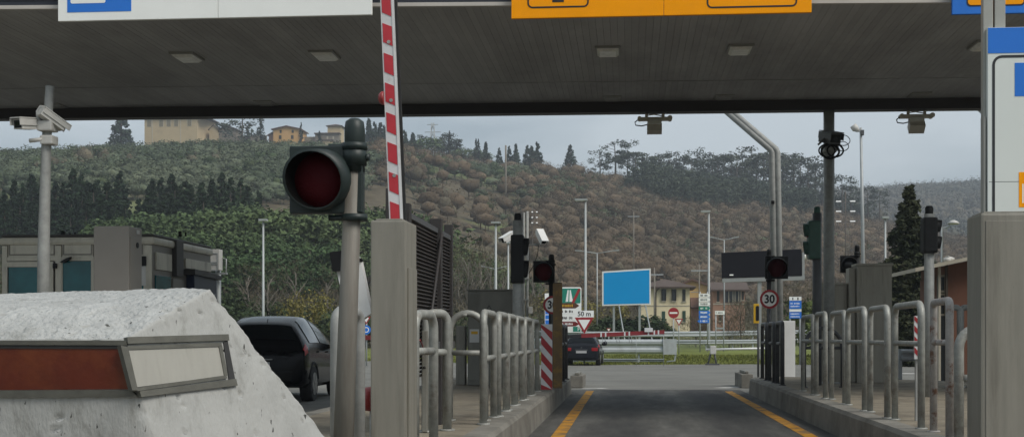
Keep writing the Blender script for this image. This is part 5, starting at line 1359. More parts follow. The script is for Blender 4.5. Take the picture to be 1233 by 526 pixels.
thin_mast(609, 175, 330, 'pale pole on the green slope under the hill cypresses', False, .22)
thin_mast(763, 255, 230, 'pale utility pole on the brown slope above the billboard')
thin_mast(183, 200, 330, 'pale pole above the dark conifers on the left slope', False, .22)
thin_mast(1116, 340, 140, 'short pole far right of the conical tree', True, .08)
thin_mast(788, 322, 150, 'short pole behind the cream house roof', True, .08)
thin_mast(842, 318, 165, 'thin pole above the ochre house roof', True, .08)
# added masts whose white plates stand in for windscreen reflections
def add_glint_mast(px, py, Y, cols, rows, dx, dy, label, bar=False):
    X = lambda p: xat(p, Y); Z = lambda p: zat(p, Y, px); x, g = G(px, Y)
    t = thing('glint_mast', label, 'floodlight mast', (x, Y, g), 'made-up floodlight masts')
    k = Y / F_PX
    MB().cyl((x, Y, g - .3), (x, Y, Z(py - dy)), .13, 8).build('pole', M['bark'], t)
    for j in range(rows):
        z = Z(py + j * dy); w = (cols - 1) / 2 * dx
        MB().box(X(px - w - 1), X(px + w + 1), Y - .05, Y + .05, z - .06, z + .06).build('crossbar', M['bark'], t)
        for i in range(cols):
            c = X(px + (i - (cols - 1) / 2) * dx)
            b = MB(); b.obox((c, Y - .2, z + .1), ((3.0 if bar else 1.0) * k, 0, .0), (0, .15, 0), (0, .1, .7 * k)); b.build('glint', M['bright'], t)
add_glint_mast(641, 256, 250, 3, 3, 5.5, 6.5, 'floodlight mast with nine white plates for reflections on the brown slope above the red signal')
add_glint_mast(1018, 243, 300, 2, 3, 17, 12, 'floodlight mast with six long white plates for reflections right of the canopy column', True)
# lattice pylon on the ridge
def pylon(px, py0, py1, Y, label):
    x, g = G(px, Y); z0, z1 = g - 1, zat(py0, Y, px)
    t = thing('lattice_pylon', label, 'pylon', (x, Y, g))
    b = MB(); n = 8; w0, w1 = 2.2, .4
    for s in (-1, 1):
        for q in (-1, 1): b.cyl((x + s * w0, Y + q * w0, z0), (x + s * w1, Y + q * w1, z1), .12, 5)
    for k in range(n):
        a, c = k / n, (k + 1) / n; wa, wc = w0 + (w1 - w0) * a, w0 + (w1 - w0) * c; za, zc = z0 + (z1 - z0) * a, z0 + (z1 - z0) * c
        for q in (-1, 1): b.cyl((x - wa, Y + q * wa, za), (x + wc, Y + q * wc, zc), .09, 4); b.cyl((x + wa, Y + q * wa, za), (x - wc, Y + q * wc, zc), .09, 4)
    b.build('lattice', M['galv_far'], t)
    for fz, w in ((.97, 2.2), (.85, 3.2), (.72, 2.6)): MB().obox((x, Y, z0 + (z1 - z0) * fz), (w, 0, 0), (0, .12, 0), (0, 0, .12)).build('crossarm', M['galv_far'], t)
pylon(521, 148, 168, 520, 'lattice pylon on the wooded ridge right of the barrier arm')

# ------------------------------------------------------------------ houses
def window_set(t, rects, y, wall_side=-1, shutters='shutter', open_=False):
    for x0, x1, z0, z1 in rects:
        w = MB().box(x0, x1, y - .03, y, z0, z1).build('window', M['window'], t)
        b = MB(); s = (x1 - x0) * .55
        if open_:
            b.obox((x0 - s * .1, y - .12, (z0 + z1) / 2), (s * .35, .14, 0), (.02, -.02, 0), (0, 0, (z1 - z0) / 2)); b.obox((x1 + s * .1, y - .12, (z0 + z1) / 2), (s * .35, -.14, 0), (.02, .02, 0), (0, 0, (z1 - z0) / 2))
        else:
            b.box(x0, x0 + (x1 - x0) * .48, y - .07, y - .03, z0, z1); b.box(x1 - (x1 - x0) * .48, x1, y - .07, y - .03, z0, z1)
        b.build('shutter', M[shutters], w)
        MB().box(x0 - .1, x1 + .1, y - .12, y, z0 - .14, z0 - .01).build('sill', M['trim'], w)
def hip_roof(mb, x0, x1, y0, y1, z, h, ov):
    a, b, c, d = x0 - ov, x1 + ov, y0 - ov, y1 + ov; m = (c + d) / 2; q = min((d - c) / 2, (b - a) / 2)
    vs = [(a, c, z), (b, c, z), (b, d, z), (a, d, z), (a + q, m, z + h), (b - q, m, z + h), (a, c, z - .18), (b, c, z - .18), (b, d, z - .18), (a, d, z - .18)]
    mb.add(vs, [(0, 1, 5, 4), (1, 2, 5), (2, 3, 4, 5), (3, 0, 4), (6, 9, 8, 7), (0, 6, 7, 1), (1, 7, 8, 2), (2, 8, 9, 3), (3, 9, 6, 0)])
def gable_roof_y(mb, x0, x1, y0, y1, z, h, ov, th=.2, peak=.5):
    """ridge along Y; gable faces the camera"""
    xm = x0 + (x1 - x0) * peak; s0 = h / (xm - x0); s1 = h / (x1 - xm)
    pts = [(x0 - ov, z - s0 * ov), (xm, z + h), (x1 + ov, z - s1 * ov), (x1 + ov, z - s1 * ov + th), (xm, z + h + th), (x0 - ov, z - s0 * ov + th)]
    mb.prism(pts, y0 - ov, y1 + ov)
def house_cream():
    Y = 165.0; X = lambda p: xat(p, Y); Z = lambda p: zat(p, Y, 805); x0, x1 = X(772), X(830.5); g = min(gz(x0, Y), gz(x1, Y)); z = Z(345)
    t = thing('house', 'cream two-storey house with open shutters behind the billboard', 'house', ((x0 + x1) / 2, Y + 4, g))
    MB().box(x0, x1, Y, Y + 8, g - .5, z).build('wall', M['housecream'], t)
    b = MB(); hip_roof(b, x0, x1, Y, Y + 8, z, Z(334) - z, .75); rf = b.build('roof', M['roof_br'], t)
    MB().box(X(788), X(789.5), Y + 3, Y + 3.6, Z(337), Z(331)).build('chimney', M['housecream'], rf)
    MB().box(X(787.3), X(790.2), Y + 2.9, Y + 3.7, Z(331), Z(330.3)).build('chimney_cap', M['trim'], rf)
    window_set(t, [(X(a), X(a + 3.6), Z(362), Z(348)) for a in (797.4, 809.6)], Y, open_=True)
    window_set(t, [(X(821.6), X(825.4), Z(362.5), Z(348.2))], Y)
    window_set(t, [(X(797), X(801), Z(388), Z(374.5)), (X(821.8), X(825.6), Z(387), Z(374))], Y, shutters='shutter_g')
    MB().box(x0 - .02, x1 + .02, Y - .05, Y, Z(368.4), Z(367.4)).build('string_course', M['trim'], t)
    b = MB(); b.tube([(X(789.8), Y - .08, Z(399)), (X(789.8), Y - .08, Z(352)), (X(791), Y - .1, Z(349)), (X(795), Y - .3, Z(346))], .07, 6); b.build('drainpipe', M['wood'], t)
house_cream()
def house_ochre():
    Y = 180.0; X = lambda p: xat(p, Y); Z = lambda p: zat(p, Y, 845); x0, x1 = X(815), X(858); g = gz(X(840), Y)
    t = thing('house', 'ochre house with a gable end right behind the cream house', 'house', ((x0 + x1) / 2, Y + 5, g))
    ze = Z(346); h = Z(337.5) - ze
    b = MB(); b.box(x0, x1, Y, Y + 10, g - .5, ze); b.prism([(x0, ze), (x0 + (x1 - x0) * .42, ze + h), (x1, ze)], Y, Y + 10); b.build('wall', M['houseyellow'], t)
    b = MB(); gable_roof_y(b, x0, x1, Y, Y + 10, ze, h, .5, .25, .42); b.build('roof', M['roof'], t)
    MB().box(X(832), X(843), Y - .02, Y, Z(352), Z(351)).build('string_course', M['trim'], t)
    window_set(t, [(X(835), X(838), Z(372), Z(362))], Y)
    b = MB(); b.add([(X(831), Y - 2.5, Z(370)), (X(843), Y - 2.5, Z(370)), (X(843), Y, Z(358)), (X(831), Y, Z(358)), (X(831), Y - 2.5, Z(371)), (X(843), Y - 2.5, Z(371)), (X(843), Y, Z(371)), (X(831), Y, Z(371))], [(0, 1, 2, 3), (4, 7, 6, 5), (0, 4, 5, 1), (1, 5, 6, 2), (0, 3, 7, 4)]); b.build('lean_to_roof', M['roof'], t)
    MB().box(X(832), X(842), Y - 2.2, Y, g - .5, Z(371)).build('lean_to', M['housepink'], t)
house_ochre()
def house_pink():
    Y = 172.0; X = lambda p: xat(p, Y); Z = lambda p: zat(p, Y, 880); x0, x1 = X(858.5), X(897); g = gz(X(878), Y); z = Z(348)
    t = thing('house', 'low brown-pink house with a loggia under a wide dark roof', 'house', ((x0 + x1) / 2, Y + 4, g))
    MB().box(x0, x1, Y, Y + 8, g - .5, z).build('wall', M['housepink'], t)
    b = MB(); b.add([(x0 - .3, Y - .8, z - .05), (x1 + .5, Y - .8, z - .05), (x1 + .5, Y + 4, Z(338)), (x0 - .3, Y + 4, Z(338)), (x0 - .3, Y + 8.6, z), (x1 + .5, Y + 8.6, z), (x0 - .3, Y - .8, z - .25), (x1 + .5, Y - .8, z - .25)], [(0, 1, 2, 3), (3, 2, 5, 4), (0, 6, 7, 1), (6, 4, 5, 7), (0, 3, 4, 6), (1, 7, 5, 2)]); b.build('roof', M['roof_br'], t)
    window_set(t, [(X(863.2), X(866.2), Z(363), Z(350)), (X(893.5), X(895.5), Z(361), Z(351))], Y)
    lo = MB().box(X(872.5), X(891.5), Y - .04, Y, Z(364), Z(350.5)).build('loggia', M['window'], t)
    for p in (872, 877, 882, 884.5, 889, 891.5): MB().box(X(p), X(p + .9), Y - .25, Y - .041, Z(364), Z(350)).build('loggia_post', M['trim'], lo)
    MB().box(x0, x1 + .02, Y - .06, Y, Z(366.5), Z(365)).build('string_course', M['trim'], t)
    window_set(t, [(X(866), X(869), Z(386), Z(379))], Y)
house_pink()
# hilltop buildings
def villa():
    Y = 492.0; X = lambda p: xat(p, Y); Z = lambda p: zat(p, Y, 210); x0, x1 = X(174), X(237.5); g = gz(X(205), Y); z = Z(141); zb = min(Z(166), g) - 4
    t = thing('villa', 'long pale ochre villa on the hilltop with a row of windows', 'house', ((x0 + x1) / 2, Y + 6, zb))
    MB().box(x0, x1, Y, Y + 14, zb, z).build('wall', M['villa'], t)
    b = MB(); b.add([(x1, Y, zb), (x1 + 3.4, Y + 14, zb), (x1, Y + 14, zb), (x1, Y, z), (x1 + 3.4, Y + 14, z - .4), (x1, Y + 14, z)], [(0, 1, 4, 3), (1, 2, 5, 4), (3, 4, 5)]); b.build('side_wall', M['villa'], t)
    b = MB(); hip_roof(b, x0, x1 + 3.2, Y, Y + 14, z, 2.6, .9); b.build('roof', M['roof_br'], t)
    rects = [(X(p), X(p + 4.4), Z(152), Z(144.5)) for p in (177.5, 192, 201, 210, 226)]
    for x_0, x_1, z_0, z_1 in rects:
        w = MB().box(x_0 - .15, x_1 + .15, Y - .06, Y, z_0 - .15, z_1 + .15).build('window', M['trim'], t)
        MB().box(x_0, x_1, Y - .12, Y - .061, z_0, z_1).build('pane', mat('faded_shutter', (.2, .17, .11), .8), w)
    MB().box(x0, x1, Y - .08, Y, Z(141.5), Z(140.2)).build('cornice', M['trim'], t)
    for p in (183, 217): MB().box(X(p), X(p + .8), Y - .1, Y, zb, Z(141.6)).build('pilaster', M['trim'], t)
villa()
def chapel():
    Y = 498.0; X = lambda p: xat(p, Y); Z = lambda p: zat(p, Y, 270); g = gz(X(270), Y)
    t = thing('hilltop_barn', 'small stone barn with a pale bell gable right of the villa', 'house', (X(270), Y + 4, g))
    zb = min(g, Z(164)) - 4; x0, x1 = X(264), X(284.5); ze = Z(156)
    b = MB(); b.box(x0, x1, Y, Y + 9, zb, ze); b.prism([(x0, ze), ((x0 + x1) / 2, Z(152)), (x1, ze)], Y, Y + 9); b.build('wall', M['stone'], t)
    b = MB(); gable_roof_y(b, x0, x1, Y, Y + 9, ze, Z(152) - ze, .6, .3); b.build('roof', M['roof_br'], t)
    w = MB().box(X(273), X(276), Y - .1, Y, Z(161.5), Z(159)).build('window', M['window'], t)
    b = MB(); b.prism([(X(253), zb), (X(263.5), zb), (X(263.5), Z(156)), (X(258), Z(151)), (X(253), Z(156))], Y - 1, Y + 3); b.build('bell_gable', M['villa'], t)
    b = MB(); gable_roof_y(b, X(253), X(263.5), Y - 1, Y + 3, Z(156), Z(151) - Z(156), .4, .2); b.build('bell_gable_roof', M['roof_br'], t)
chapel()
def farmhouse():
    Y = 495.0; X = lambda p: xat(p, Y); Z = lambda p: zat(p, Y, 340); g = gz(X(345), Y); zb = min(g, Z(170)) - 5
    t = thing('farmhouse', 'orange farmhouse with a gable roof on the hilltop', 'house', (X(345), Y + 5, zb))
    x0, x1 = X(329), X(361); ze = Z(156)
    b = MB(); b.box(x0, x1, Y, Y + 11, zb, ze); b.prism([(x0, ze), ((x0 + x1) / 2, Z(152.6)), (x1, ze)], Y, Y + 11); b.build('wall', M['farm'], t)
    b = MB(); b.box(X(322), x0, Y + 2, Y + 10, zb, Z(160.5)); b.build('wing', mat('pinkish_plaster', (.40, .22, .15), .9), t)
    b = MB(); b.add([(X(320.5), Y + 1.4, Z(161.5)), (x0 + .2, Y + 1.4, Z(156.2)), (x0 + .2, Y + 10.5, Z(156.2)), (X(320.5), Y + 10.5, Z(161.5)), (X(320.5), Y + 1.4, Z(162.6)), (x0 + .2, Y + 1.4, Z(157.4)), (x0 + .2, Y + 10.5, Z(157.4)), (X(320.5), Y + 10.5, Z(162.6))], [(0, 1, 2, 3), (4, 7, 6, 5), (0, 4, 5, 1), (1, 5, 6, 2), (2, 6, 7, 3), (3, 7, 4, 0)]); b.build('wing_roof', M['roof'], t)
    b = MB(); gable_roof_y(b, x0, x1, Y, Y + 11, ze, Z(152.6) - ze, .7, .35); rf = b.build('roof', M['roof'], t)
    for p in (331.5, 342): MB().box(X(p), X(p + 1.3), Y + 4, Y + 5, Z(157), Z(150.8)).build('chimney', M['stone'], rf)
    for px, py in ((338, 158.5), (352.5, 158.5), (337.5, 165.3), (352, 165.3)):
        s = 1.2 if py < 160 else 1.5
        w = MB().box(X(px - s), X(px + s), Y - .1, Y, Z(py + s * 1.5), Z(py - s * 1.5)).build('window', M['shutter'], t)
farmhouse()
def tower_house():
    Y = 500.0; X = lambda p: xat(p, Y); Z = lambda p: zat(p, Y, 395); g = gz(X(395), Y); zb = min(g, Z(172)) - 5
    t = thing('tower_house', 'stone hilltop house with a square ochre tower beside the big signal', 'house', (X(398), Y + 5, zb))
    MB().box(X(392.3), X(408.3), Y + 3, Y + 9, zb, Z(150)).build('tower', M['villa'], t)
    b = MB(); hip_roof(b, X(392.3), X(408.3), Y + 3, Y + 9, Z(150), Z(146.6) - Z(150), .6); b.build('tower_roof', M['roof_br'], t)
    MB().box(X(379), X(408), Y + .5, Y + 3, zb, Z(161)).build('wall', M['stone'], t)
    b = MB(); b.box(X(378), X(409), Y, Y + 3, Z(161), Z(159.8)); b.build('wall_roof', M['roof_br'], t)
    MB().box(X(385), X(400), Y - 1, Y + .5, zb, Z(170)).build('low_wall', M['villa'], t)
    b = MB(); b.box(X(384), X(401), Y - 1.3, Y + .5, Z(170), Z(168.8)); b.build('low_roof', M['roof_br'], t)
    for px, py in ((393, 165.5), (400, 165.5)): MB().box(X(px), X(px + 1.8), Y + .4, Y + .5, Z(py + 2), Z(py - 1.4)).build('window', M['trim'], t)
    MB().box(X(362), X(379), Y + 2, Y + 2.6, zb, Z(163.6)).build('garden_wall', M['stone'], t)
tower_house()
# terrace wall between the barn and the farmhouse
Y = 499.0
t = thing('terrace_wall', 'grey stone terrace wall along the hilltop between barn and farmhouse', 'wall', (xat(304, Y), Y, gz(xat(304, Y), Y)))
MB().box(xat(285.5, Y), xat(321, Y), Y, Y + .6, gz(xat(304, Y), Y) - 4, zat(163.8, Y, 304)).build('wall', M['stone'], t)
MB().box(xat(285.2, Y), xat(321.2, Y), Y - .1, Y + .7, zat(163.8, Y, 304), zat(163.2, Y, 304)).build('coping', M['trim'], t)

# ------------------------------------------------------------------ cars
def car(loc, rz, label, paint, plate_text=None, st=None, L_=4.1, W=1.76, lamps=False, bright_window=False):
    """loft along the length: station 0 = rear; every station: half widths and heights at sill, waist, shoulder and roof"""
    t = thing('car', label, 'car', (0, 0, 0))
    hw = W / 2
    #  y     zb    waist_w  z_w   should_w  z_s   roof_w  z_r
    ST_ = [(0.00, .36, .80, .58, .78, .74, .70, .80),
           (0.06, .30, .94, .58, .92, .86, .80, .92),
           (0.16, .27, .985, .60, .955, .94, .84, 1.02),
           (0.34, .25, 1.0, .62, .965, .97, .70, 1.27),
           (0.55, .25, 1.0, .62, .965, .98, .63, 1.39),
           (1.20, .24, 1.0, .62, .965, .97, .62, 1.50),
           (2.00, .24, 1.0, .60, .96, .95, .62, 1.46),
           (2.55, .24, 1.0, .60, .955, .93, .69, 1.31),
           (3.15, .25, .99, .60, .94, .90, .80, 1.00),
           (3.60, .27, .97, .58, .90, .82, .74, .87),
           (3.95, .30, .90, .54, .82, .70, .64, .74),
           (L_, .38, .78, .50, .70, .60, .55, .62)]
    def cat(p0, p1, p2, p3, u): return .5 * ((2 * p1) + (-p0 + p2) * u + (2 * p0 - 5 * p1 + 4 * p2 - p3) * u * u + (-p0 + 3 * p1 - 3 * p2 + p3) * u ** 3)
    A = np.array(ST_, float); n = len(A)
    def sect(u):
        i = int(min(max(math.floor(u), 0), n - 2)); f = u - i
        return cat(A[max(i - 1, 0)], A[i], A[i + 1], A[min(i + 2, n - 1)], f)
    def prof(u):
        y, zb, ww, zw, sw, zs, rw, zr = sect(u)
        return y, [(ww * .90 * hw, zb), (ww * .985 * hw, zb + .08), (ww * hw, zw), ((ww * .5 + sw * .5) * hw, (zw + zs) / 2 + .03), (sw * hw, zs),
                   ((sw * .55 + rw * .45) * hw, zs + (zr - zs) * .48), ((sw * .12 + rw * .88) * hw, zs + (zr - zs) * .88), (rw * .90 * hw, zr), (rw * .5 * hw, zr + .018), (0, zr + .022)]
    def S(u, v):
        y, P = prof(u); i = int(min(math.floor(v), len(P) - 2)); f = v - i
        return Vector((P[i][0] + (P[i + 1][0] - P[i][0]) * f, y, P[i][1] + (P[i + 1][1] - P[i][1]) * f))
    us = [k * (n - 1) / 55 for k in range(56)]; nv = 10
    b = MB(); vs = []; fs = []
    for u in us:
        row = [S(u, v) for v in range(nv)]
        vs += row + [Vector((-p.x, p.y, p.z)) for p in row[-2::-1]]
    m_ = 2 * nv - 1
    for i in range(len(us) - 1):
        for j in range(m_ - 1): fs.append((i * m_ + j, i * m_ + j + 1, (i + 1) * m_ + j + 1, (i + 1) * m_ + j))
        fs.append((i * m_ + m_ - 1, i * m_, (i + 1) * m_, (i + 1) * m_ + m_ - 1))
    fs.append(list(range(m_))); fs.append([(len(us) - 1) * m_ + j for j in range(m_)][::-1])
    b.add(vs, fs, smooth=True); body = b.build('body', paint, t, local=True)
    def patch(u0, u1, v0, v1, nm, m, off=.012, side=None, nu=8, nvv=6, shear=0.0, par=None):
        for s in ((1, -1) if side is None else (side,)):
            b = MB(); vs = []
            for i in range(nu + 1):
                for j in range(nvv + 1):
                    fv = j / nvv; v = v0 + (v1 - v0) * fv; u = u0 + (u1 - u0) * i / nu + shear * fv * (1 - i / nu)
                    p = S(u, v); e = .01; du = S(u + e, v) - S(u - e, v); dv = S(u, min(v + e, nv - 1 - 1e-6)) - S(u, v - e)
                    nn = du.cross(dv); nn = nn.normalized() if nn.length > 1e-9 else Vector((1, 0, 0))
                    if nn.dot(p - Vector((0, 2.0, .7))) < 0: nn = -nn
                    q = p + nn * off; vs.append(Vector((s * q.x, q.y, q.z)))
            b.add(vs, [(i * (nvv + 1) + j, i * (nvv + 1) + j + 1, (i + 1) * (nvv + 1) + j + 1, (i + 1) * (nvv + 1) + j) for i in range(nu) for j in range(nvv)], smooth=True)
            b.build(nm, m, par or t, local=True)
    # side glass: rear door and front door
    patch(4.15, 5.35, 4.25, 6.7, 'side_window', M['side_glass_sky'], shear=.25); patch(5.48, 7.35, 4.25, 6.7, 'side_window', M['side_glass_sky'], shear=.0)
    # rear screen and windscreen built across the centre
    for nm, u0, u1, g in (('rear_window', 2.25, 3.85, M['glass']), ('windscreen', 6.7, 7.85, M['glass'])):
        b = MB(); vs = []; nu, nw = 8, 12
        for i in range(nu + 1):
            u = u0 + (u1 - u0) * i / nu
            for j in range(nw + 1):
                f = (j / nw - .5) * 2; p = S(u, 9 - abs(f) * 2.3); x = p.x * (1 if f > 0 else -1)
                vs.append(Vector((x, p.y + (-.012 if u0 < 5 else .012), p.z + .012)))
        b.add(vs, [(i * (nw + 1) + j, i * (nw + 1) + j + 1, (i + 1) * (nw + 1) + j + 1, (i + 1) * (nw + 1) + j) for i in range(nu) for j in range(nw)], smooth=True); b.build(nm, g, t, local=True)
    patch(1.4, 2.6, 3.3, 4.6, 'tail_lamp', M['tail'], .014)
    for s in ((-1, 1) if lamps else ()):
        b = MB(); b.box(s * hw * .56, s * hw * .90, -.012, .10, .70, .86, .025); b.build('rear_lamp', M['tail'], t, local=True)
    patch(9.6, 10.6, 2.8, 3.9, 'headlamp', M['lampglass'], .012)
    # bumper, plate, lip
    b = MB(); b.box(-.74 * hw, .74 * hw, -.03, .12, .36, .56, .03); b.build('bumper', paint, t, local=True)
    b = MB(); b.box(-.26, .26, -.045, -.031, .60, .71, .004); pl = b.build('number_plate', M['plate'], t, local=True)
    b = MB(); b.tube([(0, .03, .835), (0, .012, .835)], .045, 14); b.build('badge', M['rim'], t, local=True)
    b = MB(); b.box(-.3, .3, -.028, .05, .74, .765, .004); b.build('plate_light_bar', M['rim'], t, local=True)
    for y in (.74, 3.25):
        for s in (-1, 1):
            x = s * (hw - .10); w = MB(); w.cyl((x - .11 * s, y, .31), (x + .105 * s, y, .31), .31, 24); wo = w.build('wheel', M['tyre'], t, local=True)
            q = MB(); q.cyl((x + .10 * s, y, .31), (x + .115 * s, y, .31), .20, 18)
            for k in range(5): a = 2 * math.pi * k / 5; q.obox((x + .118 * s, y + .1 * math.cos(a), .31 + .1 * math.sin(a)), (.004, 0, 0), (0, .09 * math.cos(a), .09 * math.sin(a)), (0, -.025 * math.sin(a), .025 * math.cos(a)))
            q.build('rim', M['rim'], wo, local=True)
            a_ = MB(); a_.tube([(x + .085 * s, y + .37 * math.cos(th), .31 + .37 * math.sin(th)) for th in [R(12 + 156 * k / 14) for k in range(15)]], .035, 6); a_.build('wheel_arch', M['tyre'], t, local=True)
    for s in (-1, 1):
        b = MB(); b.tube([(s * (hw - .04), 2.72, 1.0), (s * (hw + .06), 2.70, 1.03), (s * (hw + .17), 2.68, 1.06), (s * (hw + .23), 2.68, 1.06)], [.04, .10, .12, .06], 10); b.build('mirror', paint, t, local=True)
        b = MB(); b.box(s * hw * .985 - .02, s * hw * .985 + .02, 1.15, 1.32, .86, .89, .008); b.build('door_handle', paint, t, local=True); b = MB(); b.box(s * hw * .985 - .02, s * hw * .985 + .02, 2.02, 2.19, .85, .88, .008); b.build('door_handle', paint, t, local=True)
    b = MB(); b.tube([(0, .9, 1.52), (0, .72, 1.72)], .008, 6); b.build('aerial', M['black'], t, local=True)
    if lamps: b = MB(); b.box(-.16, .16, .30, .34, 1.395, 1.43); b.build('brake_lamp', M['tail'], t, local=True)
    t.location = loc; t.rotation_euler = (0, 0, rz)
    OFF[t.name] = Vector(loc)
    return t
Yc = 24.6
c1 = car((xat(308, Yc), Yc, 0), R(2), 'glossy black hatchback behind the concrete block at left', M['carbody'], W=1.8); c1.scale = (1.06, 1.07, 1.09)
Yc = 57.3
c2 = car((xat(700, Yc), Yc, 0), R(-2), 'small dark blue-grey car seen from behind by the guardrail', M['carbody2'], W=1.78, lamps=True); c2.scale = (.88, .9, .9)
# ------------------------------------------------------------------ vegetation
def leaves(centers, radii, per, size, rs, shell=.55, flat=1.0, up=0.0):
    """triangular leaf clumps scattered through ellipsoids"""
    V = []
    for c, r in zip(centers, radii):
        n = per if np.isscalar(per) else int(per)
        d = rs.normal(size=(n, 3)); d /= np.linalg.norm(d, axis=1, keepdims=True)
        q = c + d * (shell + (1 - shell) * rs.random((n, 1))) * np.array(r)
        nn = d + rs.normal(size=(n, 3)) * .45; nn /= np.linalg.norm(nn, axis=1, keepdims=True)     # leaves face outwards from their clump
        a = rs.normal(size=(n, 3)); a -= nn * (a * nn).sum(1, keepdims=True); a /= np.linalg.norm(a, axis=1, keepdims=True)
        b = np.cross(nn, a)
        s = size * (.6 + .8 * rs.random((n, 1)))
        V.append(np.stack([q + a * s, q - a * s * .5 + b * s * .8, q - a * s * .5 - b * s * .8], 1))
    return np.concatenate(V).reshape(-1, 3)
def slivers(n, base_h, h, w, ln, wd, rs, lean=.5):
    """twigs: thin triangles fanning up and out"""
    p = np.zeros((n, 3)); ang = rs.random(n) * 2 * math.pi; rad = w * np.sqrt(rs.random(n)); z = base_h + (h - base_h) * rs.random(n) ** .8
    k = np.sqrt(np.clip(1 - ((z - base_h) / (h - base_h) - .45) ** 2 * 2.2, .1, 1))
    p[:, 0] = np.cos(ang) * rad * k; p[:, 1] = np.sin(ang) * rad * k; p[:, 2] = z
    d = np.stack([np.cos(ang) * lean * rs.random(n) * 1.4, np.sin(ang) * lean * rs.random(n) * 1.4, .35 + .65 * rs.random(n)], 1) + rs.normal(size=(n, 3)) * .28
    d /= np.linalg.norm(d, axis=1, keepdims=True)
    s = rs.normal(size=(n, 3)); s -= d * (s * d).sum(1, keepdims=True); s /= np.linalg.norm(s, axis=1, keepdims=True)
    l = ln * (.5 + rs.random((n, 1))); ww = wd * (.6 + .8 * rs.random((n, 1)))
    return np.stack([p - s * ww - d * l * .4, p + s * ww - d * l * .4, p + d * l * .6], 1).reshape(-1, 3)
def tri_mesh(name, V, m):
    V = np.ascontiguousarray(V, np.float32); n = len(V); me = bpy.data.meshes.new(name)
    me.vertices.add(n); me.vertices.foreach_set('co', V.ravel()); me.loops.add(n); me.polygons.add(n // 3)
    me.loops.foreach_set('vertex_index', np.arange(n, dtype=np.int32)); me.polygons.foreach_set('loop_start', np.arange(0, n, 3, dtype=np.int32))
    me.update(calc_edges=True); me.materials.append(m)
    return me
def trunk_tris(pts, rad, n=5):
    b = MB(); b.tube(pts, rad, n, caps=False); out = []
    for f in b.f: out += [b.v[f[0]], b.v[f[1]], b.v[f[2]], b.v[f[0]], b.v[f[2]], b.v[f[3]]]
    return np.array([tuple(v) for v in out])
# ---- unit templates (height about 1)
def t_conifer(rs, per=26):
    C, Rr = [], []
    for k in range(26):
        z = .10 + .86 * (k / 25); w = .24 * (1 - z) ** .95 + .012
        for j in range(4 if z < .75 else 2):
            a = rs.random() * 6.28; C.append((math.cos(a) * w * .62, math.sin(a) * w * .62, z + rs.normal() * .015)); Rr.append((w * .5, w * .5, .035))
    return leaves(np.array(C), Rr, per, .022, rs)
def t_round(rs, per=75, n=17, w=.46, zc=.68, zr=.24):
    C, Rr = [], []
    for k in range(n):
        d = rs.normal(size=3); d /= np.linalg.norm(d); d[2] = abs(d[2]) * 1.0 - .25
        C.append((d[0] * w * .66, d[1] * w * .66, zc + d[2] * zr * .85)); q = .11 + .07 * rs.random(); Rr.append((q * 1.15, q * 1.15, q * .75))
    return leaves(np.array(C), Rr, per, .023, rs, .6)
def t_ridgepine(rs, per=46):
    C, Rr = [], []
    for k in range(15):
        z = .46 + .52 * rs.random(); w = .17 * (1.15 - abs(z - .72) * 1.8); a = rs.random() * 6.28
        C.append((math.cos(a) * w, math.sin(a) * w, z)); q = .055 + .045 * rs.random(); Rr.append((q * 1.15, q * 1.15, q * .8))
    C.append((0, 0, .93)); Rr.append((.075, .075, .06))
    return leaves(np.array(C), Rr, per, .017, rs, .4)
def t_umbrella(rs, per=70):
    C, Rr = [], []
    for k in range(26):
        a = rs.random() * 6.28; r = .42 * math.sqrt(rs.random()); C.append((math.cos(a) * r, math.sin(a) * r, .86 - r * r * .9 + rs.normal() * .01)); Rr.append((.11, .11, .06))
    return leaves(np.array(C), Rr, per, .022, rs, .5)
def t_cypress(rs, per=24, w0=.085):
    C, Rr = [], []
    for k in range(34):
        z = .04 + .94 * k / 33; w = w0 * (math.sin(min(z * 2.6 + .35, 1.57)) * (1 - z ** 3.2)) + .006
        for j in range(2): a = rs.random() * 6.28; C.append((math.cos(a) * w * .5, math.sin(a) * w * .5, z)); Rr.append((w * .6, w * .6, .03))
    return leaves(np.array(C), Rr, per, .014, rs)
def t_thuja(rs):
    C, Rr = [], []
    for k in range(80):
        z = .01 + .97 * k / 79; w = .165 * (1 - z) ** .72 * (1 + .12 * math.sin(z * 37)) + .006
        for j in range(int(24 * (1 - z)) + 3):
            a = rs.random() * 6.28; q = w * (.35 + .7 * rs.random()); C.append((math.cos(a) * q, math.sin(a) * q, z + rs.normal() * .008)); Rr.append((w * .26 + .006, w * .26 + .006, .022))
    return leaves(np.array(C), Rr, 20, .012, rs, .2)
def t_bush(rs, per=60, n=12, lsz=.035):
    C, Rr = [], []
    for k in range(n):
        a = rs.random() * 6.28; r = .38 * math.sqrt(rs.random()); C.append((math.cos(a) * r, math.sin(a) * r, .22 + .55 * rs.random() * (1 - r))); q = .13 + .1 * rs.random(); Rr.append((q, q, q * .9))
    return leaves(np.array(C), Rr, per, lsz, rs, .5)
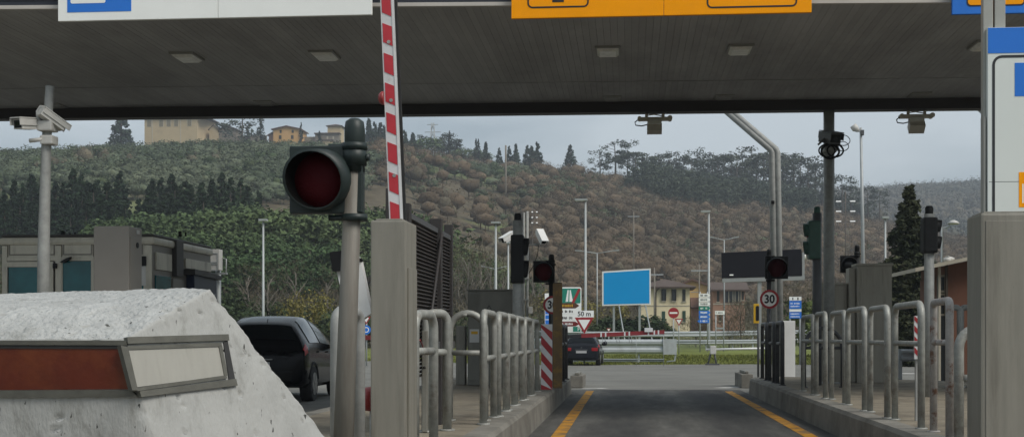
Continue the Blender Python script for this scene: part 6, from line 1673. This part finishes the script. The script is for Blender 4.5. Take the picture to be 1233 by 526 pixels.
def bare_branches(rs, n1=9):
    """tapering trunk with two orders of limbs"""
    b = MB(); top = Vector((rs.normal() * .03, rs.normal() * .03, .78))
    b.tube([(0, 0, -.02), (rs.normal() * .01, rs.normal() * .01, .35), top], [.016, .012, .005], 6, caps=False)
    for k in range(n1):
        z = .25 + .5 * k / n1; p = Vector((top.x * z / .78, top.y * z / .78, z)); a = rs.random() * 6.28; ln = .30 * (1.1 - z * .7)
        d = Vector((math.cos(a) * .55, math.sin(a) * .55, .8)).normalized(); e = p + d * ln
        b.tube([p, p + d * ln * .5 + Vector((0, 0, .015)), e], [.007, .005, .002], 5, caps=False)
        for j in range(4):
            q = p + d * ln * (.35 + .18 * j); d2 = (d + Vector(rs.normal(size=3)) * .5).normalized(); b.tube([q, q + d2 * ln * .45], [.003, .001], 4, caps=False)
    out = []
    for f in b.f: out += [b.v[f[0]], b.v[f[1]], b.v[f[2]], b.v[f[0]], b.v[f[2]], b.v[f[3]]]
    return np.array([tuple(v) for v in out])
def t_bare(rs, n=420): return slivers(n, .28, 1.0, .26, .09, .0022, rs, .6)

rs0 = np.random.default_rng(5)
TPL = {}
def make_tpl(kind, fn, nvar, mat_leaf, trunk, mat_trunk='bark', **kw):
    TPL[kind] = []
    for i in range(nvar):
        me = tri_mesh('crown_foliage', fn(rs0, **kw), M[mat_leaf])
        V = trunk(rs0) if callable(trunk) else trunk_tris([(0, 0, -.03), (rs0.normal() * .01, rs0.normal() * .01, trunk[0] * .5), (0, 0, trunk[0])], [trunk[1], trunk[1] * .75, trunk[1] * .3], 7)
        tm = tri_mesh('trunk_wood', V, M[mat_trunk]); TPL[kind].append((me, tm))
def pine_trunk(rs):
    V = [trunk_tris([(0, 0, -.03), (rs.normal() * .008, rs.normal() * .008, .45), (0, 0, .93)], [.016, .012, .004], 6)]
    for k in range(8):
        z = .45 + .06 * k; a = rs.random() * 6.28; V.append(trunk_tris([(0, 0, z), (math.cos(a) * .13, math.sin(a) * .13, z + .05)], [.005, .002], 4))
    return np.concatenate(V)
def round_trunk(rs):
    V = [trunk_tris([(0, 0, -.03), (rs.normal() * .02, rs.normal() * .02, .4), (0, 0, .75)], [.026, .02, .008], 6)]
    for k in range(8):
        a = k * .8 + rs.random(); V.append(trunk_tris([(0, 0, .35 + .03 * k), (math.cos(a) * .26, math.sin(a) * .26, .6 + .02 * k)], [.011, .003], 4))
    return np.concatenate(V)
make_tpl('conifer', t_conifer, 3, 'leaf_conifer', (.9, .02)); make_tpl('round_pine', t_round, 4, 'leaf_pine', round_trunk)
make_tpl('ridge_pine', t_ridgepine, 5, 'leaf_ridge', pine_trunk); make_tpl('umbrella_pine', t_umbrella, 1, 'leaf_ridge', round_trunk)
make_tpl('cypress', t_cypress, 2, 'leaf_cypress', (.9, .015)); make_tpl('column_conifer', t_thuja, 1, 'leaf_thuja', (.9, .014))
make_tpl('bush', t_bush, 2, 'leaf_bush', (.4, .03)); make_tpl('dark_bush', t_bush, 3, 'leaf_darkbush', (.4, .03), per=90); make_tpl('willow', t_bush, 2, 'leaf_willow', (.5, .03), per=90, lsz=.022)
make_tpl('bare_tree', t_bare, 4, 'leaf_brown2', bare_branches, 'bark_pale'); make_tpl('bare_shrub', lambda rs: slivers(900, .05, 1.0, .5, .16, .004, rs, .7), 2, 'leaf_brown2', bare_branches, 'bark')
names = dict(conifer='conifer_tree', round_pine='pine_tree', ridge_pine='pine_tree', umbrella_pine='umbrella_pine', cypress='cypress_tree', column_conifer='conical_conifer', bush='bush', dark_bush='bush', willow='shrub', bare_tree='bare_tree', bare_shrub='bare_shrub')
cats = dict(conifer='tree', round_pine='tree', ridge_pine='tree', umbrella_pine='tree', cypress='tree', column_conifer='tree', bush='bush', dark_bush='bush', willow='bush', bare_tree='tree', bare_shrub='bush')
def plant(kind, px, Y, py_top, label, group=None, wide=1.0, var=None, zmin=1.0):
    x = xat(px, Y); g = terrain(x, Y) - .06; h = max(zat(py_top, Y, px) - g, zmin)
    me, tm = TPL[kind][random.randrange(len(TPL[kind])) if var is None else var]
    t = bpy.data.objects.new(names[kind], None); col.objects.link(t); t.location = (x, Y, g); t.rotation_euler = (0, 0, random.random() * 6.28); t.scale = (h * wide, h * wide, h); t.empty_display_size = .1
    tag(t, label, cats[kind], group)
    for nm, d in (('crown', me), ('trunk', tm)):
        o = bpy.data.objects.new(nm, d); col.objects.link(o); o.parent = t
    return t
U = random.uniform
# dark conifers on the left slope
tops = [(-40, 212), (0, 216), (60, 214), (105, 203), (140, 204), (165, 225), (185, 212), (215, 206), (250, 207), (290, 212), (320, 228)]
for row, (Yb, st) in enumerate(((190, 11), (178, 13), (167, 16))):
    px = -38 + row * 5
    while px < 318:
        py = interp(px, [a for a, _ in tops], [b for _, b in tops]) + U(-4, 18) + row * 15
        if not (150 < px < 176 and row == 0): plant('conifer', px, Yb + U(-5, 5), py, 'dark conifer in the dense dark belt above the toll booth', 'dark conifers on the left slope', U(1.05, 1.5))
        px += st * U(.75, 1.25)
# rounded green pines below them
for px, py in [(132, 262), (150, 256), (168, 252), (190, 247), (205, 243), (222, 250), (240, 252), (256, 246), (275, 244), (293, 240), (310, 243), (328, 240), (346, 244), (365, 250), (385, 240), (405, 244), (425, 238), (442, 240), (455, 243),
               (180, 275), (215, 272), (250, 276), (280, 268), (310, 270), (340, 272), (372, 275), (400, 270), (430, 268), (120, 280), (262, 300), (285, 296), (308, 302), (335, 298), (360, 306), (388, 298), (415, 300), (440, 292), (300, 318), (350, 322), (405, 322), (272, 322)]:
    plant('round_pine', px + U(-3, 3), 152 + U(-8, 8) - (py - 245) * .5 + (18 if px > 380 else 0), py + U(-3, 3), 'rounded green pine in the belt between the dark conifers and the road', 'green pines on the left slope', U(1.2, 1.6))
for k in range(26):
    f = k / 25; px = 462 + f * 150 + U(-6, 6); py = 236 + f * 92 + U(-3, 16)
    plant('round_pine', px, 188 - f * 45 + U(-8, 8), py, 'green pine in the band running down the slope behind the louvred fence', 'green pines behind the louvred fence', U(1.2, 1.7), zmin=4)
# hilltop trees
def ridge_tree(kind, px, py, label, group=None, wide=1.0, Y=500, **k): return plant(kind, px, Y + U(-6, 6), py, label, group, wide, zmin=4, **k)
ridge_tree('conifer', 146, 132, 'broad dark evergreen cut by the canopy edge left of the villa', wide=1.5, Y=486)
ridge_tree('ridge_pine', 292, 131, 'tall forked pine between the barn and the farmhouse', wide=1.6, Y=492)
ridge_tree('cypress', 313.5, 142, 'slim dark cypress just left of the orange farmhouse', wide=1.3, Y=490)
ridge_tree('cypress', 362.5, 148, 'slim dark cypress just right of the orange farmhouse', wide=.9, Y=492)
ridge_tree('cypress', 384.3, 158, 'cypress in front of the tower house', wide=1.5, Y=480)
ridge_tree('cypress', 297.5, 154, 'small dark shrub-like cypress on the terrace', wide=1.4, Y=494)
for px, py in ((444, 143), (451, 147), (458, 148), (463, 151), (487, 157), (497, 160), (437, 152)): ridge_tree('conifer', px, py, 'dark conifer in the ridge clump around the raised barrier arm', 'ridge conifers at the barrier arm', U(1.0, 1.4), Y=480)
for px, py in ((505, 161), (516, 163), (527, 166), (535, 160), (541, 160), (549, 170), (560, 176), (568, 176)): ridge_tree('ridge_pine' if px % 2 else 'round_pine', px, py, 'dark round tree on the ridge right of the barrier arm', 'ridge trees right of the barrier arm', U(1.3, 1.8), Y=500)
for px, py in ((541.5, 158), (573, 167), (576, 167.5)): ridge_tree('cypress', px, py, 'needle-thin cypress on the ridge between barrier arm and pole', 'thin ridge cypresses', 1.0, Y=500)
for px, py in ((585, 171), (601, 178), (613, 176), (621, 173)): ridge_tree('conifer', px, py, 'pointed dark conifer in the row on the skyline left of the pale pole', 'pointed skyline conifers', 1.1, Y=505)
for px, py in ((635, 175), (640, 176), (647, 171)): ridge_tree('conifer', px, py, 'pointed dark conifer in the trio on the skyline right of the pale pole', 'skyline conifer trio', 1.25, Y=508)
ridge_tree('conifer', 687, 174, 'lone dark conifer on the skyline above the tall street lamp', wide=1.35, Y=512)
ridge_tree('ridge_pine', 740, 169, 'tall ragged pine left of the umbrella pine', wide=1.5, Y=515, var=0)
ridge_tree('ridge_pine', 756, 171, 'thin ragged pine touching the umbrella pine', wide=1.1, Y=517, var=1)
ridge_tree('ridge_pine', 722, 179, 'loose grey-green pine at the start of the pine ridge', wide=1.4, Y=515, var=2)
ridge_tree('umbrella_pine', 765, 178, 'dark dome-shaped umbrella pine on the skyline', wide=1.15, Y=508)
for i, (px, py) in enumerate(((785, 192), (793, 188), (800, 184), (807, 186), (814, 183), (824, 190), (833, 190), (841, 184), (848, 182), (856, 186), (863, 185), (872, 188), (879, 186), (888, 187), (896, 181), (903, 179), (911, 184), (918, 186), (926, 183), (941, 186), (948, 189), (957, 192), (965, 193), (973, 191), (982, 197), (990, 203), (1003, 212), (1014, 216), (1026, 220), (1046, 222), (1058, 226))):
    ridge_tree('ridge_pine', px + U(-2, 2), py + U(-5, 5), 'tall pine on the skyline of the pine wood right of the umbrella pine', 'skyline pines', U(1.1, 1.5), Y=515 + U(-8, 20))
# single trees and bushes near the road
plant('column_conifer', 1094, 58, 224, 'dark conical conifer standing right of the grey cabinets', wide=1.25)
plant('bush', 985, 75, 318, 'bright green bush between the two right-hand signals', wide=1.0)
plant('bush', 1003, 78, 326, 'green bush behind the canopy column', wide=1.2)
for px, py in ((727, 372), (741, 368), (757, 366), (772, 370), (786, 374), (798, 384), (710, 384)): plant('dark_bush', px, 113 + U(-2, 2), py, 'dark green bush in the hedge under the blue billboard', 'hedge bushes under the billboard', U(1.3, 1.7))
for px, py, w in ((652, 330, 1.1), (668, 340, 1.0), (684, 326, 1.2), (697, 338, 1.0), (735, 345, 1.0)): plant('willow', px, 122 + U(-4, 4), py, 'yellow-green leafing shrub behind the motorway end sign', 'yellow-green shrubs', w)
plant('willow', 376, 92, 322, 'yellow-green shrub above the black car', wide=.8)
plant('bare_shrub', 893, 100, 362, 'leafless brown shrub under the message panel', wide=1.0, var=0)
plant('bare_shrub', 878, 101, 376, 'small leafless shrub left of the brown one under the message panel', wide=1.2, var=1)
plant('bare_shrub', 838, 104, 381, 'low bare shrub before the cream house', wide=1.2)
plant('bare_shrub', 950, 110, 340, 'bare brown thicket behind the blue direction sign', wide=1.2)
plant('bare_tree', 1030, 60, 290, 'small ivy-clad bare tree behind the grey cabinets', wide=.7)
for px, py in ((285, 372), (298, 345), (315, 362), (330, 355), (345, 368), (362, 370), (385, 372), (402, 378), (425, 376), (440, 384), (275, 335), (268, 360)): plant('dark_bush', px, 96 + U(-4, 4), py, 'dark green bush in the thicket behind the black car', 'thicket bushes behind the black car', U(1.1, 1.5))
for px, py in ((541, 292), (551, 300), (562, 285), (572, 298), (583, 290), (590, 302), (605, 310), (616, 305), (640, 300), (655, 310), (536, 310)): plant('bare_tree', px, 118 + U(-10, 10), py + U(-4, 6), 'thin pale bare tree in the thicket between louvred fence and red signal', 'bare trees behind the electric cabinet', U(.7, 1.0))
for px, py in ((300, 318), (322, 312), (352, 308), (395, 318), (420, 310)): plant('bare_tree', px, 108 + U(-10, 10), py + U(-4, 6), 'bare grey tree rising from the thicket above the black car', 'bare trees above the black car', U(.8, 1.1))

# ---- countless woodland cover: one joined mesh for each kind
def scatter(name, label, cat, tpls, pts, hs, wide, m):
    """tpls: unit plants as (verts, tris); every plant = rotated, scaled copy, all joined into one mesh"""
    Vs, Fs = [], []; base = 0
    pts = np.array(pts)
    if not len(pts): return
    which = rng.integers(0, len(tpls), len(pts))
    for k, (T, F_) in enumerate(tpls):
        sel = np.where(which == k)[0]
        if not len(sel): continue
        a = rng.random(len(sel)) * 2 * math.pi; ca, sa = np.cos(a)[:, None], np.sin(a)[:, None]
        h = np.array(hs)[sel][:, None]; w = h * np.array(wide)[sel][:, None]
        X_ = (T[None, :, 0] * ca - T[None, :, 1] * sa) * w + pts[sel, 0][:, None]
        Y_ = (T[None, :, 0] * sa + T[None, :, 1] * ca) * w + pts[sel, 1][:, None]
        Z_ = T[None, :, 2] * h + pts[sel, 2][:, None]
        Vs.append(np.stack([X_, Y_, Z_], -1).reshape(-1, 3))
        Fs.append((F_[None] + (base + np.arange(len(sel)) * len(T))[:, None, None]).reshape(-1, 3)); base += len(sel) * len(T)
    V = np.ascontiguousarray(np.concatenate(Vs), np.float32); F_ = np.ascontiguousarray(np.concatenate(Fs), np.int32); nf = len(F_)
    me = bpy.data.meshes.new(name); me.vertices.add(len(V)); me.vertices.foreach_set('co', V.ravel()); me.loops.add(nf * 3); me.polygons.add(nf)
    me.loops.foreach_set('vertex_index', F_.ravel()); me.polygons.foreach_set('loop_start', np.arange(0, nf * 3, 3, dtype=np.int32)); me.polygons.foreach_set('use_smooth', np.ones(nf, bool))
    me.update(calc_edges=True); me.materials.append(m)
    o = bpy.data.objects.new(name, me); col.objects.link(o)
    return tag(o, label, cat, kind='stuff')
def soup(V): V = np.asarray(V); return V, np.arange(len(V)).reshape(-1, 3)
def join(*parts):
    Vs, Fs, b = [], [], 0
    for V, F_ in parts: Vs.append(V); Fs.append(F_ + b); b += len(V)
    return np.concatenate(Vs), np.concatenate(Fs)
def _ico(sub):
    bm = bmesh.new(); bmesh.ops.create_icosphere(bm, subdivisions=sub, radius=1); bm.verts.ensure_lookup_table(); bm.verts.index_update()
    V = np.array([tuple(v.co) for v in bm.verts]); F_ = np.array([[v.index for v in f.verts] for f in bm.faces]); bm.free(); return V, F_
ICO = _ico(1)
def lump(rs, c, r, rough=.28):
    """uneven crown mass"""
    V, F_ = ICO; q = V * (1 + rough * (rs.random((len(V), 1)) - .5) * 2)
    return q * np.array(r) + np.array(c), F_
def s_blob(rs, n, sz, w=.5, zc=.55, zr=.42):
    C, Rr = [], []
    for k in range(5):
        a = rs.random() * 6.28; r = .25; C.append((math.cos(a) * r, math.sin(a) * r, zc + rs.normal() * .12)); Rr.append((w * .55, w * .55, zr * .7))
    return leaves(np.array(C), Rr, n // 5, sz, rs, .55)
def s_pine(rs, n):
    V = [trunk_tris([(0, 0, 0), (0, 0, .8)], [.02, .01], 3)]
    C, Rr = [], []
    for k in range(8): z = .42 + .55 * rs.random(); a = rs.random() * 6.28; C.append((math.cos(a) * .12, math.sin(a) * .12, z)); Rr.append((.12, .12, .06))
    V.append(leaves(np.array(C), Rr, n // 8, .04, rs, .4)); return np.concatenate(V)
rs1 = np.random.default_rng(21)
def crown(rs, n_leaf, leaf, n_tw, w=.42, zc=.58, zr=.36, trunk=True, tw=.0075, tl=.11):
    P = [lump(rs, (0, 0, zc - .04), (w * .56, w * .56, zr * .64), .4)]          # added inner core that shades the crown, under leaves and twigs
    if n_leaf:
        C, Rr = [], []
        for k in range(5):
            a = rs.random() * 6.28; q = w * .5; C.append((math.cos(a) * q, math.sin(a) * q, zc + rs.normal() * zr * .35)); Rr.append((w * .6, w * .6, zr * .55))
        P.append(soup(leaves(np.array(C), Rr, n_leaf // 5, leaf, rs, .7)))
    if n_tw:
        n = n_tw; d = rs.normal(size=(n, 3)); d[:, 2] = np.abs(d[:, 2]) * 1.1 - .35; d /= np.linalg.norm(d, axis=1, keepdims=True)
        p = d * np.array([w, w, zr]) * (.62 + .38 * rs.random((n, 1))) + np.array([0, 0, zc])
        e = d * .7 + np.array([0, 0, .5]) + rs.normal(size=(n, 3)) * .45; e /= np.linalg.norm(e, axis=1, keepdims=True)
        sd = rs.normal(size=(n, 3)); sd -= e * (sd * e).sum(1, keepdims=True); sd /= np.linalg.norm(sd, axis=1, keepdims=True)
        l = tl * (.5 + rs.random((n, 1))); ww = tw * (.6 + .8 * rs.random((n, 1)))
        P.append(soup(np.stack([p - sd * ww - e * l * .5, p + sd * ww - e * l * .5, p + e * l * .5], 1).reshape(-1, 3)))
    if trunk: P.append(soup(trunk_tris([(0, 0, -.02), (.01, 0, .5)], [.018, .010], 3)))
    return join(*P)
T_olive = [crown(rs1, 95, .045, 0) for _ in range(5)]
T_bare = [crown(rs1, 25, .03, 92, rs1.uniform(.32, .46), .60, .40) for _ in range(6)]
T_scrub = [soup(slivers(240, .03, 1.0, .5, .13, .006, rs1, .6)) for _ in range(3)]
T_pine = [soup(s_pine(rs1, 140)) for _ in range(4)]
T_far = [crown(rs1, 40, .065, 0, .46, .55, .42, False) for _ in range(5)]
T_dark = [crown(rs1, 90, .05, 0) for _ in range(3)]
buck = dict(olive=[], bare=[], bare2=[], pine=[], far=[], dark=[])
def nz_(x, y, s, o): return noise.noise((x * s, y * s, o))
r_ = random.Random(3)
for i in range(42000):
    s = r_.uniform(-100, 1340); u = r_.random()
    Yd = math.sqrt(u * (640 ** 2 - 95 ** 2) + 95 ** 2)
    x = xat(s, Yd); r = math.hypot(x, Yd)
    r0 = interp(s, S0, Q0)
    if r < r0 + 45: continue
    rr = interp(s, NS, NR)
    if r > rr + 4: continue
    z = terrain(x, Yd); py = pixy(x, Yd, z)
    n1 = nz_(x, Yd, .012, 5.5); n2 = nz_(x, Yd, .03, 9.1)
    if s < 445 + 40 * n1 and py < 245 + 20 * n2:           # olive terraces on the left hill
        if n1 + .5 * n2 > .42: continue
        if py > 206 and Yd > 300 and n2 > .12: (buck['bare2'] if r_.random() < .10 else buck['dark'] if r_.random() < .12 else buck['olive'] if r_.random() < .3 else []).append((x, Yd, z)); continue
        if r_.random() < .50: buck['olive'].append((x, Yd, z))
        elif r_.random() < .12: buck['dark'].append((x, Yd, z))
    elif s > 772 + 60 * n1 and r < rr - 25 and py < 262 + 30 * n2 - max(0, (790 - s)) * .5 and s < 1060:    # pine wood
        if r_.random() < .55: buck['pine'].append((x, Yd, z))
        elif r_.random() < .25: buck['bare'].append((x, Yd, z))
    elif 480 + 40 * n2 < s < 790 and py < 252 + 25 * n1:     # green clearing with scattered bushes
        if n1 > .0 and r_.random() < .8: continue
        q = r_.random()
        if q < .26: buck['olive'].append((x, Yd, z))
        elif q < .36: buck['dark'].append((x, Yd, z))
        elif q < .56: buck['bare'].append((x, Yd, z))
    elif s < 500 and py > 225: continue
    elif s < 640 and py > 235 and r_.random() < .85: continue
    else:
        q = r_.random()
        if q < .42: buck['bare'].append((x, Yd, z))
        elif q < .52: buck['bare2'].append((x, Yd, z))
        elif q < (.66 + .2 * n1): buck['dark' if r_.random() < .4 else 'olive'].append((x, Yd, z))
for i in range(9000):
    s = r_.uniform(900, 1360); Yd = math.sqrt(r_.random() * (1440 ** 2 - 560 ** 2) + 560 ** 2); x = xat(s, Yd)
    if math.hypot(x, Yd) > 1450: continue
    z = terrain(x, Yd)
    if r_.random() < .75: buck['far'].append((x, Yd, z))
def go(name, label, cat, key, T, h0, h1, w0, w1, m):
    n = len(buck[key]); scatter(name, label, cat, T, buck[key], [r_.uniform(h0, h1) * min(max((p[1] - 60) / 240, .45), 1) for p in buck[key]], [r_.uniform(w0, w1) for _ in range(n)], M[m])
go('olive_grove', 'grey-green olive trees covering the left hillside', 'olive grove', 'olive', T_olive, 2.8, 5.5, 1.1, 1.8, 'leaf_olive')
go('bare_woodland', 'brown leafless woodland covering the middle hillside', 'woodland', 'bare', T_bare, 3.2, 7.6, 1.15, 1.9, 'leaf_brown')
go('bare_woodland', 'greyer leafless trees mixed into the brown hillside wood', 'woodland', 'bare2', T_bare, 4, 7.5, .8, 1.1, 'leaf_brown2')
go('pine_wood', 'dark pine wood below the skyline right of centre', 'pine wood', 'pine', T_pine, 7, 12.5, .9, 1.3, 'leaf_ridge')
go('hillside_shrubs', 'scattered dark evergreen shrubs on the hillside', 'shrubs', 'dark', T_dark, 3, 6.5, .8, 1.2, 'leaf_darkbush')
go('distant_woodland', 'bluish distant woodland on the far right ridge', 'woodland', 'far', T_far, 8, 13, .7, 1.1, 'leaf_far')
# undergrowth at the foot of the slope
ug = []
for i in range(1500):
    s = r_.uniform(-100, 1000); Yd = r_.uniform(100, 160); x = xat(s, Yd); 
    if s > 640: Yd = r_.uniform(118, 215); x = xat(s, Yd)
    if 755 < s < 905 and Yd < 200: continue
    if 690 < s < 1000 and Yd < 135 : continue
    if s < 600 and r_.random() < .45: continue
    ug.append((x, Yd, terrain(x, Yd)))
n = len(ug); scatter('undergrowth', 'brown bare scrub at the foot of the slope behind the plaza', 'scrub', T_scrub, ug, [r_.uniform(1.6, 4.2) for _ in range(n)], [r_.uniform(1.0, 1.6) for _ in range(n)], M['leaf_brown2'])
ug = []
for i in range(900):
    s = r_.uniform(-100, 640); Yd = r_.uniform(98, 150); x = xat(s, Yd); ug.append((x, Yd, terrain(x, Yd)))
n = len(ug); scatter('undergrowth', 'dark green scrub filling the foot of the left slope', 'scrub', T_dark, ug, [r_.uniform(1.5, 3.6) for _ in range(n)], [r_.uniform(1.0, 1.5) for _ in range(n)], M['leaf_darkbush'])
# grass on the verge
nb = 26000
gx = rng.uniform(-14, 11, nb); gy = rng.uniform(58.5, 80, nb)
keep = [(a, b) for a, b in zip(gx, gy) if not (b < 58.5 + max(0, (-a - 4.2)) * .9 + .0 or (a > 8 and b < 60) or b < interp(a, [xat(690, 58.5), xat(810, 60), xat(905, 61)], [58.6, 60.1, 61.1]))]
K = np.array(keep); zg = np.array([terrain(a, b) - .04 for a, b in keep]); n = len(K)
ang = rng.random(n) * 6.28; hh = .05 + .11 * rng.random(n) ** 2; ww = .02 + .02 * rng.random(n)
b0 = np.stack([K[:, 0] - np.cos(ang) * ww, K[:, 1] - np.sin(ang) * ww, zg], 1); b1 = np.stack([K[:, 0] + np.cos(ang) * ww, K[:, 1] + np.sin(ang) * ww, zg], 1)
tp = np.stack([K[:, 0] + rng.normal(size=n) * .03, K[:, 1] + rng.normal(size=n) * .03, zg + hh], 1)
o = bpy.data.objects.new('verge_grass', tri_mesh('verge_grass', np.stack([b0, b1, tp], 1).reshape(-1, 3), M['leaf_grass'])); col.objects.link(o); tag(o, 'short green grass on the verge beyond the plaza', 'grass', kind='stuff')

# ------------------------------------------------------------------ air
HAZE = 0.00040
hm = bpy.data.materials.new('haze_air'); hm.use_nodes = True; ht = hm.node_tree; ht.nodes.clear()
pv = N(ht, 'ShaderNodeVolumePrincipled'); pv.inputs['Color'].default_value = (.80, .88, .97, 1); pv.inputs['Density'].default_value = HAZE; pv.inputs['Anisotropy'].default_value = .0
mo = N(ht, 'ShaderNodeOutputMaterial'); ht.links.new(pv.outputs[0], mo.inputs['Volume'])
b = MB(); b.box(-2700, 2700, -2700, 2700, -2, 230); ho = b.build('haze', hm, kind='stuff'); ho['label'] = 'thin pale air haze over the whole valley'; ho['category'] = 'haze'
